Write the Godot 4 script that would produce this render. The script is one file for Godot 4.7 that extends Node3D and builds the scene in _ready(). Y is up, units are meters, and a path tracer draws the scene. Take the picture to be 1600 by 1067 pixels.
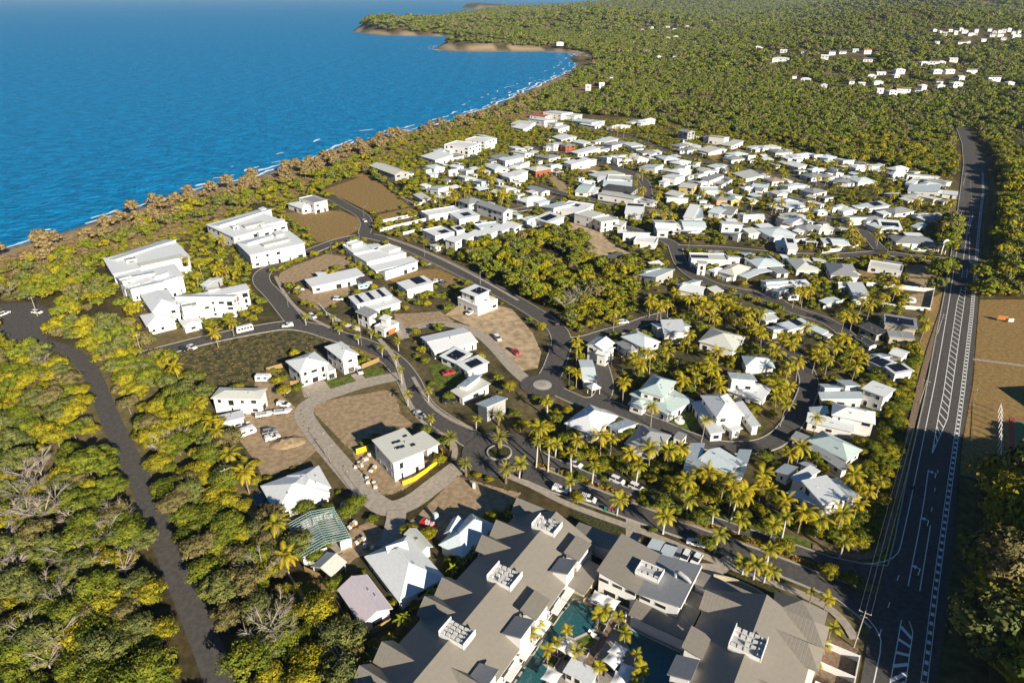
extends Node3D
# A coastal town seen from the air: sea, beach, bush, streets, houses, resort and palms. Metres, y up, ground near y = 0.

const SEA_LEVEL := -1.3
const RESORT_TURN := 58.0

const HILLS := [[-120,-1750,230,200,32],[-560,-2500,300,330,38],[620,-1330,260,170,36],[1050,-1900,420,240,78],[250,-2700,500,330,55],[3300,-6200,1600,900,190],[1200,-5200,900,600,70],[1900,-3300,700,450,110],[5500,-8000,2500,1500,330],[-900,-6000,900,500,60]]
const COAST := [[-420,-150],[-330,-230],[-279.1,-327.6],[-270,-343.2],[-262.4,-357.9],[-253.6,-377.3],[-243.8,-402.4],[-234,-430.7],[-218.6,-462.6],[-198.2,-491.3],[-188.9,-504.8],[-179,-529.7],[-163.8,-552.1],[-153.8,-597.1],[-143.2,-625.1],[-128.6,-655.5],[-107,-671.8],[-86.5,-706.6],[-67.6,-749],[-36.3,-810.1],[-15.5,-870.4],[41.1,-1057.4],[90.6,-1216.7],[130.6,-1388.6],[148.8,-1531.5],[139.8,-1631.6],[64.1,-1686.5],[-56.2,-1667.8],[-162.1,-1705.6],[-188.9,-1765.5],[-167.5,-1947.1],[-128.7,-2052.1],[-166.4,-2232],[-250.2,-2281.8],[-387.8,-2298.9],[-491.3,-2445.3],[-552.6,-2567.6],[-551.1,-2750.5],[-552.5,-3078.1],[-426.2,-3930.8],[-256.9,-5071.5],[-49,-5818.1],[60,-5600],[-500,-6100],[-250,-6500],[900,-7600],[2500,-14000]]
const ROADS := [
	["street",7.4,"asphalt",[[-83.3,-363.4],[-73.7,-359],[-59.7,-347.3],[-45.3,-332.4],[-23,-305.5],[0,-275],[13.2,-255.2],[18.4,-245],[19.4,-233.3],[17,-221.9],[14.5,-210.9],[11,-202]],1],
	["cul_de_sac",6.6,"asphalt",[[-82.5,-361.2],[-82.7,-371.4],[-84.9,-387],[-90.9,-402.4],[-104.5,-420.4],[-117.9,-439.8]],1],
	["street",7.2,"asphalt",[[-80.8,-363.4],[-84.4,-360.1],[-95,-352.5],[-106.8,-332.4],[-117.5,-314.1],[-120,-304.7],[-115.8,-292.7],[-107.3,-281.4],[-95.5,-262.8],[-87.1,-249.1]],1],
	["street",7.6,"asphalt",[[-138,-221.4],[-128.7,-228],[-117.9,-236],[-102.1,-244.4],[-90.7,-249.1],[-80.3,-246.2],[-68.9,-238.7],[-54.8,-230.6],[-44.2,-220.4],[-36.4,-206.4],[-31.9,-193.7],[-29,-187],[-22.7,-179.6],[-15.2,-172.3],[-9.1,-166.1]],1],
	["bush_road",5.6,"asphalt",[[-181.9,-233.3],[-170.8,-229],[-161.8,-222.9],[-151.7,-213.2],[-142.9,-202],[-133.3,-189],[-117.5,-168.3],[-104.4,-152.5],[-92.3,-136],[-80,-119.4],[-70.8,-107.2],[-63.3,-97.2],[-56.8,-88.1],[-49.3,-77.5]],0],
	["concrete_road",6,"concrete",[[-39.9,-207.3],[-49.7,-203.3],[-61.6,-194.9],[-66.6,-189.7],[-67.2,-184],[-63.2,-176.8],[-55.6,-166.1],[-46.8,-154.5],[-39.6,-144.9],[-34.9,-139.7],[-31.3,-138],[-26.2,-141],[-21,-148.3],[-15.2,-156]],0],
	["concrete_lane",4.6,"concrete",[[-42.3,-240.4],[-38.6,-247.3],[-29.4,-250.3],[-20.6,-247.3],[-12.6,-240.4],[-6,-228],[0,-213.2],[5.3,-203.8]],0],
	["side_lane",5.4,"asphalt",[[15.5,-197],[19.2,-193.7],[23.5,-189.7],[29.1,-191.3],[32.1,-199.9],[32.1,-211.8],[31.9,-218]],1],
	["loop_road",5.8,"asphalt",[[25.1,-189],[31.3,-189],[35.8,-184],[44.9,-177.8],[53.1,-170],[61.4,-165.1],[70.9,-165.1],[77.3,-167.3],[84.2,-173.3],[93.3,-185.9],[101.6,-199.9],[104.4,-209.5],[105.4,-219.4],[101.8,-229],[94.3,-236]],1],
	["cul_de_sac",6,"asphalt",[[19.7,-234.3],[27.1,-234.3],[37.9,-241.6],[44.7,-244.4],[55.7,-253.4],[65.4,-258.3]],1],
	["estate_street",6.4,"asphalt",[[131.5,-236],[130.9,-246.2],[127.3,-255.2],[118.2,-262.8],[113.3,-276.4],[101.3,-283.6],[90.6,-291.1],[83.1,-311.5],[85,-335.3],[86.6,-347.3],[80.5,-357.9],[71.8,-369.1],[59,-380.9]],1],
	["estate_street",6.6,"asphalt",[[87.1,-343.2],[99.1,-341.2],[112.2,-340.2],[139.9,-330.5],[162.7,-328.6],[180.2,-331.4],[192.1,-334.3],[202.8,-327.6],[213.3,-324.8],[222.7,-322.1]],1],
	["estate_street",6,"asphalt",[[192,-338.2],[197,-365.7],[196.8,-379.7],[192.8,-388.2],[187.9,-394.6],[181.4,-409.2]],1],
	["estate_street",6,"asphalt",[[218.8,-464.3],[215.1,-474.8],[204.9,-489.4],[195.6,-497],[171.3,-525.4],[154.9,-547.5],[138.3,-568.9],[126.3,-597.1],[111.6,-643],[89.2,-675.7],[72.6,-695.9]],1],
	["estate_street",6.4,"asphalt",[[84.3,-406.5],[87.3,-432.2],[94.9,-480.2],[90.1,-506.8],[75.2,-531.8],[61.9,-552.1],[49.8,-573.8],[29.7,-586.5],[15.5,-602.5]],1],
	["estate_street",6,"asphalt",[[84.8,-409.2],[100.3,-401.1],[118.3,-395.9]],1],
	["estate_street",6,"asphalt",[[85.2,-420.4],[65.1,-426.2],[49.7,-435.2],[34.1,-449.4],[17.8,-471.2]],1],
	["dirt_track",5,"dirt",[[173.2,-619.3],[183.9,-602.5],[190.7,-591.8],[202.1,-576.3]],0],
	["estate_street",6,"asphalt",[[0,-409.2],[12,-416.1],[24.4,-426.2],[34.1,-449.4]],1],
	["estate_street",5.6,"asphalt",[[143.4,-416.1],[150.9,-402.4],[154,-383.3],[150.3,-365.7]],1],
]
const HIGHWAY_LEFT := [[439.1,-695.9],[398,-616.4],[350.7,-534],[301.5,-454.2],[257.5,-383.3],[197.3,-287.3],[164.3,-236],[138.2,-194.9],[117.5,-163.5],[93.6,-126.4],[86.2,-115.5],[78.4,-104.6],[74.1,-98],[68,-88.1],[60.9,-76.3]]
const HIGHWAY_RIGHT := [[449.8,-695.9],[409.4,-616.4],[367.5,-534],[331.5,-471.2],[299.6,-423.3],[273.4,-383.3],[229.3,-314.1],[190.9,-253.4],[158,-202],[131.4,-163.5],[108.3,-126.4],[98.3,-110.8],[89.7,-98],[83,-88.1],[74.7,-76.3]]
const BOULEVARD_A := [[8.4,-162.9],[12.9,-159.5],[23.5,-151.7],[36.8,-143.5],[49.5,-136.5],[63.3,-128.4],[68.2,-125.7],[76.1,-121.1],[82.8,-119],[89.9,-118.2]]
const BOULEVARD_B := [[9.1,-156.8],[11.7,-155.1],[22,-149.7],[35.9,-141.7],[53.8,-131.1],[62.3,-125.3],[71.5,-119],[78.7,-114.9],[81.9,-113.2],[86.5,-111.3]]
const BOULEVARD_C := [[3.6,-156.5],[4.9,-155.7],[19.6,-147.8],[37.2,-136.8],[44.4,-132.2],[61.3,-122.3],[69.3,-117.2],[76.9,-112.4],[80.5,-110.2],[85.2,-109.9]]
const BOULEVARD_D := [[2.6,-150.3],[4.4,-149.4],[10.7,-144.9],[18.1,-141],[26.4,-136.3],[43.2,-126.8],[50.6,-122.3],[62.2,-115.1],[71.7,-108.8],[74.6,-104.2],[76.1,-100.9]]
const MEDIAN := [[6.5,-156.5],[9.1,-156.2],[22,-149.3],[35.9,-141.4],[53.7,-130.7],[62.3,-125.1],[71.4,-118.8],[78.3,-114.7],[77,-112.7],[69.4,-117.4],[61.4,-122.6],[44.5,-132.6],[37.3,-137.1],[19.6,-148.2]]
const ROUND_A := [10.4,-201]
const ROUND_B := [-3.7,-162.3]
const LOTS := [
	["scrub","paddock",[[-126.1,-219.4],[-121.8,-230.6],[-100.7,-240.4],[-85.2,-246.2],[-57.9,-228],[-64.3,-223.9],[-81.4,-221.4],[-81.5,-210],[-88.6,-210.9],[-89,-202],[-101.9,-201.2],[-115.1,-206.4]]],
	["dirt","bare_lot",[[-65,-185.9],[-63.5,-190.2],[-55.3,-193.7],[-41.8,-198.6],[-37.8,-191.7],[-35.4,-183.1],[-29.8,-176.3],[-33.2,-175.9],[-42.6,-169.1],[-46.2,-163.5],[-49.3,-165.9],[-58.3,-177.7]]],
	["dirt","building_lot",[[-46.8,-163.1],[-42.1,-167.9],[-33.8,-157.4],[-30.8,-158.9],[-20.8,-165.1],[-19.7,-160.4],[-26.4,-149.6],[-29.4,-146.2],[-32.2,-144.2],[-35.6,-144.2],[-43.5,-156]]],
	["dirt","vacant_lot",[[-26.2,-133.6],[-24.3,-136],[-20.8,-142.3],[-15.6,-152],[-8.8,-149.2],[-1.7,-146.2],[2.6,-144.9],[0,-140.3],[-4.1,-136],[-10.1,-131.3],[-15.6,-125.7],[-24,-130.2]]],
	["dirt","caravan_yard",[[-89.5,-205.5],[-85.2,-207.3],[-76.9,-194.5],[-68.3,-185.1],[-63.3,-174.4],[-56.7,-165.1],[-60.3,-157.4],[-64.9,-154.5],[-68.3,-149.7],[-73.9,-158.9],[-81.5,-168.3],[-85.4,-182.2],[-83.6,-185.9]]],
	["lawn","front_lawn",[[-65.2,-203.7],[-56.7,-207.5],[-52.8,-202.3],[-59.8,-196.8]]],
	["lawn","front_lawn",[[-53.3,-211.8],[-47.3,-215],[-44.3,-208.1],[-50.5,-204.7]]],
	["concrete","driveway",[[-72.4,-200.4],[-65.2,-204.4],[-60.3,-196.8],[-62.2,-195.5],[-69,-193.2]]],
	["concrete","driveway",[[-56.8,-208.1],[-53.8,-210.3],[-50.2,-204.4],[-52.8,-202.5]]],
	["drygrass","dry_lot",[[-129,-458.4],[-115.5,-487],[-106.1,-503.8],[-72.9,-438.3],[-64.2,-419.7],[-84.5,-404.1],[-107.5,-434.5]]],
	["drygrass","dry_lot",[[-140.8,-404.1],[-120.4,-412],[-104,-409.2],[-89.4,-392],[-86.9,-372.8],[-91.1,-358.7],[-104,-350.7],[-118.1,-374.3]]],
	["drygrass","dry_lot",[[-81.9,-400.8],[-63.9,-417.2],[-57.8,-408.5],[-76.4,-391.1]]],
	["sand","cleared_sand",[[27.4,-380.2],[34.1,-386.4],[43.2,-376.1],[50.6,-366.4],[52.4,-351.6],[61.1,-332.9],[57.2,-332.9],[52.2,-332.9],[46.1,-325.7],[40.6,-327.8],[39,-337],[35.7,-341.2],[42.7,-348.1],[39.9,-355.2],[33,-372.2]]],
	["sand","bare_slope",[[-28,-258.3],[-23.3,-267.5],[-8.3,-269.5],[0,-264.1],[8.1,-241.6],[11,-225.4],[9.2,-213.2],[2.7,-210.9],[-2.4,-222.4],[-8.7,-236],[-16.7,-247.3]]],
	["dirt","vacant_lot",[[-95,-277.3],[-94.3,-286.4],[-76.7,-292.1],[-71.6,-281.8],[-76.6,-269.5],[-81.5,-262.8]]],
	["dirt","vacant_lot",[[-111.2,-306.2],[-107,-315.8],[-95.4,-333.1],[-84.5,-328.3],[-78.6,-315.4],[-97.6,-298.6],[-102.7,-290.2],[-109.9,-297]]],
	["drygrass","vacant_lot",[[-60,-298],[-41.9,-310.4],[-36.6,-311.5],[-24,-298],[-30.5,-287.3],[-35.9,-297],[-54.1,-294]]],
	["dirt","yard",[[-49.5,-259.6],[-44.2,-259.6],[-30.4,-262],[-23.5,-251.8],[-30.5,-249.6],[-41.5,-244.4],[-46.4,-247.3]]],
	["lawn","garden_lawn",[[-30,-215.6],[-25.5,-216.8],[-17.5,-209.8],[-13.4,-206.4],[-19.1,-199.9],[-25.5,-198.9]]],
	["drygrass","highway_verge",[[180.7,-272.9],[194.6,-283.6],[163.8,-236],[137.7,-194.9],[128.1,-180.4],[125.9,-180.4],[138.9,-202]]],
	["lawn","highway_verge",[[125.9,-180.4],[128.1,-180.4],[117.3,-163.5],[93.4,-126.4],[87.5,-118.4],[83.1,-119.6],[82.8,-120.7],[87.7,-123.6],[93.8,-132.5],[107.4,-153.1]]],
	["drygrass","sports_field",[[205,-274.3],[226.9,-274.3],[184.6,-202],[146.4,-147.5],[134.8,-148.3],[125.1,-152.5],[131.8,-163.5],[158.5,-202],[191.4,-253.4]]],
	["verge","highway_verge",[[124.8,-151.9],[132.5,-147.5],[110,-115.5],[93,-88.1],[88.1,-77.5],[75.3,-77.5],[83.2,-88.1],[89.9,-98],[98.6,-110.8],[108.6,-126.4]]],
	["verge","highway_verge",[[206.1,-275.7],[212.6,-275.7],[294.4,-409.2],[335.9,-471.2],[369.8,-529.7],[371.3,-538.4],[332.3,-471.2],[300.4,-423.3],[274.2,-383.3]]],
	["lawn","garden_lawn",[[48.2,-177.2],[54.7,-185.9],[57.6,-187.3],[58.8,-180.4],[56.7,-172.9],[52.9,-173.3]]],
	["lawn","street_verge",[[13.5,-162.6],[19.3,-158.3],[26.8,-152.5],[37.3,-146.4],[50.2,-139.2],[64.3,-131.3],[69.7,-128.4],[77.4,-124],[83,-121.1],[82.9,-119.9],[76.4,-121.7],[68.5,-126.4],[63.6,-129],[49.7,-137.2],[36.9,-144.3],[23.6,-152.5]]],
	["garden","garden_bed",[[48.6,-115],[53,-118.5],[56.8,-116.7],[60.5,-113.9],[60.3,-110.7],[57.3,-108.5],[54.4,-109],[51.6,-112.5]]],
	["concrete","driveway",[[29.2,-135],[32.7,-133.7],[31.5,-126.4],[28.1,-127.8]]],
	["concrete","forecourt",[[43.8,-119.5],[47.7,-119.2],[50.7,-121.9],[53.8,-120.3],[48.5,-115.3],[43.6,-115.9]]],
	["garden","garden_bed",[[15,-140.2],[28.9,-133.8],[28.1,-128.6],[16,-132.9]]],
	["asphalt","car_park",[[-225,-269.5],[-208.3,-271.5],[-188.1,-259.6],[-181.9,-247.3],[-182.4,-240.1],[-178.5,-230.6],[-184.9,-229.3],[-200.8,-233.9]]],
	["drygrass","dry_bank",[[-46.4,-113.8],[-44.2,-115.2],[-33,-99.2],[-30.1,-99],[-31.5,-95.7],[-35.5,-99.2],[-40.4,-105.4]]],
	["drygrass","dry_strip",[[-73.6,-144.9],[-71,-146.2],[-67.1,-139.7],[-63.1,-132.5],[-64.1,-130.7],[-69.2,-138.5]]],
	["drygrass","dry_lot",[[92.8,-654],[105.7,-644.6],[110.1,-633.2],[97,-633.2]]],
	["drygrass","dry_lot",[[49.4,-522.2],[61.4,-531.9],[69.5,-525.4],[58.9,-508.3],[50.1,-505.3]]],
	["dirt","bare_lot",[[26.2,-495.1],[31.3,-498],[37.4,-475.7],[38.3,-443],[32.7,-455.1]]],
	["drygrass","dry_lot",[[160.3,-568.9],[175,-576.3],[170.8,-558],[165.2,-540.7],[160.4,-551]]],
	["lawn","dark_lawn",[[99.7,-489.4],[119.5,-489.4],[115.5,-471],[96.7,-471]]],
	["drygrass","dry_lot",[[167.4,-309.3],[171.8,-310.1],[177,-292.6],[164.6,-297]]],
	["dirt","back_lot",[[175,-280],[188,-281.3],[176.6,-263.2],[170.4,-266.9]]],
	["dirt","back_lot",[[184.7,-300],[198.3,-297],[190.8,-285.5],[178.7,-288.3]]],
	["dirt","corner_lot",[[194.2,-317.5],[208.1,-315.8],[199.9,-300],[186,-301.5]]],
	["concrete","yard",[[-31.1,-131.9],[-27.1,-132.5],[-25.5,-129.6],[-27.2,-124.9],[-31.1,-125.2]]],
	["dirt","building_yard",[[-41.4,-129.6],[-36.6,-133.6],[-30.7,-129.6],[-31.1,-124.9],[-35.2,-122],[-37.3,-121],[-41.3,-113.6],[-43.7,-113.1],[-41,-124.1]]],
	["drygrass","far_clearing",[[469.1,-927.4],[530.9,-927.4],[513.3,-858.7],[472.4,-818.3],[458.1,-858.7]]],
	["drygrass","far_clearing",[[924.1,-1674.5],[994.3,-1681.5],[1057.3,-1682.1],[1043.4,-1663.8],[935.2,-1651.5]]],
]
const PATHS := [
	["footpath",1.8,"brownpath",[[214.6,-311.5],[186.9,-269.5],[165.3,-238.7],[144.7,-208.6],[116.6,-165.1],[91.7,-126.4],[87.7,-122.3],[82,-120.7],[73,-124.7]]],
	["footpath",2,"concrete",[[-0.9,-151.7],[2.1,-149.7],[6.1,-147],[11.9,-142],[17.5,-138.2],[26,-133.6],[36.3,-127.7],[42.5,-123.6],[49.7,-119],[59.7,-113.2],[68.9,-107.2],[71.2,-102.1],[71.3,-98]]],
	["footpath",1.8,"concrete",[[-51.6,-236],[-44.8,-224.4],[-39.8,-210.9],[-37.1,-199.9],[-33.3,-187.8],[-28,-178.6],[-21.4,-171.6],[-18,-168.3],[-16.5,-163.5],[-16.9,-158.9]]],
	["footpath",1.5,"concrete",[[-112,-301.4],[-100.7,-278.5],[-88.4,-259.6],[-71.4,-244.4]]],
	["footpath",1.5,"concrete",[[168.9,-219.4],[176.5,-217],[185.1,-214.2]]],
	["footpath",1.4,"concrete",[[-68.2,-357.9],[-44.8,-336.2],[-18.2,-303.1],[2.8,-272.9]]],
	["footpath",1.4,"concrete",[[-34.6,-206.4],[-27.7,-189.7],[-20.2,-180.4],[-11.8,-174.4]]],
	["driveway",5,"concrete",[[-29.9,-137.7],[-29.6,-133.6],[-29.7,-127.9],[-30.2,-124.4]]],
	["driveway",4,"concrete",[[-47.8,-253.4],[-41.7,-236]]],
]
const ZONES := [
	[1,[[70.7,-108.1],[76.3,-106.3],[76.1,-98],[61.1,-71.7],[55.6,-71.7]]],
	[1,[[108.6,-126.4],[124.6,-151.9],[134.1,-148.3],[111.6,-115.5],[94.9,-88.1],[84.3,-66.5],[67.2,-66.5]]],
	[1,[[205,-274.3],[280.1,-274.3],[210,-148.3],[133,-148.3],[125.3,-152.5],[152.2,-193.7]]],
	[2,[[-214.6,-334.3],[-193.9,-369.1],[-160.8,-420.4],[-141.3,-467.7],[-116.8,-547.5],[-89.3,-608],[-61.9,-680.1],[-26.5,-733.1],[21.8,-810.4],[136.2,-754.7],[164.2,-695.9],[236.6,-647.5],[255.9,-552.1],[293.7,-525.4],[319.2,-493.2],[267,-409.2],[208.4,-311.5],[170.7,-253.4],[140.7,-202],[107.4,-153.1],[88,-123.6],[75.5,-104.6],[59.9,-74],[-27.1,-74],[-32.3,-99.6],[-50.4,-121.5],[-70.6,-150.3],[-97,-185.9],[-114,-206.4],[-128.1,-220.4],[-144.1,-241.6],[-190.3,-295]]],
	[0,[[-103.2,-454.2],[-85.8,-480.2],[-68.8,-454.2],[-58.4,-438.3],[-72.3,-480.2],[-95.1,-508.8],[-117.5,-525.4],[-133.3,-471.2],[-137.6,-454.2]]],
	[0,[[-27.6,-327.6],[-13.9,-354.7],[7.2,-369.1],[35.6,-365.7],[52.5,-320.3],[61.1,-304.7],[51.6,-272.9],[31.5,-253.4],[23.9,-240.4],[10.9,-266.1],[-5.9,-295],[-21.8,-311.5]]],
	[0,[[-208.7,-329.5],[-181.4,-295],[-138.9,-236],[-127,-220.4],[-97,-185.9],[-106.4,-193.7],[-125,-210.9],[-156.7,-241.6],[-208.4,-311.5]]],
	[3,[[134.1,-206.4],[151.8,-222.9],[140.7,-202],[118.8,-168.3],[104.3,-147.5],[89.6,-125.7],[82.8,-124],[69.1,-131.1],[50.7,-141.2],[37.8,-149.4],[27.2,-155.7],[17.9,-163.8],[20,-166.7],[36.3,-156],[48.9,-148.1],[65.7,-135.3],[78.2,-129.7],[87.4,-134.4],[94.5,-147.5],[109.6,-168.3],[121.3,-185.9]]],
	[3,[[-5.2,-147],[0,-143.5],[2.5,-142.3],[0,-137.2],[-6.2,-125.7],[-11.8,-115.5],[-17,-108.1],[-21.6,-100.4],[-26.1,-94.9],[-29,-96.5],[-22.2,-104.6],[-16.3,-116.5],[-10.9,-125.7],[-5,-137.2]]],
	[1,[[70.7,-108.1],[76.3,-106.3],[76.1,-98],[61.1,-71.7],[55.6,-71.7]]],
	[1,[[-25.6,-92],[0,-144.9],[16.8,-139.7],[26,-133.6],[70.3,-107.2],[71.6,-100.4],[57.6,-74],[-27.1,-74]]],
]
const LOT_WORDS := {"paddock": "rough shade-coloured paddock", "bare_lot": "bare tracked earth lot", "building_lot": "churned building lot", "vacant_lot": "vacant earth lot", "caravan_yard": "dirt yard with caravans", "front_lawn": "mown front lawn", "driveway": "concrete driveway", "dry_lot": "dry grass lot", "cleared_sand": "cleared sandy pad", "bare_slope": "bare sandy slope", "highway_verge": "grassy highway verge", "sports_field": "dry sports field", "car_park": "sealed bush car park", "dry_bank": "dry grass bank"}
const ROAD_WORDS := {"street": "curving asphalt street with pale kerbs", "cul_de_sac": "short asphalt cul-de-sac", "bush_road": "dark road through the coastal bush", "concrete_road": "pale concrete road around the building lots", "concrete_lane": "pale concrete lane below the bare slope", "side_lane": "short lane off the small roundabout", "loop_road": "narrow asphalt loop road between palms", "estate_street": "asphalt street of the housing estate", "dirt_track": "orange dirt track"}
const MARKS := [
	["line",[[260.4,-383.3],[199.9,-287.3],[151.1,-210.9],[127.6,-175],[95.6,-126.4],[91.9,-121.5],[86.7,-119.2],[82.2,-119.2]]],
	["ladder",[[350.1,-508.8],[317,-454.2],[271.2,-383.3],[192.6,-259.6],[150.6,-194.9],[112.5,-137.2],[95.1,-110.8],[80.4,-88.1],[74.1,-78.7]]],
	["line",[[117.3,-154.5],[106.4,-137.2],[89.7,-112.2]]],
	["line",[[105.6,-132],[91.6,-110.8]]],
	["dash",[[120,-154.5],[108.7,-137.2]]],
	["dash",[[89.3,-115.5],[81,-104.6],[75.1,-96.5]]],
	["dash",[[275,-395.9],[308.8,-454.2],[353,-529.7]]],
	["line",[[76.4,-103.6],[77.1,-100.1],[76.4,-96.9],[70.6,-88.1],[65.1,-79.9]]],
	["hatch",[[204.5,-287.3],[192.1,-269.5],[144.2,-194.9],[135.6,-182.2],[122.6,-162.3]],[[207,-288.1],[195.2,-269.5],[146.9,-194.9],[137.4,-180.4],[122.7,-162.3]],32,0.03,0.32],
	["hatch",[[83.5,-102.9],[73.8,-88.1],[68.7,-80.5]],[[85,-102.6],[84.3,-99.8],[76.8,-88.1]],7,0.22,0.75],
	["hatch",[[274.1,-397.2],[253.3,-365.7]],[[277.2,-399.8],[254.4,-365.7]],6,0,0.35],
	["hatch",[[218.8,-310.6],[211.4,-299]],[[221.1,-310.6],[213.8,-299]],4,0,0.3],
	["line",[[253.7,-365.7],[227.5,-324.8]]],
	["line",[[250.5,-357.9],[230.4,-324.8]]],
	["arrow",[[104.6,-131.8],[106,-133.6]],-1],
	["arrow",[[93.7,-115.5],[94.9,-117]],-1],
	["arrow",[[117.1,-150.8],[118.7,-153.1]],-1],
]
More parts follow.
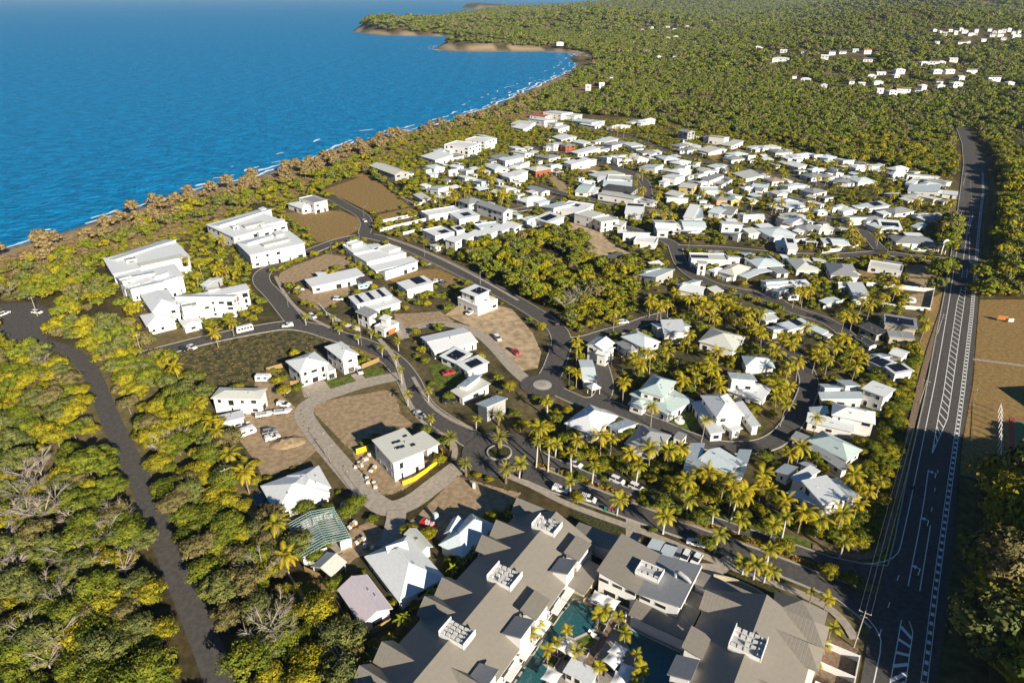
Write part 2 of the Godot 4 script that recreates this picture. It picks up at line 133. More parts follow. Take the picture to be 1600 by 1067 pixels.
const PALMS := [["royal",6.9,-156,8.8],["royal",10.1,-154.1,9],["royal",12.5,-160.4,5.1],["royal",15.6,-142.9,5.4],["royal",16.4,-151.7,8.2],["royal",21.9,-148.5,6.2],["royal",27,-136,5],["royal",33.9,-148.5,5.7],["royal",44.7,-135.7,5.2],["royal",37.6,-129.3,5.4],["royal",50.4,-131.9,5.2],["royal",55.9,-134.2,6.8],["royal",55.9,-128.2,5.4],["royal",2,-151,4.9],["royal",11.3,-181.3,6],["royal",48.7,-122.8,5.8],["royal",37.5,-129.3,5.4],["royal",66.7,-127.9,6.6],["royal",78.1,-121.2,5],["royal",60,-118.9,4.5],["royal",58.7,-114,3],["royal",55.4,-114.5,4.5],["royal",57.5,-113.6,4],["royal",53.3,-116,3.5],["royal",59.8,-118.9,4.5],["avenue",-83.3,-248.5,4.1],["avenue",-58.7,-231.7,3.2],["avenue",-54.8,-236.7,2.8],["avenue",-67.9,-240.1,2.5],["avenue",-42.6,-226.4,4.3],["avenue",-47.8,-221.4,4.1],["avenue",-41.6,-213.8,3.9],["avenue",-37.8,-202,5.7],["avenue",-73.1,-251.5,2.3],["avenue",-33.8,-187.6,4.7],["avenue",-27.4,-190.5,4.4],["avenue",-25.2,-176.3,3.1],["avenue",-11,-174,4.2],["date",-18.1,-164.1,4.4],["date",-3.7,-164.3,4.3],["date",-12.8,-152,4.4],["date",-1.7,-148.9,4.9],["date",-4.2,-176.8,4.1],["date",191.8,-331.3,4.8],["garden",23.4,-222.2,7],["garden",23.2,-213.5,7],["garden",21.8,-199.7,7],["garden",42.7,-208.1,7],["garden",46.6,-211.1,7],["garden",56.2,-255.4,7],["garden",68.4,-263.6,7],["garden",61.1,-253.8,7],["garden",48.4,-208.7,7],["garden",55.2,-212.3,7],["garden",40.2,-243,7],["garden",65.4,-224.8,7],["garden",73.9,-214.7,7],["garden",66.6,-197.5,7],["garden",67.9,-194.4,7],["garden",55.8,-194.4,7],["garden",61.3,-195.4,7],["garden",91.9,-240,7],["garden",94,-232.9,7],["garden",85.1,-258.6,7],["garden",86.8,-250.6,7],["garden",79.2,-258.6,7],["garden",43.9,-205.3,7],["garden",36.1,-189.2,7],["garden",67.2,-204.1,7],["garden",67.8,-190.3,7],["garden",96.5,-244.5,7],["garden",93,-226.1,7],["garden",36,-188.7,7],["garden",28.3,-160.8,7],["garden",32,-152.2,7],["garden",43.5,-154,7],["garden",47.5,-157,7],["garden",56.5,-167.7,7],["garden",48.8,-145.5,7],["garden",52.2,-144.1,7],["garden",55.5,-142.1,7],["garden",60.7,-138.9,7],["garden",18.1,-158.5,7],["garden",65.7,-144.1,7],["garden",25.4,-159.3,7],["garden",45.2,-140.8,7],["garden",64.9,-140.2,7],["garden",58.2,-135.8,7],["garden",8.3,-164,7],["garden",55.9,-136.4,7],["garden",38.6,-154.7,7],["garden",42.9,-176,7],["garden",90.2,-144.1,7],["garden",80.8,-129.2,7],["garden",67.8,-133.3,7],["garden",86.6,-192.3,7],["garden",90,-190.3,7],["garden",89.9,-169,7],["garden",66.5,-137.6,7],["garden",91.9,-138.9,7],["garden",95,-140.2,7],["garden",77.3,-154,7],["garden",79.5,-154,7],["garden",62.7,-125.3,7],["garden",71,-129.2,7],["garden",74.9,-128.1,7],["garden",85.1,-131,7],["garden",82.5,-180.5,7],["garden",82.9,-176,7],["garden",128.1,-270.6,7],["garden",135.2,-281.6,7],["garden",123.3,-265.3,7],["garden",151.7,-265.3,7],["garden",164.4,-270.6,7],["garden",144.1,-250.6,7],["garden",134.3,-243,7],["garden",128.6,-238.6,7],["garden",156.5,-232.9,7],["garden",122.2,-215.9,7],["garden",121.2,-207.6,7],["garden",93.3,-200.8,7],["garden",98.4,-204.1,7],["garden",114.3,-213.5,7],["garden",109.3,-212.3,7],["garden",105.5,-224.8,7],["garden",111.7,-231.5,7],["garden",120.4,-219.7,7],["garden",93.5,-217.2,7],["garden",192.9,-344.3,7],["garden",168.5,-276,7],["garden",143.8,-257,7],["garden",100.1,-226.1,7],["garden",117,-203,7],["garden",109.1,-206.4,7],["garden",105.6,-208.7,7],["garden",100.7,-219.7,7],["garden",155.2,-260.3,7],["garden",93.9,-213.5,7],["garden",80.2,-378.7,7],["garden",87,-378.7,7],["garden",91.9,-378.7,7],["garden",68.1,-263.6,7],["garden",56.5,-254.7,7],["garden",59.2,-252.5,7],["garden",64.2,-255.8,7],["garden",76.5,-259.1,7],["garden",84.4,-253.6,7],["garden",87.4,-250.4,7],["garden",92.6,-243.2,7],["garden",123.7,-268.2,7],["garden",119.2,-264.7,7],["garden",78.8,-255.8,7],["garden",73.3,-256.9,7],["garden",79.8,-249.4,7],["garden",89.6,-247.3,7],["garden",96.6,-241.2,7],["garden",75.5,-249.4,7],["garden",79.9,-243.2,7],["garden",-55.9,-123.1,7],["garden",-51.5,-115.9,7],["garden",-97.1,-179.6,7],["garden",-89.8,-169.8,7],["garden",-84.2,-161.6,7],["garden",-77.2,-152.5,7],["garden",-70.4,-144.1,7],["garden",-120.1,-208.7,7],["garden",-112.8,-199.7,7],["garden",-152.2,-301.6,7],["garden",-144.5,-297.4,7],["garden",-149.2,-335.2,7],["garden",-140.5,-282.5,7],["garden",-134.7,-291.3,7],["garden",-131.8,-293.3,7],["garden",-108.8,-238.6,7],["garden",-111.2,-228.8,7],["garden",-42,-421.6,7],["garden",-39,-428.5,7],["garden",-48.7,-417.1,7],["garden",-30.6,-430.9,7],["garden",-28.1,-440.5,7],["garden",-13,-460.8,7],["garden",-14.6,-471.7,7],["garden",-6,-423.9,7],["garden",-9.1,-428.5,7],["garden",-15.1,-426.2,7],["garden",-23.3,-523.2,7],["garden",-21.3,-491.8,7],["garden",-2.4,-426.2,7],["garden",-44.8,-412.7,7],["garden",-34.7,-412.7,7],["garden",-5.7,-430.9,7],["garden",-6.7,-414.9,7],["garden",37.5,-435.6,7],["garden",92.5,-483,7],["garden",83.2,-428.5,7],["garden",85.2,-463.5,7],["garden",94.3,-648.6,7],["garden",96.3,-643.7,7],["garden",102.4,-643.7,7],["garden",34.9,-663.7,7],["garden",90,-533.4,7],["garden",92.6,-526.6,7],["garden",84.8,-523.2,7],["garden",93,-487,6.5],["garden",94.6,-432,6.5],["garden",89.8,-416,6.5],["garden",81.4,-383.2,6.5],["garden",87,-381.3,6.5],["garden",92.5,-381.3,6.5],["garden",153.6,-484.1,6.5],["garden",151.4,-467.4,6.5],["garden",155.6,-459.4,6.5],["garden",121.1,-425,6.5],["garden",132.6,-427.3,6.5],["garden",147,-409.5,6.5],["garden",156.5,-401.1,6.5],["garden",162.4,-403.2,6.5],["garden",180.7,-484.1,6.5],["garden",191.2,-481.3,6.5],["garden",82.6,-429.6,6.5],["garden",164.9,-502,6.5],["garden",262.1,-530.5,6.5],["garden",268.1,-530.5,6.5],["garden",229.9,-518.8,6.5],["garden",231.3,-507.6,6.5],["garden",191.9,-476.4,6.5],["garden",209.2,-466.8,6.5],["garden",216.6,-469.9,6.5],["garden",233.8,-431.4,6.5],["garden",244.4,-434.2,6.5],["garden",237.7,-420.7,6.5],["garden",177.7,-403,6.5],["garden",185,-391.1,6.5],["garden",168.6,-377.6,6.5],["garden",184.2,-356.9,6.5],["garden",180.3,-345.4,6.5],["garden",194.5,-349.2,6.5],["garden",231.9,-351.1,6.5],["garden",226.9,-345.4,6.5],["garden",244.4,-403,6.5],["garden",187.5,-367,6.5],["garden",179.6,-339.9,6.5],["garden",177.9,-398.2,6.5],["garden",256,-493.3,6.5],["garden",269,-496.8,6.5],["garden",250.7,-382,6.5],["garden",264,-403,6.5],["garden",243.2,-454.4,6.5],["garden",239.4,-511.3,6.5],["lush",11,-96.9,4.5],["lush",9.3,-93.8,4.5],["lush",7.1,-92.2,4.5],["lush",12.6,-91.9,4],["lush",5.1,-98.4,4.5],["lush",4,-95.7,4.5],["lush",19.3,-101.8,4.5],["lush",17.8,-100.2,4.5],["lush",22.2,-99.9,4],["lush",23,-95.7,4.5],["lush",16.9,-88.3,4.5],["lush",24.3,-91.5,4.5],["lush",25,-88.1,4.5],["lush",23.7,-86.1,4],["lush",65.3,-107.1,4],["lush",67.5,-104.6,4.5],["lush",65.8,-97.9,4],["lush",59.3,-89.3,3.5],["lush",62.6,-94.4,3],["banana",0.6,-136.8,2.5],["banana",-1.5,-134.2,2],["banana",-4.4,-128.9,2.5],["banana",-6.4,-126.8,2.5],["banana",-9.6,-120.4,2.5],["banana",-11.2,-118.8,2.5],["banana",-13.7,-114.8,2.5],["banana",-17.9,-108.1,2.5],["banana",-15.9,-109.5,2.5],["banana",-11.7,-117.5,2],["banana",-22.4,-101.4,2.5],["banana",-25.1,-95.9,2.5],["banana",-23.2,-100.6,2.5]]
const CARS := [
	[17.9,-156.3,-0.57,"suv","w","white four-wheel drive parked on the boulevard by the roundabout palms"],
	[29,-149.1,-0.63,"suv","w","white car parked before the yellow boulevard hedge, the one ahead of a wagon"],
	[33.7,-146.1,-0.64,"suv","w","white wagon parked beneath a tall royal palm trunk"],
	[13.1,-145.3,-0.44,"ute","w","white ute parked on the resort side by the first kerb"],
	[20.2,-141.5,-0.4,"ute","w","white ute with a ladder rack parked beside the resort garden"],
	[44.8,-125.3,2.76,"ute","w","white ute with a red load parked outside the resort shade sails"],
	[39.5,-121.4,-2.08,"suv","g","grey car parked next to the blue shade sails"],
	[41.1,-120.6,-2.14,"suv","w","white car parked between a grey car and a hatchback"],
	[43.5,-119.8,-2.19,"hatch","w","white hatchback at the end of the resort parking"],
	[-29.3,-182,-0.82,"sedan","w","white sedan driving beside the avenue palms"],
	[-20.5,-189.9,0.17,"sedan","k","black sedan on the paved pad under the stepped-roof house"],
	[232.8,-336.6,1.06,"ute","k","dark pickup driving on the highway"],
	[228.3,-319.8,1,"sedan","w","white sedan driving on the highway"],
	[-82.4,-255.3,-0.79,"suv","w","white car parked at the kerb by the street palm"],
	[-90.1,-246.7,-2.83,"ute","w","white ute crossing the paddock junction"],
	[-95.8,-283.5,0.49,"suv","w","white car parked on the verge by the open lots"],
	[-53.8,-209.7,-1.15,"ute","w","white ute parked on the driveway of the tall white house"],
	[-17.5,-258.9,1.04,"sedan","w","white sedan on the bare slope below the three-level house"],
	[-42.1,-315.6,0.51,"suv","g","silver car at the end of the blue-grey roofed house"],
	[-34.4,-293.7,0.18,"hatch","w","white hatchback beside the box house"],
	[-32,-291.6,0.31,"sedan","k","black sedan beside the box house"],
	[-5.5,-235.3,-1.17,"ute","w","white ute on the concrete lane"],
	[-22.3,-208.4,0.45,"sedan","r","red car on the shaded lawn"],
	[-76.7,-196.5,-0.41,"sedan","w","white sedan in the caravan yard drive"],
	[45.1,-249.8,0.24,"suv","w","white car parked at the sandy cul-de-sac"],
	[17.3,-249.3,2.04,"sedan","k","black sedan on the bend above the small roundabout"],
	[14.4,-227,1.63,"sedan","k","dark car stopped before the small roundabout"],
	[1.3,-223.9,-1.05,"ute","r","red and white ute on the bare slope"],
	[-105.8,-242.3,-2.55,"bus","w","white minibus parked by the apartments"],
	[-120.7,-228,-0.6,"sedan","w","white sedan parked on the paddock street"],
	[-123.2,-226.3,-0.7,"sedan","k","black sedan parked behind a white sedan"],
	[-211.4,-258,1.24,"suv","w","white car in the bush car park"],
	[-198.6,-259.4,-0.24,"suv","w","white car parked under the bush by the car park"],
	[-147,-322.9,-0.7,"hatch","w","white hatchback in the apartment garden"],
	[-78.3,-181.2,0.35,"boat","w","white boat on a trailer in the caravan yard"],
	[-73,-182.9,0.24,"boat","w","second white boat on a trailer in the caravan yard, beside dirt piles"],
	[-74.1,-187.8,-0.26,"ute","w","white ute parked in the caravan yard"],
	[-73.8,-172.4,0.37,"suv","g","grey car in the caravan yard"],
	[-72.1,-169.4,0.61,"ute","w","white ute beside the mound of soil"],
	[-83.4,-176.1,0.43,"suv","w","white car tight against the shed"],
	[-80.4,-171.7,0.68,"caravan","w","white caravan in the yard beside the shed"],
	[-85.8,-203.7,0,"caravan","w","white caravan behind the timber fence"],
	[-67.1,-285.9,0.4,"caravan","b","pale blue caravan parked between the solar house and the carport"],
	[-75.7,-273.3,0,"suv","w","white car in the lot before the solar house"],
	[-86.3,-387.3,-1.02,"sedan","w","white sedan parked at the beach cul-de-sac"],
	[91.3,-366.1,-1.61,"suv","k","dark car under the solar house carport"],
	[147.2,-337.5,-1.69,"sedan","w","white sedan before the tall white house"],
	[148.2,-268.1,0.51,"caravan","w","white caravan behind the palms"],
	[171.6,-270.4,-0.25,"caravan","w","white caravan in the fenced back lot"],
]
const POWER := [[70.3,-96.2,10.4],[133.5,-189.6,8.8],[167.5,-240.4,8.8],[209.3,-306.4,8.8],[257.2,-380.9,8.8],[313.2,-471.2,8.8],[-197.2,-257.1,8.8],[-137.1,-222.4,8.8],[-76.1,-145.1,8],[-26.5,-79.9,9]]
const LAMPS := [[150.2,-188.6],[230.5,-311],[219.1,-333.8],[177.2,-333.8],[-52,-158],[-39.7,-142.9],[-54.5,-162],[-67.7,-193.2],[-43,-144.9],[-95.6,-266.1],[-92.7,-331.9],[-57.3,-230.6],[-14.7,-292.1],[-44.8,-330.7],[-83.1,-356],[35.7,-214.4],[39.3,-210.9],[57.9,-208.1],[19.5,-201],[-44.4,-328.1],[-14.5,-291.5],[-88.6,-397.1],[104,-653.9],[121.9,-623.6],[92.9,-341.7],[54.5,-736],[122.8,-626.5],[77.5,-139.7]]
const DUNE_TREES := [[-242.5,-385.8],[-270.8,-365.7],[-234,-398.5],[-219.6,-435.2],[-206.8,-466],[-258.3,-380.9],[-231.1,-420.4],[-215.1,-454.2],[-274.6,-357.9],[-196.5,-480.2],[-179.6,-508.8],[-163.4,-519.1],[-148.3,-546.3],[-125,-576.3],[-119,-634.7],[-110.4,-644.6],[-140.9,-570.1],[-98.5,-700.5],[-91.1,-705.1],[-182.7,-503.8],[-144.7,-558],[-153.2,-540.7],[-123.3,-595.8]]
const MOTORBIKE := [108.3,-145.6]
const DEAD := [[-130.3,-148.9],[-128,-152.4],[-128.4,-138.5],[-120,-134.2],[-117.1,-139.1],[-125.4,-132.5],[-127.9,-141.6],[-98.8,-165.1],[-100.2,-162],[-131.5,-156],[-89.5,-137.2],[-123,-131.9],[-118,-133.6],[-120.7,-125.2],[-109.3,-128.5],[-97.2,-127.9],[-97.2,-124.1],[-90.9,-122.5],[-115.9,-115.5],[-113.9,-116.5],[-103.8,-119.4],[-90,-115.5],[-97.4,-115.5],[-101.7,-108.5],[-96.2,-103.3],[-98.8,-95.3],[-93.1,-96.8],[-91.9,-89.5],[-83.8,-117.9],[-66.1,-108.1],[-55.6,-111.7],[-50.8,-104.1],[-48.5,-98.8],[-50.5,-95.7],[-221.7,-278.2],[-164.6,-209.8],[-168.9,-221.7],[25.1,-264.5],[22.1,-259.6],[31.4,-272.9]]
const FENCES := [
	[[[-29.8,-147.9],[-27.1,-149.6],[-24.2,-153.1],[-21.8,-156.7],[-20.1,-160.1],[-20.4,-163.5]],"yellow",1.5,"bright yellow fence panels in front of the six-skylight house"],
	[[[-45.3,-162],[-42.1,-163.9]],"yellow",1.9,"short yellow fence panel behind the building site"],
	[[[-86.8,-209.8],[-75.8,-201],[-73,-202]],"timber",1.8,"timber paling fence around the two-storey house side yard"],
	[[[-87,-210.3],[-80.9,-214.6]],"timber",1.8,"timber paling fence between the paddock and the side yard"],
	[[[-59.5,-226.7],[-48.4,-218],[-53.7,-212.6]],"timber",1.8,"timber paling fence behind the tall white house"],
	[[[-48.1,-116.7],[-44,-114.5],[-37.7,-105.9],[-32.8,-99.2],[-29.6,-99],[-25.6,-102.1]],"timber",1.8,"timber fence along the dry grass bank"],
	[[[-77,-384.3],[-54.6,-401.5]],"white",1.8,"long white boundary wall in front of the courtyard house"],
	[[[-74.1,-369.3],[-46.8,-392.7],[-36.4,-398.2]],"white",1.8,"long white boundary wall beside the shaded lawn"],
	[[[-70.8,-435.1],[-61.3,-421.4],[-48.5,-428.8]],"white",1.7,"white wall of the pergola house yard"],
	[[[-60.3,-363.5],[-50.7,-371.2]],"white",1.6,"low white wall in front of the solar flat-roofed house"],
	[[[160,-334],[169.8,-336.7],[174.3,-341.4],[182.3,-342.3]],"white",1.8,"white stepped wall on the walled corner lot"],
	[[[162.4,-289.7],[168.8,-288.3],[188.9,-282]],"white",2,"long white boundary wall reaching the highway verge"],
	[[[155.9,-270.1],[162.6,-265.7],[176.4,-262]],"white",1.6,"white wall on the far side of the fenced back lot"],
	[[[131.9,-263.9],[144,-271.4]],"white",1.6,"white wall beside the open carport"],
	[[[202.2,-344.2],[207.7,-337.7],[219.9,-334.9]],"white",1.5,"white picket fence around the grey corner house"],
	[[[89.6,-320.8],[88.9,-313.3],[90.6,-307.5],[94.4,-301.9],[99.7,-295.2],[108.3,-300.6]],"white",1.7,"curved white garden wall at the street bend"],
	[[[81.7,-528.6],[96.7,-548.6],[110.5,-557.4]],"white",1.7,"white boundary wall beside the dark vacant lot"],
	[[[-82.3,-266.1],[-77.3,-258],[-67,-247.3],[-60.3,-243]],"white",1.6,"white wall around the solar long house yard"],
	[[[-29.3,-88.7],[-28.1,-94.8],[-25.9,-94.1]],"white",1.8,"pale boundary fence at the resort corner"],
	[[[195.9,-293.1],[176.1,-262]],"white",1.6,"white boundary fence of the back lots along the verge"],
]
const FRAME := [-47.1,-126.9,2.135,13,12]
const THINGS := [
	["skip",-21.2,-131.8,-0.5],
	["toilet",-19.4,-134,0.6],
	["pod",-10.3,-146.8,0],
	["bins",24.3,-137.6,-0.4],
	["mound",-66.9,-167.5,0.3],
	["stack",-43.1,-158.2,0.714],
	["stack",-41.6,-160.1,1.633],
	["stack",-39.2,-154.5,1.11],
	["stack",-39.6,-149.6,1.812],
	["stack",-37.5,-147.5,1.877],
	["stack",-43.5,-156,0.197],
	["stack",-41.7,-138.5,0.04],
	["stack",-43.5,-139.1,2.512],
	["stack",-40.3,-131.9,0.778],
	["stack",-37.2,-126.3,0.703],
	["stack",-34.8,-124.1,2.987],
	["hoarding",200.2,-251.8,-0.3],
	["tower",220.9,-333.1,0.2],
	["fountain",52.5,-178.7,0],
	["yard_pool",-67,-142.3,0.55],
]
const CLUB := [188,-181]
const COURT := [[[158.1,-180.8],[164.6,-177.7],[140.2,-142.3],[139.8,-153.1]],[[155.6,-184],[151.6,-177.7],[147.8,-171.6],[144.1,-165.9],[137.8,-156]]]
const HOUSES := [
	["gabled house with a lilac and white metal roof beside the dry grass bank","",[],"",[[-31.9,-106,2.223,12.1,7,3.2,"G",1.7,"l","w"]]],
	["small open-sided gabled pavilion between the roof frame and the lilac-roofed house","",[],"open",[[-42.1,-116.2,1.053,5.2,6.2,3,"G",1.2,"o","w"]]],
	["large white hip-roofed house with a tall double gable next to the lilac-roofed house","",[],"",[[-24.7,-115.2,2.218,16.9,11.4,3.2,"H",3.4,"w","w"],[-26.8,-119.1,0.412,4.9,6.9,3.5,"G",3,"w","w"]]],
	["long narrow white garage with a ribbed gable roof at the concrete driveway","",[],"",[[-22.5,-123.8,2.22,8,3.3,3.1,"G",0.9,"o","w"]]],
	["pale blue-white hip-roofed house with two front gables beside the red skip bin","",[],"",[[-10.8,-125.6,0.979,13.1,7.3,3.2,"H",2.6,"b","w"],[-14.2,-128,1.263,5.6,3.1,3.2,"G",1.5,"b","w"]]],
	["white house with a broad low hip roof beside the roof frame","",[],"",[[-57.4,-142.6,-2.533,14.2,13.3,3.1,"H",2,"w","w"],[-54.5,-145.5,2.114,11.2,8.7,3.3,"H",1.7,"w","w"]]],
	["white two-storey flat-roofed house with six skylights behind yellow fence panels","",[],"skylights",[[-31.8,-156.8,-2.509,10.4,12.5,6.9,"S",0.5,"o","w"],[-25.3,-163.5,-2.403,4.8,8.2,3.9,"S",0.3,"o","w"]]],
	["white two-storey hip-roofed house with a timber-fenced side yard","",[],"garage_white",[[-71,-207,2.281,11,10.8,6,"H",1.7,"w","w"],[-64.5,-208.1,2.207,6.3,3.3,3,"F",0.3,"w","w"]]],
	["tall white two-storey house with a ute parked on its driveway","",[],"garage_white",[[-60.8,-214.9,2.272,13.3,6.6,6.3,"H",1.6,"w","w"]]],
	["long white two-storey house at the yard full of caravans","",[],"",[[-87.1,-186.3,3.099,15.8,6.6,6,"H",0.9,"o","w"]]],
	["low white shed with a skillion roof in the caravan yard","",[],"",[[-86.5,-176.6,0.462,7.3,5.3,3.4,"S",0.4,"w","w"]]],
	["pale stepped-roof house with a raised clerestory strip at the top of the garden bank","",[],"",[[-13.7,-194.3,2.3,6.4,12,3.1,"S",0.8,"o","w"],[-14.1,-196.3,1.016,9.1,3.9,4.29,"S",1.04,"b","w"]]],
	["pale flat-roofed pavilion house with white frame beside the roundabout palms","",[],"",[[-6.4,-183,0.673,8.4,5.9,4.32,"S",1.59,"b","g"]]],
	["white long-roofed house facing the curved concrete lane","",[],"",[[-23.8,-229.5,-2.66,17.9,13.9,3.3,"G",1,"w","w"]]],
	["white house with two banks of solar panels and a green lawn","",[[0,0.15,0.2,5,3],[1,0.1,0.2,4,3]],"",[[-20.2,-216.8,2.408,8.9,8.3,3.2,"S",0.7,"w","w"],[-13.8,-210.4,2.216,7.1,9.4,3.4,"S",0.6,"w","w"]]],
	["white three-level house with a dark solar bank on the bare earth slope","",[[0,0.05,0.1,5,3]],"",[[-15.5,-266.2,2.363,9.7,8.7,7.6,"S",0.4,"w","w"],[-14.6,-265.9,2.328,13.2,11.3,4,"F",0.3,"w","w"]]],
	["grey and white modern house with an orange garage door","",[],"garage_orange",[[-58.2,-248.4,2.431,8.6,4.9,5.8,"S",0.8,"g","w"],[-49.6,-242.2,2.555,4.2,3.2,6.2,"S",0.5,"w","w"],[-49.4,-242.2,2.489,5.6,8,3.2,"F",0.3,"o","w"]]],
	["white long house with three rows of black solar panels","",[[0,0.06,0.15,16,1],[0,0.06,0.45,16,1],[0,0.06,0.75,16,1]],"",[[-60.5,-268.2,2.103,10.3,16.3,4,"S",0.9,"w","w"],[-55.1,-262.6,2.225,7.3,15.6,3,"S",0.4,"w","w"]]],
	["white box house with a solar array and shrub shadows on its long wall","",[[0,0.25,0.15,10,3]],"",[[-43.1,-282.3,2.165,10.4,13.7,4.6,"S",0.4,"w","w"]]],
	["long white low-roofed house with a dark carport beside the open lots","",[],"",[[-81.2,-291.3,2.118,11.1,24.9,3.4,"S",0.7,"w","w"],[-68.1,-291.1,2.207,10.1,5.5,3,"G",0.7,"d","g"]]],
	["white flat-roofed house at the bend of the coastal street","",[],"",[[-78.4,-330.9,2.136,15.9,10.7,4,"F",0.3,"w","w"],[-81,-334.8,2.4,5.5,6.4,5.2,"F",0.3,"w","w"]]],
	["white parapet house with a long shaded roof strip","",[],"",[[-65.3,-320.6,2.24,13.4,21.8,4.2,"F",0.3,"w","w"],[-62,-327.9,2.409,8.9,7.6,4.8,"F",0.3,"w","w"]]],
	["white single-pitch house in the row between the parapet house and the blue-grey roof","",[],"",[[-56.8,-308.5,2.165,8.3,22.6,3.7,"S",0.4,"w","w"]]],
	["blue-grey skillion-roofed white house with a long sunlit front wall","",[],"",[[-54.3,-305,0.787,19.5,6.4,2.99,"S",1.71,"b","w"]]],
	["long white apartment block standing against the coastal bush","",[],"",[[-174.1,-307.4,2.21,25.9,33.7,6.8,"S",0.9,"w","w"],[-164.7,-302.3,2.225,5.7,19.4,7.9,"S",0.3,"o","w"],[-183.1,-320.4,1.054,33,10.9,6,"S",2,"b","w"],[-180.1,-304.1,2.236,5.3,4.6,7.9,"F",0.3,"g","w"]]],
	["white apartment block with stepped blue-grey roofs","",[],"",[[-167.2,-280.4,2.266,18.6,10.5,7,"S",0.8,"w","w"],[-157.4,-285.5,2.185,19.6,15.9,7.2,"S",0.7,"w","w"],[-167.5,-283.9,0.608,14.7,10.1,6.8,"S",2,"b","w"],[-157,-274.1,0.677,16.1,10.3,6.8,"S",2,"b","w"],[-155.6,-282.1,0.95,7,3,8.36,"S",0.81,"b","w"],[-149.3,-277.2,0.929,7.3,3.5,8.21,"S",0.96,"b","w"],[-168.1,-277.3,2.393,4.2,5.3,8.2,"F",0.3,"g","w"],[-160.2,-268.6,2.339,4.7,5.4,7.9,"F",0.3,"g","w"]]],
	["big white holiday apartment block with a hipped end and long parapet roof","",[],"",[[-144.7,-257.2,2.216,21.7,10.5,7.2,"H",2.4,"w","w"],[-125.6,-258.8,2.246,7,22.9,6.4,"S",0.5,"w","w"],[-124.2,-261.3,2.099,7.9,28,8,"S",0.6,"w","w"],[-125.9,-259,0.027,24.5,7.5,7.6,"S",2,"b","w"],[-125.6,-265,2.379,2.9,5,9.4,"S",-0.6,"o","w"],[-130.3,-249.2,2.095,3.9,3.6,8.4,"F",0.3,"g","w"],[-130.1,-249.1,2.043,6.9,4.5,4.6,"S",0.4,"w","w"]]],
	["small white hip-roofed lodge below the holiday apartments","",[],"",[[-141.6,-247.1,2.21,12.8,10.8,4.2,"H",1.8,"w","w"]]],
	["small white gabled entry building beside the red garden beds","",[],"",[[-127.6,-244.8,2.218,5.6,7.3,3.4,"G",1,"w","w"]]],
	["low blue-grey roofed pool building inside the apartment garden","",[],"",[[-136,-287.5,2.763,3.9,10.6,3.2,"G",0.8,"b","g"]]],
	["white apartment block with curved white roofs nearest the beach scrub","",[],"",[[-145.4,-362.1,2.384,31.9,31.8,6.6,"S",0.8,"w","w"],[-153.1,-373.7,1.03,36.4,11.9,6.2,"S",2,"b","w"],[-140.4,-358.1,2.269,4.9,10.6,7.9,"S",0.3,"o","w"],[-149.1,-354.6,2.261,3.9,3.2,7.9,"F",0.3,"g","w"],[-145.2,-388,2.302,4.7,3.3,7.6,"S",0.5,"w","w"]]],
	["white three-storey apartment block at the corner of the coastal street","",[],"",[[-122.2,-329.4,2.18,24.7,27.9,7,"S",0.8,"w","w"],[-131.3,-334,0.919,15.6,10.5,6.6,"S",2,"b","w"],[-118.9,-328,2.277,4.2,13.9,8.3,"S",0.3,"o","w"],[-131.4,-361.6,2.255,4.9,13.6,7.8,"S",0.5,"w","w"],[-129.3,-344.5,0.864,9.7,3.3,8.34,"S",0.88,"b","w"],[-120.9,-340.5,2.051,7.1,4.5,8.6,"S",0.4,"w","w"]]],
	["grey and white two-storey house beside the beach cul-de-sac","",[],"",[[-122.3,-412.7,2.394,16.8,9.6,6.4,"F",0.3,"g","w"],[-129.2,-411.6,2.399,17,10.7,3.6,"H",1.2,"w","w"]]],
	["long grey-roofed two-storey apartment house with white verandahs","",[],"",[[-10.5,-396.8,2.297,25.3,8.1,6.2,"G",1.8,"g","w"]]],
	["grey hip-roofed two-storey house next to the long grey apartment house","",[],"",[[-25.4,-411.9,2.257,12.4,12.1,6,"H",1.8,"g","w"]]],
	["white townhouse with a single-pitch roof in the stepped row above the bush","stepped row of white townhouses",[],"",[[-30.3,-338.3,2.371,8.8,5.5,5.8,"S",0.9,"w","w"]]],
	["white townhouse with a single-pitch roof in the stepped row above the bush","stepped row of white townhouses",[],"",[[-24.5,-342.9,2.358,8.9,5.7,5.8,"S",0.9,"w","w"]]],
	["white townhouse with a single-pitch roof in the stepped row above the bush","stepped row of white townhouses",[],"",[[-18.5,-347.5,2.345,9,5.8,5.8,"S",0.9,"w","w"]]],
	["white townhouse with a single-pitch roof in the stepped row above the bush","stepped row of white townhouses",[],"",[[-12.4,-352.2,2.331,9.1,6,5.8,"S",0.9,"w","w"]]],
	["white townhouse with a single-pitch roof in the stepped row above the bush","stepped row of white townhouses",[],"",[[-6.1,-357.1,2.317,9.2,6.1,5.8,"S",0.9,"w","w"]]],
	["white townhouse with a single-pitch roof in the stepped row above the bush","stepped row of white townhouses",[],"",[[0.3,-362,2.303,9.3,6.3,5.8,"S",0.9,"w","w"]]],
	["white courtyard house with solar panels behind twin white walls","",[[1,0.2,0.25,6,3]],"",[[-41.8,-396.1,2.134,10.8,22.4,4,"F",0.3,"w","w"],[-28.4,-390.1,2.053,17.5,13.6,4,"S",0.5,"w","w"]]],
	["white flat-roofed house with solar panels beside the curving street","",[[0,0.15,0.1,5,3],[1,0.1,0.1,5,4]],"",[[-40.1,-357.5,2.214,13.8,12.1,4,"F",0.3,"w","w"],[-29.7,-361.7,2.036,8.5,5.6,4.4,"S",0.3,"w","w"]]],
	["low blue-white flat-roofed house behind the townhouse row","",[],"",[[-13.4,-369.7,1.992,9,13.4,3.5,"F",0.3,"b","w"]]],
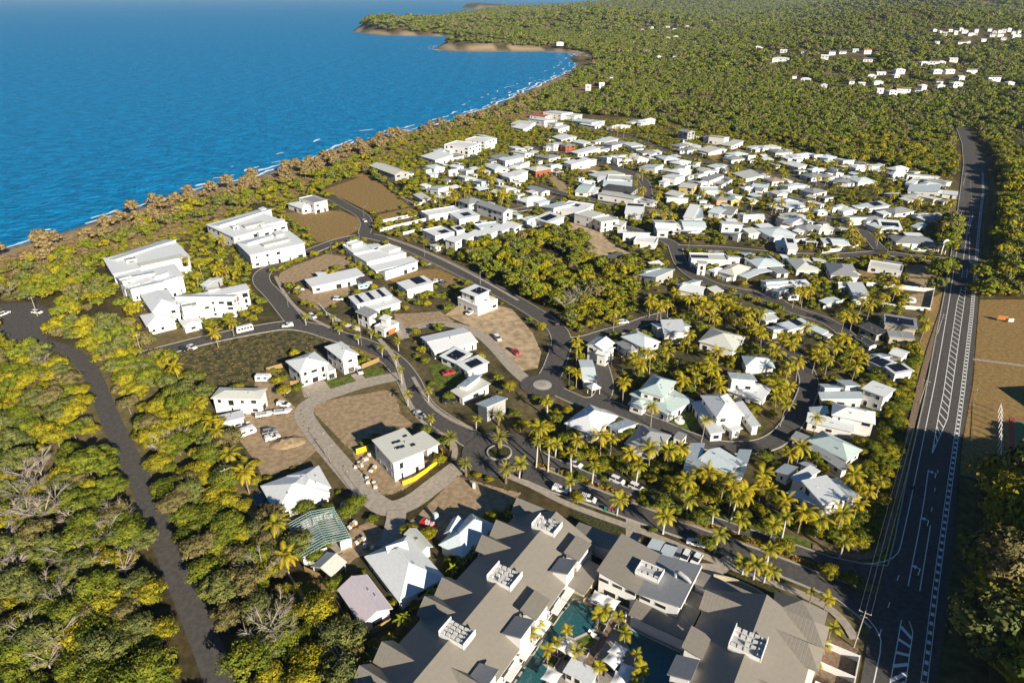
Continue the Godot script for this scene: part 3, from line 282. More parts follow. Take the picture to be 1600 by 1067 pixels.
	["white pergola house inside a walled yard on the dry hillside","",[],"",[[-57.8,-432.3,2.089,16,6.4,3,"S",0.4,"o","w"]]],
	["white cottage with a timber front at the edge of the dark lawn","",[],"",[[9.8,-382,2.162,6.5,7.5,3.6,"S",0.4,"w","w"]]],
	["white house with a steep pyramid roof beside the boulevard palms","",[],"",[[24.3,-175.1,-2.266,13.9,10.5,3.4,"H",2.6,"w","w"],[33.6,-172.4,0.496,7.4,5.3,2.77,"S",1.42,"b","w"]]],
	["dark grey hip-roofed house shaded by tall palms","",[],"",[[39.8,-164.8,-2.173,12.1,9.5,3.3,"H",2.2,"g","w"],[49.9,-167.2,2.516,2.8,3.6,3,"F",0.3,"g","w"]]],
	["two-storey house with pale teal hip roofs and a hipped garage","",[],"",[[47.4,-190.3,-2.122,11.9,8.3,6.3,"H",1.8,"t","w"],[48.4,-188.2,2.254,15.9,13.2,3.4,"H",1.4,"t","w"],[40.7,-185.3,-2.176,5.5,5.3,3,"H",1.2,"t","w"]]],
	["white two-storey house with long side wings and open carports","",[],"",[[60.3,-176.8,1.658,17.8,4.5,3.2,"S",0.5,"w","w"],[65,-178.9,1.7,12.9,8.9,6.2,"H",2,"w","w"],[73,-178.3,1.661,14,2.8,3.2,"S",0.5,"w","w"],[66.5,-171.7,1.976,5.2,3.9,3.4,"S",0.2,"w","w"]]],
	["pale blue house of three long angled roofs behind the boulevard hedge","",[],"",[[51.3,-156,1.207,13.6,4.1,3.26,"S",1.12,"b","w"],[58.4,-153.2,2.198,9.6,8.9,4.2,"G",1.2,"b","w"],[63.6,-153.1,1.101,13.8,3.3,3.33,"S",0.9,"b","w"]]],
	["white two-storey gabled house with a timber balcony next to palms","",[],"",[[32.2,-220.6,-2.223,8,7.6,6,"G",1.4,"w","w"],[33.8,-217.8,2.566,4.4,7.8,4.8,"G",1.3,"w","w"]]],
	["pale hip-roofed house with a high upper storey behind the white gabled house","",[],"",[[47.7,-225.5,2.219,12.1,8.6,5.4,"H",1.8,"b","w"],[43.3,-224.6,2.077,9.2,5.6,3.3,"H",1.2,"g","w"]]],
	["blue-white house with a raised box roof at the sandy cul-de-sac","",[],"",[[62.3,-237.3,1.478,12.1,8.4,4.8,"S",0.6,"w","w"],[62.3,-241.3,0.103,13.7,8.1,2.7,"S",2,"b","w"]]],
	["cream hip-roofed house with white ridge band beside the palm hedge","",[],"",[[79.4,-229.6,-2.169,13.9,13.6,3.4,"H",2.4,"o","w"]]],
	["narrow pale house along the side lane off the roundabout","",[],"",[[26.2,-206.1,-3.134,5,14.3,3.4,"G",1,"b","w"]]],
	["tiny pale pyramid-roofed gazebo at the lane corner","",[],"open",[[27.3,-195.6,-2.642,3.9,3.3,2.8,"H",1.4,"b","w"]]],
	["shaded pale teal hip-roofed house on the inner loop road","",[],"",[[86.9,-211.1,3.023,10.1,7.8,3.8,"H",1.6,"b","w"]]],
	["white two-storey house with a blue-grey single-pitch roof on the inner loop","",[],"",[[76.2,-195.8,-0.173,8.3,7.8,5.7,"S",2,"b","w"],[78.4,-193,2.475,11.5,10.2,3.3,"S",0.4,"w","w"]]],
	["white compound of four flat roofs with a sunlit tall end by the highway hedge","",[],"",[[118.8,-189.6,2.306,7.5,9,6,"S",-0.6,"w","w"],[111.5,-195.2,0,5.1,7,3.63,"S",1.89,"b","w"],[105.7,-194.6,-0.033,6.1,4.9,3,"S",1.33,"b","w"],[106.7,-188.9,1.341,4.6,12.7,2.6,"S",2,"b","w"]]],
	["white house with a ridged upper roof and flat side wings by the highway hedge","",[],"",[[104.6,-175.9,2.703,12.2,7.7,5.2,"H",1.6,"w","w"],[96.1,-180.2,1.303,4.4,5.1,2.89,"S",1.38,"b","w"],[97,-173.7,2.695,13.4,5,3.3,"S",0.4,"w","w"]]],
	["teal hip-roofed house with a grey carport by the highway hedge","",[],"",[[93.3,-161.9,2.234,12.4,8.4,3.4,"H",2,"t","w"],[85.3,-166.3,2.398,4.5,3.8,3,"S",0.3,"g","w"],[89.5,-156.7,2.047,12.1,3.1,3,"S",0.4,"g","w"]]],
	["white house of overlapping single-pitch roofs at the corner of the boulevard hedge","",[],"",[[80.2,-138.4,1.764,9.6,7.2,6.2,"S",0.7,"w","w"],[76.3,-138.3,0.602,3.2,10.3,2.7,"S",2,"b","w"],[79,-147.1,2.158,3.2,8.6,4.4,"S",0.4,"w","w"],[75.5,-150.6,0.696,5.5,4.1,2.87,"S",1.1,"b","w"],[82,-152.7,0.401,2.6,3.9,2.88,"S",1.05,"b","w"],[87.7,-142.5,0.156,2.6,10.5,2.6,"S",2,"b","w"]]],
	["cream hip-roofed house with a solar bank across from the walled corner lot","",[[0,0.2,0.3,5,3]],"",[[139.9,-309.2,1.527,16.3,11.2,3.4,"H",1.8,"o","w"]]],
	["grey hip-roofed house with a small white pyramid porch","",[],"",[[155.4,-301.7,1.34,16.5,12.6,3.6,"H",2,"g","w"],[159,-297.6,-2.91,5.3,4.7,3.2,"H",1.2,"o","w"]]],
	["low cream flat-roofed house beside the dry triangular lawn","",[],"",[[179.2,-307.4,2.602,14.4,9.3,3,"F",0.3,"o","w"]]],
	["white striped single-pitch house beside the long white boundary wall","",[],"",[[151.4,-276.4,1.343,14.2,6.4,4.2,"S",0.7,"w","w"],[147.7,-283.2,1.235,5.2,3.2,3.2,"F",0.3,"b","w"]]],
	["open carport with a pale gable roof at the cul-de-sac","",[],"open",[[135.7,-266.6,2.012,4.2,9.4,3,"G",0.6,"b","w"]]],
	["grey house with a wide solar bank and cream brick walls beside the highway","",[[0,0.1,0.2,12,3]],"",[[153.4,-243.3,2.717,11.7,9.5,4,"S",0.6,"g","c"],[148.6,-233.2,2.861,9.1,5.4,3.3,"S",0.4,"g","c"],[153.1,-247.8,0.084,9.9,3.4,3.52,"S",0.92,"b","c"]]],
	["charcoal low house behind the cream brick house","",[],"",[[140.8,-239.1,1.967,9.2,5.7,3.1,"S",0.4,"d","g"]]],
	["white outbuilding with a dark gable roof amid palms","",[],"",[[133.2,-228,1.854,8,4.2,3.5,"G",0.6,"d","w"]]],
	["white low-gabled house at the head of the highway hedge","",[],"",[[140,-217.5,2.316,4.9,6.8,4,"G",0.9,"w","w"]]],
	["white house with two tilted solar roofs at the head of the highway hedge","",[[0,0.15,0.2,8,3],[1,0.2,0.15,5,3]],"",[[130.8,-211.5,2.111,7,6.8,3.5,"S",0.5,"w","w"],[133.8,-205.3,1.765,5.5,7.5,4,"S",0.5,"w","w"],[133,-216.4,0.204,5.1,5.2,2.78,"S",1.4,"b","w"]]],
	["house with pale blue single-pitch roof, side wing, on the inner loop road","houses of the coastal estate",[],"",[[103.5,-254.4,-0.007,7.3,5.3,2.8,"S",1.27,"b","w"],[103.7,-249.7,1.728,6.2,5.6,2.7,"S",0.93,"w","w"]]],
	["house with pale blue single-pitch roof, solar panels, on the inner loop road","houses of the coastal estate",[[0,0.15,0.2,8,2]],"",[[111.5,-242.8,1.94,6.5,12.2,2.98,"S",0.6,"b","w"],[102.8,-239,0.186,5.3,5.6,2.8,"S",1.34,"b","w"]]],
	["house with pale blue single-pitch roof, side wing, on the inner loop road","houses of the coastal estate",[],"",[[119.2,-238.4,2.092,6.8,3.8,2.8,"S",0.5,"b","w"],[121.3,-234.5,2.092,2.9,2.8,2.6,"S",0.4,"w","w"]]],
	["house with pale blue single-pitch roof, side wing, near the curved white wall","houses of the coastal estate",[],"",[[119.2,-287.8,0.155,11.6,5.7,2.8,"S",1.37,"b","w"],[118.8,-283.5,0.204,12.9,4,2.8,"S",0.96,"b","w"]]],
	["house with pale blue single-pitch roof, solar panels, on the inner loop road","houses of the coastal estate",[[1,0.1,0.1,6,4]],"",[[117.6,-277.2,0.513,5.6,4.8,2.8,"S",1.17,"b","w"],[122.9,-278.5,1.576,11.4,5.6,2.7,"S",0.68,"g","w"]]],
	["house with pale blue single-pitch roof, solar panels, by the corner lot wall","houses of the coastal estate",[[1,0.2,0.3,4,3]],"",[[140.7,-340,1.345,10.5,5.6,2.8,"S",1.35,"b","w"],[143.3,-335.5,2.942,5.2,17.1,4.86,"S",1.81,"w","w"]]],
	["house with pale blue gabled roof, side wing, by the corner lot wall","houses of the coastal estate",[],"",[[172.2,-344.4,3.018,8.7,10,3.06,"G",0.9,"b","w"],[166.3,-345.8,3.018,4.7,7.2,2.6,"S",0.4,"o","w"]]],
	["house with grey hipped roof, solar panels, near the small palm roundabout","houses of the coastal estate",[[0,0.35,0.2,9,3]],"",[[212.8,-347,3.017,21.2,12.2,2.89,"H",1.6,"g","w"],[217.8,-355.1,3.017,9,7.2,2.6,"S",0.4,"w","w"]]],
	["house with pale blue single-pitch roof, side wing, near the small palm roundabout","houses of the coastal estate",[],"",[[198.5,-384.7,0.081,10.9,9.2,2.8,"S",2,"b","w"],[207.6,-383.9,-2.807,13.3,8.5,3.4,"H",1,"g","w"]]],
	["house with pale blue single-pitch roof, solar panels, near the small palm roundabout","houses of the coastal estate",[[1,0.1,0.3,8,3]],"",[[207.7,-371.3,1.987,10.1,12,3.06,"S",0.5,"b","w"],[212.5,-371.4,2.881,11.4,11.8,2.7,"S",1.9,"w","w"],[228.4,-370.4,2.01,5,7.8,2.7,"S",1.24,"t","w"]]],
	["house with grey hipped roof, side wing, near the highway palms","houses of the coastal estate",[],"",[[232.4,-401.9,-2.761,16.5,11.3,2.98,"H",1.8,"g","w"],[222.4,-397.3,-2.761,7.9,6.3,2.6,"S",0.4,"w","w"]]],
	["house with white single-pitch roof, solar panels, near the highway palms","houses of the coastal estate",[[0,0.25,0.2,9,3]],"",[[222.9,-411,1.631,11.1,12.9,2.7,"S",1.9,"w","w"],[213.6,-410.8,1.631,5.2,8.2,2.6,"S",0.4,"b","w"]]],
	["house with grey hipped roof, side wing, near the highway palms","houses of the coastal estate",[],"",[[246.9,-388.1,-2.744,12.1,8.6,3.06,"H",2.4,"g","w"],[239.2,-386.2,-2.744,5,6.1,2.6,"S",0.4,"w","w"]]],
	["house with pale blue single-pitch roof, side wing, between the palms of the middle estate","houses of the coastal estate",[],"",[[195.4,-406.2,0.522,8.8,6.2,2.8,"S",1.5,"b","w"],[202.6,-403.1,1.844,6.6,10.4,2.89,"G",0.7,"w","w"]]],
	["house with pale blue hipped roof, side wing, between the palms of the middle estate","houses of the coastal estate",[],"",[[185.4,-400.3,-2.723,9.1,4.9,2.89,"H",1,"b","w"],[184.3,-403.6,-2.723,3.7,3,2.6,"S",0.4,"g","w"]]],
	["house with grey single-pitch roof, solar panels, between the palms of the middle estate","houses of the coastal estate",[[0,0.1,0.3,14,2]],"",[[183.2,-425.5,-0.909,14.8,9.2,2.7,"S",1.9,"g","w"],[190.2,-417.7,-0.909,8.6,5.2,2.6,"S",0.4,"w","w"]]],
	["house with white gabled roof, side wing, between the palms of the middle estate","houses of the coastal estate",[],"",[[174,-412,1.938,9.4,16.5,3.06,"G",1,"w","w"],[175.7,-406.2,1.938,3.8,9.1,2.6,"S",0.4,"b","w"]]],
	["house with pale blue hipped roof, side wing, along the palm-lined estate street","houses of the coastal estate",[],"",[[190.8,-459.6,-2.587,17.4,10.2,3.06,"H",1.2,"b","w"],[196.7,-454.8,-2.587,8.1,6,2.6,"S",0.4,"o","w"]]],
	["house with grey hipped roof, side wing, along the palm-lined estate street","houses of the coastal estate",[],"",[[199.7,-447,-2.64,14,11.5,2.98,"H",1.4,"g","w"],[194.7,-454.1,-2.64,6.7,8.2,2.6,"S",0.4,"g","w"]]],
	["house with white single-pitch roof, side wing, between the palms of the middle estate","houses of the coastal estate",[],"",[[161.5,-383.8,1.432,20.5,9.2,2.7,"S",1.48,"w","w"],[154.6,-377.9,-1.679,12.1,5.7,2.7,"S",0.76,"d","w"]]],
	["house with grey hipped roof, side wing, by the corner lot wall","houses of the coastal estate",[],"",[[165.3,-369.2,-2.434,13.6,9,2.89,"H",1.3,"g","w"],[158.4,-363,-2.434,6.9,4.5,2.6,"S",0.4,"w","w"]]],
	["house with cream hipped roof, side wing, by the corner lot wall","houses of the coastal estate",[],"",[[173.8,-366.5,-2.906,11.4,6.9,2.89,"H",1.3,"o","w"],[172.1,-370.9,-2.906,6,3.6,2.6,"S",0.4,"w","w"]]],
	["house with grey hipped roof, side wing, along the palm-lined estate street","houses of the coastal estate",[],"",[[229.7,-474.1,-2.121,11.4,10.1,2.98,"H",1.2,"g","w"],[223.4,-477,-2.121,4.6,5.2,2.6,"S",0.4,"w","w"]]],
	["house with pale blue hipped roof, solar panels, near the highway palms","houses of the coastal estate",[[0,0.35,0.35,6,3]],"",[[244,-475.2,-2.977,14.7,14.4,3.23,"H",1.6,"b","w"],[234.5,-472.8,-2.977,6.8,8.5,2.6,"S",0.4,"g","w"]]],
	["house with white gabled roof, side wing, along the palm-lined estate street","houses of the coastal estate",[],"",[[237.7,-483.9,1.779,5.6,8,2.98,"G",0.8,"w","w"],[243.3,-486.2,1.779,2.4,5.6,2.6,"S",0.4,"b","w"]]],
	["house with pale blue hipped roof, side wing, near the highway palms","houses of the coastal estate",[],"",[[287,-510.4,-2.644,15.7,9.2,3.06,"H",1.8,"b","w"],[278.9,-493.8,-3.043,13.1,8.4,2.89,"H",2,"w","w"]]],
	["house with cream single-pitch roof, side wing, near the highway palms","houses of the coastal estate",[],"",[[291.3,-490.1,-0.282,16.1,8.2,2.7,"S",1.18,"o","w"],[301.3,-486.7,-0.282,7,5,2.6,"S",0.4,"w","w"]]],
	["house with white single-pitch roof, solar panels, near the highway palms","houses of the coastal estate",[[0,0.2,0.2,9,2]],"",[[295.4,-471.9,-0.756,15.2,14.9,2.7,"S",1.9,"w","w"],[287.5,-478.9,-0.756,8.3,8.3,2.6,"S",0.4,"w","w"]]],
	["house with pale blue hipped roof, side wing, near the highway palms","houses of the coastal estate",[],"",[[281.7,-460.2,-2.566,15.8,11.9,3.06,"H",1.4,"b","w"],[289.7,-466.8,-2.566,6.9,8.4,2.6,"S",0.4,"w","w"]]],
	["house with pale blue single-pitch roof, side wing, near the highway palms","houses of the coastal estate",[],"",[[275,-451.7,1.021,21.1,18.1,2.8,"S",2,"b","w"],[285.8,-443.5,1.021,11.1,12.7,2.6,"S",0.4,"w","w"]]],
	["house with cream hipped roof, side wing, near the highway palms","houses of the coastal estate",[],"",[[260,-432.5,-2.582,15.1,12.3,3.06,"H",1,"o","c"],[251.1,-427.2,-2.582,8,7,2.6,"S",0.4,"o","c"]]],
	["house with white single-pitch roof, side wing, near the highway palms","houses of the coastal estate",[],"",[[266.6,-428.3,-0.925,9.2,11,2.7,"S",1.41,"w","c"],[271.8,-424,-0.925,5.5,7.5,2.6,"S",0.4,"g","c"]]],
	["house with white single-pitch roof, side wing, near the highway palms","houses of the coastal estate",[],"",[[275.9,-468.7,2.2,5.2,8.5,2.7,"S",1.5,"w","w"],[271.5,-464.8,2.2,3.1,4.5,2.6,"S",0.4,"g","w"]]],
	["house with white hipped roof, side wing, on the dirt track at the forest edge","houses of the coastal estate",[],"",[[233.2,-556.8,-2.722,23.5,12.9,3.06,"H",1.3,"w","w"],[220,-549.5,-2.722,9.5,8.9,2.6,"S",0.4,"w","w"]]],
	["house with pale blue single-pitch roof, side wing, on the dirt track at the forest edge","houses of the coastal estate",[],"",[[242.3,-555.6,0.245,8.3,12.2,2.8,"S",2,"b","w"],[247.6,-558.3,0.245,4.8,6.4,2.6,"S",0.4,"g","w"]]],
	["house with pale blue hipped roof, side wing, on the dirt track at the forest edge","houses of the coastal estate",[],"",[[250.7,-551.2,-2.479,13.8,11.6,3.06,"H",1.2,"b","w"],[257.1,-557.6,-2.479,6.1,7.4,2.6,"S",0.4,"w","w"]]],
	["house with pale blue single-pitch roof, side wing, along the palm-lined estate street","houses of the coastal estate",[],"",[[258.5,-535.6,0.187,10.6,11.2,2.8,"S",2,"b","w"],[258.5,-543.9,0.187,4.3,7.4,2.6,"S",0.4,"w","w"]]],
	["house with white hipped roof, side wing, along the palm-lined estate street","houses of the coastal estate",[],"",[[261.7,-516.1,-2.907,13.7,8.5,2.98,"H",1.4,"w","w"],[261.3,-521.9,-2.907,6.9,4.4,2.6,"S",0.4,"w","w"]]],
	["house with white single-pitch roof, side wing, near the highway palms","houses of the coastal estate",[],"",[[272.4,-519.6,-1.255,8.8,8.5,2.7,"S",0.9,"w","w"],[266.9,-517.8,-1.255,5,4.4,2.6,"S",0.4,"w","w"]]],
	["house with white single-pitch roof, side wing, along the palm-lined estate street","houses of the coastal estate",[],"",[[215.1,-523,2.013,16.4,8.8,2.7,"S",1.31,"w","w"],[209.6,-532.3,2.013,7.2,5.1,2.6,"S",0.4,"o","w"]]],
	["house with white hipped roof, side wing, along the palm-lined estate street","houses of the coastal estate",[],"",[[224.2,-507.5,-2.776,10,6.4,2.89,"H",1.2,"w","w"],[230.4,-510,-2.776,4.9,4.2,2.6,"S",0.4,"w","w"]]],
	["house with grey single-pitch roof, side wing, along the palm-lined estate street","houses of the coastal estate",[],"",[[236.4,-498.7,-1.186,8.4,8.3,2.7,"S",1.86,"g","w"],[230.5,-496.6,-1.186,3.9,6.1,2.6,"S",0.4,"b","w"]]],
	["house with grey hipped roof, side wing, along the palm-lined estate street","houses of the coastal estate",[],"",[[214.4,-488.6,1.964,12.1,11.2,2.98,"H",1.2,"g","w"],[221.9,-491.3,1.964,5,6.8,2.6,"S",0.4,"w","w"]]],
	["house with grey hipped roof, side wing, along the palm-lined estate street","houses of the coastal estate",[],"",[[224.6,-487.9,-2.469,10.3,9.5,2.98,"H",1.2,"g","w"],[221.4,-494.5,-2.469,5.3,6.8,2.6,"S",0.4,"g","w"]]],
	["house with pale blue single-pitch roof, solar panels, beside the cleared sandy pad","houses of the coastal estate",[[0,0.5,0.1,7,3]],"",[[85.5,-370,-0.106,12.4,11.8,4.65,"S",2,"b","w"],[82.6,-361.7,-0.106,6.8,7.6,3.9,"S",0.4,"w","w"]]],
	["house with pale blue gabled roof, side wing, beside the cleared sandy pad","houses of the coastal estate",[],"",[[101.9,-371.9,3.074,13,12.9,3.91,"G",1,"b","w"],[92.8,-370.9,3.074,7.2,6.6,3.4,"S",0.4,"o","w"]]],
	["house with white single-pitch roof, side wing, near the curved white wall","houses of the coastal estate",[],"open",[[97,-361.1,-0.127,10,5.8,2.7,"S",1.25,"w","w"],[90.5,-361.6,-0.127,4.2,3.6,2.6,"S",0.4,"w","w"]]],
	["house with white single-pitch roof, side wing, between the palms of the middle estate","houses of the coastal estate",[],"",[[106.2,-393.4,2.746,6.2,23,3.89,"S",1.9,"w","w"],[109.7,-392.5,1.359,20.6,5.6,3.05,"S",1.36,"b","w"]]],
	["house with pale blue gabled roof, side wing, between the palms of the middle estate","houses of the coastal estate",[],"",[[124.4,-400.2,2.446,7.8,15.3,3.4,"G",1,"b","w"],[130.5,-399.9,2.642,7.7,16.9,3.4,"G",1,"g","w"]]],
	["house with pale blue single-pitch roof, solar panels, between the palms of the middle estate","houses of the coastal estate",[[0,0.45,0.3,4,3]],"",[[138.4,-390.2,0.063,9.4,9.7,3.06,"S",2,"b","w"],[140.8,-388.8,2.966,13.7,6.3,2.7,"S",1.08,"w","w"]]],
	["two-storey house with white single-pitch roof, side wing, by the corner lot wall","houses of the coastal estate",[],"",[[121.7,-366.7,-0.185,11.9,11.4,5.01,"S",1.9,"w","w"],[119.6,-355.7,0.691,3.6,9.9,2.8,"S",2,"b","w"]]],
	["house with cream gabled roof, solar panels, by the corner lot wall","houses of the coastal estate",[[0,0.1,0.1,4,3],[0,0.6,0.1,4,3]],"",[[129.5,-362.4,-2.846,7.2,13.8,3.57,"G",0.9,"o","w"],[134.8,-362.2,-2.846,4.1,7.5,2.7,"S",0.4,"b","w"]]],
	["house with pale blue hipped roof, side wing, by the corner lot wall","houses of the coastal estate",[],"",[[144.4,-359.7,-2.887,16,15.2,3.23,"H",1.4,"b","w"],[142.5,-370.3,-2.887,8.8,9.1,2.6,"S",0.4,"w","w"]]],
	["house with cream flat roof, solar panels, near the curved white wall","houses of the coastal estate",[[0,0.5,0.3,12,2]],"",[[96.8,-318,3.047,17.9,9.1,3.74,"F",0.3,"o","w"],[90.3,-305.7,-0.202,4.8,6.5,5.17,"S",1.03,"o","w"],[109.2,-318.7,-0.129,6.5,7.7,2.8,"S",1.86,"b","w"]]],
	["house with cream hipped roof, solar panels, near the curved white wall","houses of the coastal estate",[[0,0.15,0.45,6,3],[0,0.45,0.5,4,3]],"",[[105.4,-303,-2.357,15.8,8.7,3.06,"H",1.8,"o","w"],[96.8,-303.1,-2.542,7.3,4.7,2.8,"H",1.2,"w","w"]]],
	["house with pale blue hipped roof, solar panels, near the curved white wall","houses of the coastal estate",[[0,0.1,0.3,4,4],[0,0.6,0.2,4,3]],"",[[122.6,-313.1,-2.952,14.1,13.6,3.23,"H",1.4,"b","w"],[126.4,-303.6,-2.952,6.8,9.3,2.6,"S",0.4,"g","w"]]],
	["house with pale blue gabled roof, side wing, near the curved white wall","houses of the coastal estate",[],"open",[[114.3,-298.7,2.155,4.5,18.1,2.8,"G",0.7,"b","w"],[111.1,-300.2,2.155,2.2,13.1,2.6,"S",0.4,"o","w"]]],
	["house with pale blue single-pitch roof, side wing, near the curved white wall","houses of the coastal estate",[],"",[[65.6,-302.1,0.508,9,3.6,2.8,"S",0.86,"b","w"],[67.3,-297.4,0.754,14.6,10.3,2.8,"S",2,"b","g"]]],
	["house with pale blue single-pitch roof, side wing, near the curved white wall","houses of the coastal estate",[],"",[[79.7,-285.9,0.499,11.8,4.8,2.8,"S",1.17,"b","w"],[79.5,-278.9,2.588,10.3,6.3,2.7,"S",1.44,"w","w"]]],
	["house with cream single-pitch roof, side wing, between the palms of the middle estate","houses of the coastal estate",[],"",[[161.1,-386.7,1.755,7.3,10.3,2.7,"S",1.67,"o","w"],[159.1,-378.4,0.828,11.8,8.4,2.8,"S",2,"b","w"]]],
	["house with white single-pitch roof, solar panels, beside the cleared sandy pad","houses of the coastal estate",[[0,0.25,0.2,6,6]],"",[[21.3,-381.2,2.256,13.6,12.8,4.04,"S",1.52,"w","w"],[10.7,-384.2,0.797,10.3,6.7,2.8,"S",1.61,"b","w"]]],
	["house with pale blue single-pitch roof, solar panels, beside the cleared sandy pad","houses of the coastal estate",[[1,0.4,0.2,8,3]],"",[[28,-410.4,0.672,18.4,13.3,2.8,"S",2,"b","w"],[38.5,-406.9,2.659,16.5,19.3,3.57,"F",0.3,"w","w"]]],
	["two-storey house with cream flat roof, side wing, beside the cleared sandy pad","houses of the coastal estate",[],"",[[44.7,-384,2.356,13.4,11.4,5.77,"F",0.3,"o","w"],[52.7,-375,2.021,10.2,11.9,5.58,"F",0.3,"o","w"],[60.1,-373.7,2.56,8.2,6.6,3.59,"S",0.8,"o","w"]]],
	["house with pale blue single-pitch roof, side wing, beside the cleared sandy pad","houses of the coastal estate",[],"",[[66.8,-352.9,-0.137,15,4.3,4.55,"S",1.02,"b","w"],[71,-345.7,2.793,11.4,10.4,3.4,"F",0.3,"w","w"]]],
	["house with white single-pitch roof, solar panels, beside the cleared sandy pad","houses of the coastal estate",[[0,0.05,0.1,9,2]],"",[[73.5,-399.2,2.917,11.1,16.7,3.89,"S",1.9,"w","w"],[75.8,-411.1,2.917,6.3,10.8,3,"S",0.4,"b","w"]]],
	["dark brown gabled barn-like house beside the cleared sand","",[],"",[[50,-317.3,-2.55,10.3,5.2,4.4,"G",1.4,"d","r"]]],
	["house with cream single-pitch roof, side wing, by the straight cross street","houses of the coastal estate",[],"",[[69.8,-433.5,-0.58,26.2,14.9,2.7,"S",1.9,"o","w"],[84.7,-423.8,-0.58,13.5,8.3,2.6,"S",0.4,"o","w"]]],
	["house with charcoal hipped roof, solar panels, by the straight cross street","houses of the coastal estate",[[0,0.4,0.2,7,2]],"",[[72,-451.2,2.69,21.2,15.5,3.4,"H",1.2,"d","g"],[73.8,-462.8,2.69,9.4,10,2.6,"S",0.4,"w","g"]]],
	["house with pale blue single-pitch roof, side wing, by the straight cross street","houses of the coastal estate",[],"",[[72.6,-466.4,2.978,19.8,18.3,3.06,"S",0.4,"b","w"],[66.8,-453.6,2.978,9.5,12.5,2.6,"S",0.4,"b","w"]]],
	["house with white hipped roof, side wing, among the palms behind the dry hillside","houses of the coastal estate",[],"",[[12.1,-426.5,-2.439,16.9,11,3.06,"H",1.6,"w","w"],[18.6,-422,-2.439,9.6,6.2,2.6,"S",0.4,"b","w"]]],
	["house with grey gabled roof, side wing, among the palms behind the dry hillside","houses of the coastal estate",[],"",[[17.5,-450.2,2.251,16,8.1,3.06,"G",0.9,"g","w"],[13.5,-445.4,2.251,7.2,5.8,2.6,"S",0.4,"w","w"]]],
	["house with pale teal gabled roof, side wing, by the straight cross street","houses of the coastal estate",[],"",[[49.2,-452.9,2.795,9,23.6,3.23,"G",1.2,"t","w"],[54.8,-449.8,2.795,5.1,13.5,2.6,"S",0.4,"w","w"]]],
	["house with white single-pitch roof, side wing, near the stepped townhouse row","houses of the coastal estate",[],"",[[1.8,-365.4,-0.77,9.3,7.7,2.91,"S",0.8,"w","w"],[5.4,-360.4,-0.77,4.1,5,2.6,"S",0.4,"g","w"]]],
	["two-storey house with white single-pitch roof, side wing, on the street under the forest edge","houses of the coastal estate",[],"",[[49.1,-758.2,-0.609,24,23.9,5.01,"S",1.9,"w","w"],[64.6,-750.9,-0.609,13.9,17.4,4.1,"S",0.4,"w","w"]]],
	["white house with a long orange-red roof at the forest edge","",[],"",[[30.7,-754.2,2.516,20.7,14.6,3.8,"S",0.4,"r","w"]]],
	["two-storey house with white single-pitch roof, side wing, on the street under the forest edge","houses of the coastal estate",[],"",[[30.7,-712.6,-0.75,22.7,20.5,5.01,"S",1.9,"w","w"],[42.2,-701.4,-0.75,13.4,12,4.3,"S",0.4,"o","w"]]],
	["house with cream single-pitch roof, side wing, on the street under the forest edge","houses of the coastal estate",[],"",[[11.1,-702.3,2.497,21.1,14.7,2.98,"S",1.9,"o","w"],[9.5,-684.6,2.325,17.2,12.5,2.7,"S",1.9,"w","w"]]],
	["house with pale blue single-pitch roof, side wing, on the street under the forest edge","houses of the coastal estate",[],"",[[75.6,-714.9,0.68,19,33.2,3.06,"S",2,"b","w"],[79.7,-702.1,2.328,20.9,14.8,2.7,"S",1.86,"w","w"]]],
	["house with pale blue single-pitch roof, side wing, on the street under the forest edge","houses of the coastal estate",[],"",[[98.7,-688.7,0.837,13.6,7.6,2.8,"S",1.82,"b","w"],[107.3,-690.1,-2.528,13.7,12.1,3.23,"H",1.4,"w","w"]]],
	["house with pale blue single-pitch roof, side wing, on the street under the forest edge","houses of the coastal estate",[],"",[[127.5,-719.8,0.837,14.3,11.5,2.8,"S",2,"b","w"],[119.8,-713.2,0.837,8.3,7.6,2.6,"S",0.4,"b","w"]]],
	["house with white hipped roof, side wing, on the street under the forest edge","houses of the coastal estate",[],"",[[137,-714.5,-2.239,19.7,8.4,4.65,"H",1.6,"w","w"],[129,-703.6,-2.239,10.4,5.2,4.1,"S",0.4,"w","w"]]],
	["house with white single-pitch roof, side wing, on the street under the forest edge","houses of the coastal estate",[],"",[[46.9,-674.7,2.092,11.2,13.3,3.89,"S",1.9,"w","w"],[44.5,-681.8,2.092,5.1,7.9,3.4,"S",0.4,"g","w"]]],
	["house with white single-pitch roof, side wing, behind the red-walled house","houses of the coastal estate",[],"",[[45.9,-631.9,2.01,18.1,13.1,2.7,"S",1.76,"w","w"],[53.4,-637.9,2.01,10.7,8,2.6,"S",0.4,"o","w"]]],
	["house with white single-pitch roof, side wing, behind the red-walled house","houses of the coastal estate",[],"",[[60.8,-610.4,2.23,15.1,8.7,2.7,"S",1.05,"w","w"],[67.7,-602.3,2.23,8.8,4.6,2.6,"S",0.4,"o","w"]]],
	["house with white single-pitch roof, side wing, behind the red-walled house","houses of the coastal estate",[],"",[[35.4,-591.6,-0.778,9.7,10.5,3.89,"S",1.9,"w","w"],[29.4,-587.3,-0.778,4.9,5.7,3,"S",0.4,"w","w"]]],
	["red-walled two-storey house with a grey roof","",[],"",[[47,-587.4,1.998,11,10.5,5.2,"H",1.2,"g","r"]]],
	["house with white single-pitch roof, side wing, behind the red-walled house","houses of the coastal estate",[],"",[[60.5,-572.1,2.179,10.3,24.6,3.15,"S",1.9,"w","w"],[74.9,-582.5,2.179,4.9,15.7,2.6,"S",0.4,"g","w"]]],
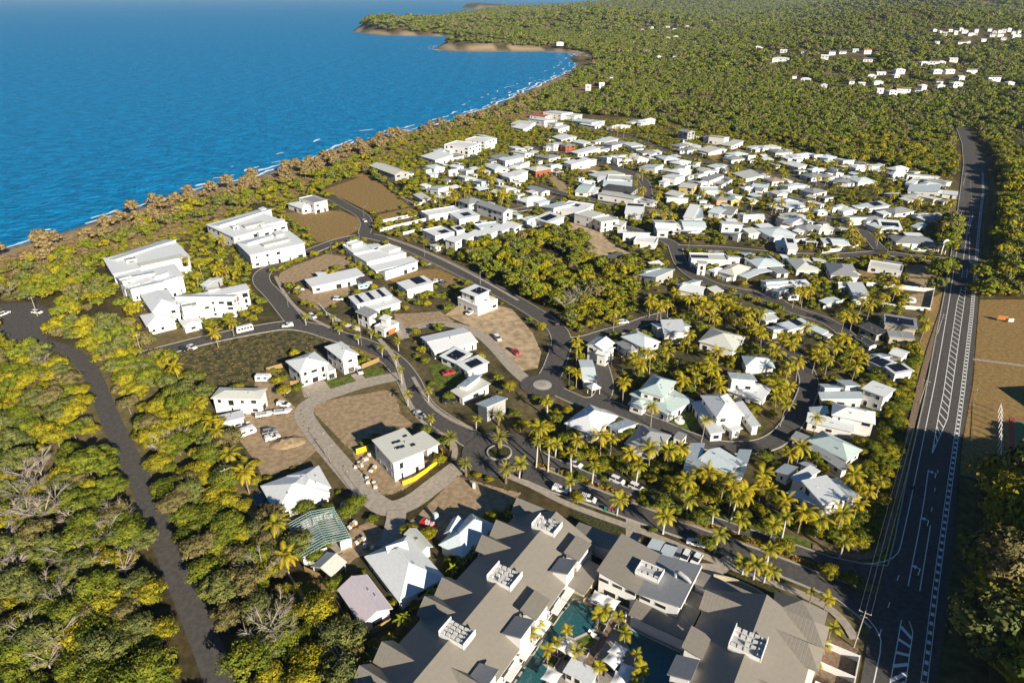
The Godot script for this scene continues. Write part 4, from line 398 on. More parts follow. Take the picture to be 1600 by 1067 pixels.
	["house with white single-pitch roof, side wing, behind the red-walled house","houses of the coastal estate",[],"",[[84.3,-618.6,2.037,13.7,15.2,2.7,"S",1.9,"w","w"],[74.5,-615.3,2.037,7.5,7.6,2.6,"S",0.4,"o","w"]]],
	["two-storey house with grey hipped roof, side wing, behind the red-walled house","houses of the coastal estate",[],"",[[86.7,-595.3,-2.426,17.2,12.1,4.84,"H",1.4,"g","w"],[95.4,-603,-2.426,8.5,6.6,4.3,"S",0.4,"g","w"]]],
	["two-storey house with pale blue single-pitch roof, side wing, beside the dark vacant lot","houses of the coastal estate",[],"",[[102.3,-590.1,1.935,14.6,11.2,4.84,"S",0.5,"b","w"],[104.8,-580,1.935,8.6,8.1,4,"S",0.4,"g","w"]]],
	["house with grey hipped roof, side wing, beside the dark vacant lot","houses of the coastal estate",[],"",[[110.3,-569.8,-2.833,13.7,13.3,3.23,"H",1.4,"g","w"],[119.2,-572.6,-2.833,7.2,8.3,2.7,"S",0.4,"w","w"]]],
	["house with pale blue single-pitch roof, side wing, beside the dark vacant lot","houses of the coastal estate",[],"",[[79.2,-549,0.486,18.4,13.3,2.89,"S",2,"b","w"],[89.2,-556.2,0.486,8.6,9,2.6,"S",0.4,"w","w"]]],
	["house with white single-pitch roof, side wing, beside the dark vacant lot","houses of the coastal estate",[],"",[[89.7,-545,-1.224,14.4,22.6,2.81,"S",1.9,"w","w"],[97.7,-547.5,2.029,22,11.5,3.4,"H",1.8,"w","w"]]],
	["two-storey house with white single-pitch roof, solar panels, beside the dark vacant lot","houses of the coastal estate",[[0,0.6,0.2,4,3]],"",[[49.6,-524.3,2.137,10.9,19,4.82,"S",1.9,"w","w"],[60.2,-532.5,2.137,4.8,11,4.2,"S",0.4,"b","w"]]],
	["house with cream gabled roof, side wing, by the straight cross street","houses of the coastal estate",[],"",[[68.4,-491.8,2.143,13.3,24,3.06,"G",0.8,"o","w"],[75.4,-485.6,2.143,6.6,12.4,2.6,"S",0.4,"o","w"]]],
	["house with cream flat roof, side wing, by the straight cross street","houses of the coastal estate",[],"",[[75.7,-478.5,2.961,17,14.2,3.74,"F",0.3,"o","w"],[64.4,-480.3,2.961,8.4,9.6,3.1,"S",0.4,"w","w"]]],
	["white hip-roofed house with red brick lower walls","",[],"",[[19.2,-504.1,-2.484,15.6,13.3,4.6,"H",1.5,"o","r"]]],
	["house with pale blue single-pitch roof, side wing, beside the dark vacant lot","houses of the coastal estate",[],"",[[29.4,-519.4,0.656,9.6,11.2,2.8,"S",2,"b","w"],[34.7,-523,0.656,4.6,7.1,2.6,"S",0.4,"w","w"]]],
	["house with pale blue single-pitch roof, side wing, below the dune apartments","houses of the coastal estate",[],"",[[5.8,-523.3,1.027,15.1,10.4,2.89,"S",2,"b","w"],[0.7,-514.6,1.027,7.2,7.4,2.6,"S",0.4,"w","w"]]],
	["house with white single-pitch roof, side wing, among the palms behind the dry hillside","houses of the coastal estate",[],"",[[2.3,-485.9,2.271,8.3,18.3,4.26,"S",1.9,"w","w"],[4.6,-480.5,2.271,4.3,11.2,3.4,"S",0.4,"o","w"]]],
	["house with pale blue single-pitch roof, side wing, below the dune apartments","houses of the coastal estate",[],"",[[-0.5,-537.1,2.232,9.6,19.3,4.65,"S",0.5,"b","w"],[-5,-542,2.232,5.2,9.9,4,"S",0.4,"w","w"]]],
	["house with white single-pitch roof, side wing, below the dune apartments","houses of the coastal estate",[],"",[[9.6,-565.1,-0.674,13.2,13.3,2.7,"S",1.78,"w","w"],[3.5,-571.9,-0.674,6.9,7.8,2.6,"S",0.4,"w","w"]]],
	["house with grey hipped roof, side wing, below the dune apartments","houses of the coastal estate",[],"",[[30.5,-550.3,-2.394,14.1,10.8,3.23,"H",1.4,"g","w"],[23.1,-554.4,-2.394,8.3,7.5,2.6,"S",0.4,"g","w"]]],
	["house with white single-pitch roof, side wing, below the dune apartments","houses of the coastal estate",[],"",[[3.9,-585.5,-1.054,12.8,9.7,2.7,"S",1.01,"w","w"],[9,-578.9,-1.054,5.3,5.9,2.6,"S",0.4,"w","w"]]],
	["house with white hipped roof, side wing, by the straight cross street","houses of the coastal estate",[],"",[[50.4,-470.8,-2.563,8.2,7.2,3.06,"H",1,"w","w"],[55.4,-473.3,-2.563,4.1,4.5,2.6,"S",0.4,"w","w"]]],
	["long low apartment block with a ribbed curved roof above the dry hillside","",[],"",[[-88.9,-495.7,2.249,36.8,12.3,6,"G",1.6,"o","g"]]],
	["house with white single-pitch roof, side wing, below the dune apartments","houses of the coastal estate",[],"",[[-59.4,-547.4,2.282,20.7,17.9,3.89,"S",1.9,"w","w"],[-46.6,-553.3,2.282,12.1,13.2,3.3,"S",0.4,"g","w"]]],
	["house with pale blue hipped roof, side wing, among the palms behind the dry hillside","houses of the coastal estate",[],"",[[-57.6,-513.8,2.24,13.4,10,3.57,"H",1.2,"b","w"],[-63.2,-509.4,2.24,5.9,6,2.9,"S",0.4,"g","w"]]],
	["house with pale blue single-pitch roof, side wing, below the dune apartments","houses of the coastal estate",[],"",[[-52.1,-573.6,2.455,13.6,11.9,4.65,"S",0.5,"b","w"],[-59.3,-568.6,2.455,7.8,7.1,4,"S",0.4,"b","w"]]],
	["big white apartment block of stacked flat roofs on the dune","",[],"",[[-40.7,-574.6,2.64,24.1,19.4,8,"F",0.3,"w","w"],[-27.3,-598.1,2.606,20.4,16,7.6,"F",0.3,"w","w"]]],
	["two-storey house with white single-pitch roof, side wing, below the dune apartments","houses of the coastal estate",[],"",[[-22.7,-621.4,-0.962,19.4,11.1,4.82,"S",1.9,"w","w"],[-30.5,-619.1,-0.962,9.6,6.3,4,"S",0.4,"g","w"]]],
	["house with pale blue single-pitch roof, side wing, among the palms behind the dry hillside","houses of the coastal estate",[],"",[[-45,-502.6,0.63,8.7,8.3,2.8,"S",2,"b","w"],[-40.9,-498.5,0.63,3.6,4.5,2.6,"S",0.4,"w","w"]]],
	["house with white gabled roof, side wing, below the dune apartments","houses of the coastal estate",[],"",[[-41.3,-517.4,2.421,8.1,7.5,2.98,"G",0.8,"w","w"],[-45,-521.8,2.421,4.6,5,2.6,"S",0.4,"o","w"]]],
	["house with pale blue single-pitch roof, side wing, among the palms behind the dry hillside","houses of the coastal estate",[],"",[[-34.3,-502.8,0.633,8.1,14.6,2.8,"S",2,"b","w"],[-28.6,-494.3,0.633,4.4,8.5,2.6,"S",0.4,"o","w"]]],
	["house with white single-pitch roof, side wing, among the palms behind the dry hillside","houses of the coastal estate",[],"",[[-32.6,-483.1,-0.872,10.2,9.4,2.7,"S",1.39,"w","w"],[-27.1,-478.6,-0.872,5.4,5.3,2.6,"S",0.4,"b","w"]]],
	["house with pale blue single-pitch roof, side wing, among the palms behind the dry hillside","houses of the coastal estate",[],"",[[-21.5,-469.9,0.599,7.1,12.7,2.8,"S",2,"b","w"],[-24.6,-466.2,0.599,3.2,7,2.6,"S",0.4,"g","w"]]],
	["house with pale blue single-pitch roof, side wing, among the palms behind the dry hillside","houses of the coastal estate",[],"",[[-49.9,-452.2,0.867,10.5,12.8,2.8,"S",2,"b","w"],[-44,-445.4,0.867,5.3,7,2.6,"S",0.4,"w","w"]]],
	["house with grey single-pitch roof, side wing, below the dune apartments","houses of the coastal estate",[],"",[[-8.1,-544.3,2.073,20,13,3.37,"S",1.34,"g","w"],[-15.5,-539.3,2.073,9,6.9,2.6,"S",0.4,"g","w"]]],
	["house with white single-pitch roof, side wing, among the palms behind the dry hillside","houses of the coastal estate",[],"",[[0.1,-483.9,2.077,12.7,10.8,3.89,"S",1.9,"w","w"],[-4.7,-491.2,2.077,6.8,7.5,3,"S",0.4,"o","w"]]],
	["house with pale blue hipped roof, side wing, below the dune apartments","houses of the coastal estate",[],"",[[-11.6,-514.6,2.068,15.9,11.5,3.06,"H",1.2,"b","w"],[-16,-524.4,2.068,8.1,7.1,2.6,"S",0.4,"w","w"]]],
	["house with white single-pitch roof, side wing, among the palms behind the dry hillside","houses of the coastal estate",[],"",[[-4.3,-454.9,-0.81,11.6,9.4,2.7,"S",1.58,"w","w"],[1.8,-449.7,-0.81,6.1,6.1,2.6,"S",0.4,"w","w"]]],
	["tall grey three-storey apartment house at the forest edge","",[],"",[[157.7,-634.8,2.182,12.5,10.6,8,"G",1.4,"g","g"]]],
	["two-storey house with cream single-pitch roof, side wing, on the dirt track at the forest edge","houses of the coastal estate",[],"",[[183.9,-621.6,-0.583,14.9,15.6,4.82,"S",1.9,"o","w"],[176.4,-628.2,-0.583,6.9,10.7,4.2,"S",0.4,"g","w"]]],
	["house with cream single-pitch roof, side wing, on the dirt track at the forest edge","houses of the coastal estate",[],"",[[190.5,-601.6,2.343,9.6,20.8,3.15,"S",1.9,"o","w"],[185.7,-605.7,2.343,4.2,13.6,2.6,"S",0.4,"o","w"]]],
	["house with pale blue single-pitch roof, side wing, on the dirt track at the forest edge","houses of the coastal estate",[],"",[[204,-588.1,2.035,7.5,10.6,3.06,"S",0.4,"b","w"],[205.2,-582.8,2.035,4.4,5.8,2.6,"S",0.4,"w","w"]]],
	["house with cream hipped roof, side wing, on the dirt track at the forest edge","houses of the coastal estate",[],"",[[217.2,-589.3,-2.866,18.7,11.6,3.23,"H",1.4,"o","w"],[221.1,-581.5,-2.866,7.6,8,2.6,"S",0.4,"w","w"]]],
	["house with grey hipped roof, side wing, on the dirt track at the forest edge","houses of the coastal estate",[],"",[[218.7,-571.5,1.781,13.1,11.3,3.23,"H",1.4,"g","w"],[226.9,-571.1,1.781,7.2,6.5,2.6,"S",0.4,"o","w"]]],
	["house with pale blue single-pitch roof, side wing, on the dirt track at the forest edge","houses of the coastal estate",[],"",[[225.5,-552.3,1.67,12.1,8.1,3.23,"S",0.5,"b","w"],[225.8,-544.1,1.67,6,5.7,2.6,"S",0.4,"w","w"]]],
	["house with grey hipped roof, side wing, on the dirt track at the forest edge","houses of the coastal estate",[],"",[[144.3,-597.2,-2.474,15,11.6,3.06,"H",1.2,"g","w"],[151.5,-605.1,-2.474,8.8,7.2,2.6,"S",0.4,"w","w"]]],
	["house with grey hipped roof, side wing, on the dirt track at the forest edge","houses of the coastal estate",[],"",[[148.9,-581.6,-2.685,12.9,9.7,3.06,"H",1.2,"g","w"],[140.8,-578.7,-2.685,6.1,5.7,2.6,"S",0.4,"g","w"]]],
	["house with white single-pitch roof, side wing, on the dirt track at the forest edge","houses of the coastal estate",[],"",[[156,-594.2,1.922,9.7,7.3,2.76,"S",0.74,"w","w"],[157.6,-588,1.922,4.2,3.7,2.6,"S",0.4,"o","w"]]],
	["house with cream single-pitch roof, side wing, on the dirt track at the forest edge","houses of the coastal estate",[],"",[[164,-577.7,2.092,14.9,15.5,2.7,"S",1.9,"o","w"],[174.7,-580.5,2.092,6.1,8.5,2.6,"S",0.4,"w","w"]]],
	["house with pale blue hipped roof, side wing, on the dirt track at the forest edge","houses of the coastal estate",[],"",[[182,-562.1,-2.569,15.7,12.2,3.23,"H",1.2,"b","w"],[188,-555.6,-2.569,8.8,7.5,2.6,"S",0.4,"o","w"]]],
	["house with grey hipped roof, side wing, on the dirt track at the forest edge","houses of the coastal estate",[],"",[[175.4,-546.1,-2.678,14.6,10.9,3.06,"H",1.2,"g","w"],[174.5,-553.9,-2.678,6.8,5.5,2.6,"S",0.4,"b","w"]]],
	["house with pale blue single-pitch roof, side wing, on the dirt track at the forest edge","houses of the coastal estate",[],"",[[189.3,-553.6,0.192,7.5,12.3,2.8,"S",2,"b","w"],[187.3,-562.6,0.192,4.1,8.7,2.6,"S",0.4,"w","w"]]],
	["house with grey hipped roof, side wing, beside the dark vacant lot","houses of the coastal estate",[],"",[[110.7,-568.6,1.813,10.9,9.6,3.23,"H",1.3,"g","w"],[112.8,-561.8,1.813,4.7,4.8,2.6,"S",0.4,"o","w"]]],
	["house with pale blue hipped roof, side wing, beside the dark vacant lot","houses of the coastal estate",[],"",[[123.2,-545.8,1.862,14.3,13.9,3.23,"H",1.5,"b","w"],[118.7,-554.7,1.862,7.5,8,2.7,"S",0.4,"g","w"]]],
	["house with white hipped roof, side wing, beside the dark vacant lot","houses of the coastal estate",[],"",[[130,-531.1,-2.35,15.3,10.5,3.23,"H",1.4,"w","w"],[125.8,-537.3,-2.35,7.5,6,2.6,"S",0.4,"g","w"]]],
	["house with pale blue single-pitch roof, side wing, beside the dark vacant lot","houses of the coastal estate",[],"",[[127.9,-515.5,0.666,7.4,11.2,2.8,"S",2,"b","w"],[124.1,-512.6,0.666,3.2,5.7,2.6,"S",0.4,"o","w"]]],
	["house with pale blue single-pitch roof, side wing, beside the dark vacant lot","houses of the coastal estate",[],"",[[104,-513.1,0.911,13.6,14.1,3.23,"S",2,"b","w"],[109.6,-520.4,0.911,7,9,2.6,"S",0.4,"w","w"]]],
	["house with white hipped roof, side wing, near the pale yellow house","houses of the coastal estate",[],"",[[122.7,-502.3,-2.354,16.6,11.8,3.57,"H",1.2,"w","w"],[114.8,-506.4,-2.354,7.9,7.4,2.7,"S",0.4,"o","w"]]],
	["house with white single-pitch roof, side wing, near the pale yellow house","houses of the coastal estate",[],"",[[113.9,-479.7,-0.629,10.4,18.5,3.89,"S",1.9,"w","w"],[105.5,-470.2,-0.629,5,9.5,3.4,"S",0.4,"w","w"]]],
	["house with cream gabled roof, side wing, near the pale yellow house","houses of the coastal estate",[],"",[[142.5,-503,1.858,10.6,10.2,3.4,"G",1,"o","w"],[149.2,-504.6,1.858,5.4,5.2,2.7,"S",0.4,"w","w"]]],
	["house with pale blue single-pitch roof, side wing, beside the dark vacant lot","houses of the coastal estate",[],"",[[153.3,-516.2,2.045,10,10,3.23,"S",0.5,"b","w"],[159,-511.1,-1.28,7.3,5,2.7,"S",0.66,"w","w"]]],
	["two-storey house with grey single-pitch roof, side wing, near the pale yellow house","houses of the coastal estate",[],"",[[139.3,-473.1,2.194,7.5,16.1,4.86,"S",1.79,"g","w"],[130.9,-466.2,2.194,4.2,8.1,4,"S",0.4,"w","w"]]],
	["house with grey single-pitch roof, side wing, near the pale yellow house","houses of the coastal estate",[],"",[[146.1,-471.8,2.342,8.3,15.2,2.7,"S",1.9,"g","w"],[141.3,-475,2.342,4.2,7.8,2.6,"S",0.4,"b","w"]]],
	["house with cream single-pitch roof, side wing, along the palm-lined estate street","houses of the coastal estate",[],"",[[169.4,-490.3,1.83,18.4,14.8,2.7,"S",1.79,"o","w"],[180.1,-489.7,1.83,9.7,7.9,2.6,"S",0.4,"b","w"]]],
	["low house with a pinkish tan roof among the palms","",[],"",[[182.6,-474.7,1.844,11.3,10.5,3.6,"H",1,"p","w"]]],
	["house with pale blue single-pitch roof, side wing, along the palm-lined estate street","houses of the coastal estate",[],"",[[188.9,-458.4,0.271,13.9,11.9,2.8,"S",2,"b","w"],[197.8,-462.5,0.271,7.8,8.6,2.6,"S",0.4,"g","w"]]],
	["pale yellow two-storey house with a cream skillion roof","",[],"",[[117.3,-451.6,2.638,10.3,10.5,5,"S",0.6,"o","y"]]],
	["house with cream single-pitch roof, side wing, by the straight cross street","houses of the coastal estate",[],"",[[106.2,-439.1,2.322,10.9,8.2,2.7,"S",1.07,"o","w"],[105.1,-427.6,-0.176,14.2,9.2,2.8,"S",2,"b","w"]]],
	["house with pale blue flat roof, side wing, near the pale yellow house","houses of the coastal estate",[],"",[[131.5,-448.3,3.032,12.4,11.3,3.57,"F",0.3,"b","w"],[142.2,-447.4,2.274,5.4,8.8,2.7,"S",1.36,"d","w"]]],
	["peach-walled cottage with a grey roof on the cross street","",[],"",[[131.2,-423.9,-2.944,8.6,8,4,"H",1.2,"g","p"]]],
	["yellow-walled cottage with a pale teal roof on the cross street","",[],"",[[139.1,-422.4,1.713,7.9,6.5,4,"G",1.2,"t","y"]]],
	["house with cream single-pitch roof, side wing, between the palms of the middle estate","houses of the coastal estate",[],"",[[143,-435.7,-1.07,10.4,7.4,2.82,"S",1.03,"o","w"],[139.5,-441.7,-1.07,5,5.4,2.6,"S",0.4,"w","w"]]],
	["house with white hipped roof, side wing, near the pale yellow house","houses of the coastal estate",[],"",[[158.7,-453.2,-2.816,11.2,5.9,3.23,"H",1.2,"w","w"],[158.1,-448.6,-2.816,5,3.5,2.6,"S",0.4,"w","w"]]],
	["house with pale blue single-pitch roof, solar panels, near the pale yellow house","houses of the coastal estate",[[0,0.1,0.1,8,1]],"",[[166.5,-454.3,2.731,10.5,10.3,4.65,"S",0.5,"b","w"],[163.6,-447.1,2.731,5.3,7.3,4,"S",0.4,"g","w"]]],
	["house with cream gabled roof, side wing, between the palms of the middle estate","houses of the coastal estate",[],"",[[174.5,-440.6,1.988,7.3,9.7,3.23,"G",0.9,"o","w"],[171.7,-444.8,1.988,3.7,6.9,2.6,"S",0.4,"b","w"]]],
	["house with pale blue hipped roof, side wing, between the palms of the middle estate","houses of the coastal estate",[],"",[[172.3,-420.8,-2.564,12.4,8.7,3.23,"H",1.2,"b","w"],[170,-426.5,-2.564,7,4.7,2.6,"S",0.4,"w","w"]]],
]
const FAR_HOUSES := [
	[508.9,-1633.2,0.1,11.2,8,"w","small white house in the hillside settlement"],
	[526.5,-1633.6,-0.44,15,8.2,"w","small white house in the hillside settlement"],
	[456.1,-1376.7,0.11,8,6.4,"w","small white house in the hillside settlement"],
	[447.2,-1223.6,-0.32,27,14.8,"w","small white house in the hillside settlement"],
	[435.5,-1223,0.07,8.5,6.8,"w","small white house in the hillside settlement"],
	[474.3,-1290.8,-0.34,12,8,"w","small white house in the hillside settlement"],
	[517.2,-1217.8,-0.38,12.7,8,"w","small white house in the hillside settlement"],
	[536.7,-1239.5,-0.1,11.5,8,"b","pale blue-roofed house in the hillside settlement"],
	[555.8,-1244.2,0.07,13,8,"o","cream-roofed house in the hillside settlement"],
	[581.5,-1253.2,-0.13,10.2,8,"t","pale teal-roofed house in the hillside settlement"],
	[595.4,-1241.1,0.2,14.4,8,"r","orange-red-roofed house in the hillside settlement"],
	[577.8,-1194.9,-0.22,15.3,8.4,"w","small white house in the hillside settlement"],
	[560.7,-1109,-0.04,14.2,8,"w","small white house in the hillside settlement"],
	[594.3,-1120.4,0.08,15.7,8.6,"w","small white house in the hillside settlement"],
	[533.5,-1080.3,-0.17,12.6,8,"w","small white house in the hillside settlement"],
	[522.2,-1035.7,0.09,14.5,8,"b","pale blue-roofed house in the hillside settlement"],
	[432.2,-1069,-0.28,15,8.2,"w","small white house in the hillside settlement"],
	[717.9,-1197.7,-0.04,13.9,8,"o","cream-roofed house in the hillside settlement"],
	[649.6,-1116.5,0.06,14.3,8,"w","small white house in the hillside settlement"],
	[668,-1116.5,0.14,15.6,8.6,"w","small white house in the hillside settlement"],
	[704.9,-1123.8,0.09,18.3,10.1,"o","cream-roofed house in the hillside settlement"],
	[703.6,-1066.2,0.2,22.4,12.3,"w","small white house in the hillside settlement"],
	[706.3,-1029.1,0.27,12.1,8,"w","small white house in the hillside settlement"],
	[619.1,-1009.5,0.22,16.6,9.1,"w","small white house in the hillside settlement"],
	[482.8,-946.8,-0.16,8.9,7.1,"w","small white house in the hillside settlement"],
	[489.7,-928.8,0.19,13.1,8,"w","small white house in the hillside settlement"],
	[520,-952.9,-0.16,11.2,8,"w","small white house in the hillside settlement"],
	[558.2,-984,0.48,11.6,8,"w","small white house in the hillside settlement"],
	[536.4,-952.9,-0.2,9,7.2,"b","pale blue-roofed house in the hillside settlement"],
	[504.5,-937.8,-0.32,8.8,7.1,"w","small white house in the hillside settlement"],
	[582.1,-984,0.1,11.6,8,"w","small white house in the hillside settlement"],
	[493.4,-1022.3,-0.28,9.6,7.7,"w","small white house in the hillside settlement"],
	[656.7,-1066.2,0.5,15,8.2,"o","cream-roofed house in the hillside settlement"],
	[654.8,-1166.6,0.23,16.3,9,"w","small white house in the hillside settlement"],
	[674.7,-1174.5,-0.25,16.4,9,"w","small white house in the hillside settlement"],
	[691.6,-1182,-0.07,11,8,"w","small white house in the hillside settlement"],
	[498.7,-1262.9,-0.23,10.2,8,"w","small white house in the hillside settlement"],
	[428.2,-993.2,-0.37,9.3,7.5,"b","pale blue-roofed house in the hillside settlement"],
	[489.5,-1045.5,-0.17,8,6.4,"w","small white house in the hillside settlement"],
	[574.8,-1091.1,0.29,10.2,8,"w","small white house in the hillside settlement"],
	[614.3,-1042.4,-0.32,9.8,7.8,"b","pale blue-roofed house in the hillside settlement"],
	[423.4,-1093.5,0.12,8,6.4,"w","small white house in the hillside settlement"],
	[963.1,-1707,0.02,9.4,7.5,"w","small white house in the hilltop settlement"],
	[969.1,-1694.7,0.49,9.3,7.5,"w","small white house in the hilltop settlement"],
	[972.1,-1677.5,-0.45,9.2,7.4,"w","small white house in the hilltop settlement"],
	[995.6,-1700.9,-0.08,9.4,7.5,"w","small white house in the hilltop settlement"],
	[998.4,-1683.6,0.05,9.3,7.4,"w","small white house in the hilltop settlement"],
	[1019.2,-1701.9,0.11,9.4,7.5,"w","small white house in the hilltop settlement"],
	[1024.8,-1689.7,-0.21,9.3,7.4,"w","small white house in the hilltop settlement"],
	[1030.4,-1677.5,-0.26,9.2,7.4,"w","small white house in the hilltop settlement"],
	[1051.4,-1695.8,-0.12,9.3,7.5,"w","small white house in the hilltop settlement"],
	[1085,-1701.5,-0.29,9.4,7.5,"w","small white house in the hilltop settlement"],
	[1086.1,-1683.2,-0.43,9.3,7.4,"w","small white house in the hilltop settlement"],
	[1100.2,-1689.3,0.01,9.3,7.4,"w","small white house in the hilltop settlement"],
	[1114.4,-1695.4,-0.44,9.3,7.5,"w","small white house in the hilltop settlement"],
	[1132,-1706.6,-0.01,9.4,7.5,"w","small white house in the hilltop settlement"],
	[1129.3,-1683.2,-0.38,9.3,7.4,"w","small white house in the hilltop settlement"],
	[1147,-1694.3,0.23,9.3,7.5,"w","small white house in the hilltop settlement"],
	[1019.9,-1689.7,-0.11,10.1,8,"w","small white house in the hilltop settlement"],
	[1024.2,-1672.1,0.06,10,8,"w","small white house in the hilltop settlement"],
	[1040.7,-1677.9,-0.49,10,8,"w","small white house in the hilltop settlement"],
	[922.3,-1614,-0.13,11.1,8,"w","small white house in the hillside settlement"],
	[930.2,-1582.2,-0.13,12.7,8,"w","small white house in the hillside settlement"],
	[976.6,-1614.8,-0.06,18.5,10.2,"b","pale blue-roofed house in the hillside settlement"],
	[992.6,-1620.1,0.41,11.2,8,"w","small white house in the hillside settlement"],
	[1088,-1665.9,0.19,15.3,8.4,"w","small white house in the hilltop settlement"],
	[1083.8,-1642.6,-0.4,11.3,8,"b","pale blue-roofed house in the hillside settlement"],
	[1120.3,-1659.5,0,19,10.5,"w","small white house in the hilltop settlement"],
	[1033.6,-1631.8,-0.18,11.2,8,"w","small white house in the hillside settlement"],
	[971.2,-1677.5,-0.5,10,8,"w","small white house in the hilltop settlement"],
	[1072.4,-1665.9,-0.44,11.5,8,"w","small white house in the hilltop settlement"],
	[1049.7,-1541.3,-0.5,14.2,8,"o","cream-roofed house in the hillside settlement"],
	[673.8,-2618.4,0.39,13,8,"w","small white house in the hilltop settlement"],
	[696.7,-2625.6,-0.29,11.9,8,"w","small white house in the hilltop settlement"],
	[850.3,-3098.5,-0.06,15.4,8.5,"w","small white house in the hilltop settlement"],
	[668.7,-2458.7,-0.3,17.8,9.8,"w","small white house in the hilltop settlement"],
	[624.1,-2390.4,-0.47,14.1,8,"w","small white house in the hilltop settlement"],
	[596.9,-2330.9,0.23,12.7,8,"w","small white house in the hilltop settlement"],
	[618.7,-2330.9,-0.19,10.6,8,"w","small white house in the hilltop settlement"],
	[881.7,-3108.5,-0.06,11.2,8,"w","small white house in the hilltop settlement"],
	[403.7,-2303.3,-0.14,13.8,8,"w","small white house in the hilltop settlement"],
	[437,-2362.9,0.22,16.5,9.1,"w","small white house in the hilltop settlement"],
	[443,-2259.8,0.3,15.8,8.7,"w","small white house in the hilltop settlement"],
	[495.5,-2392.7,-0.29,16.7,9.2,"w","small white house in the hilltop settlement"],
	[501.1,-2310.2,-0.16,13.9,8,"w","small white house in the hilltop settlement"],
	[543.4,-2454,0.08,17.1,9.4,"w","small white house in the hilltop settlement"],
	[558.6,-2391.4,0.01,14.3,8,"w","small white house in the hilltop settlement"],
	[611.7,-2532,0.43,17.7,9.7,"w","small white house in the hilltop settlement"],
	[615.2,-2452,-0.28,14.7,8.1,"w","small white house in the hilltop settlement"],
	[678,-2618.2,-0.36,15.7,8.6,"w","small white house in the hilltop settlement"],
	[674.2,-2513.5,-0.19,15,8.3,"w","small white house in the hilltop settlement"],
	[680.7,-2481.6,0.05,14.9,8.2,"w","small white house in the hilltop settlement"],
	[405.4,-1943,-0.38,13.7,8,"w","small white house in the bushland settlement"],
	[434.8,-1973.9,-0.33,13.9,8,"w","small white house in the hilltop settlement"],
	[414.5,-2176.5,0.38,13.1,8,"w","small white house in the hilltop settlement"],
	[249.5,-1591.5,-0.07,11.3,8,"w","small white house in the bushland settlement"],
	[259,-1533.2,0.3,10.9,8,"w","small white house in the bushland settlement"],
	[290.4,-1581.5,-0.12,11.2,8,"w","small white house in the bushland settlement"],
	[254.5,-1428,-0.01,8.7,7,"w","small white house in the bushland settlement"],
	[275.1,-1381,0.49,11.2,8,"w","small white house in the bushland settlement"],
	[302.8,-1364.9,-0.03,11.1,8,"w","small white house in the bushland settlement"],
	[308.7,-1464.6,-0.36,8.9,7.1,"w","small white house in the bushland settlement"],
	[182,-2267.2,-0.3,15.9,8.7,"w","small white house in the hilltop settlement"],
	[108.5,-1687.4,0.14,17,9.4,"w","small white house in the bushland settlement"],
	[124.8,-1009,0.09,8.3,6.7,"w","small white house in the bushland settlement"],
	[147.3,-1088.7,0.45,8,6.4,"w","small white house in the bushland settlement"],
	[104.2,-986.7,-0.2,8,6.4,"w","small white house in the bushland settlement"],
	[504.8,-1608,-0.21,11.4,8,"w","small white house in the hillside settlement"],
	[451,-1347.5,0.14,9.6,7.7,"w","small white house in the hillside settlement"],
]

var M := {}
var used := {}
var rng := RandomNumberGenerator.new()
var noise := FastNoiseLite.new()
var unit_box := BoxMesh.new()
var zone := PackedByteArray()          # what grows where: 0 bush, 1 nothing, 2 gardens, 3 hedge
const ZX := -420.0
const ZZ := -820.0
const ZW := 450
const ZH := 400
const ZC := 2.0
var land: PackedVector2Array
var coast: PackedVector2Array
var far_spots := {}


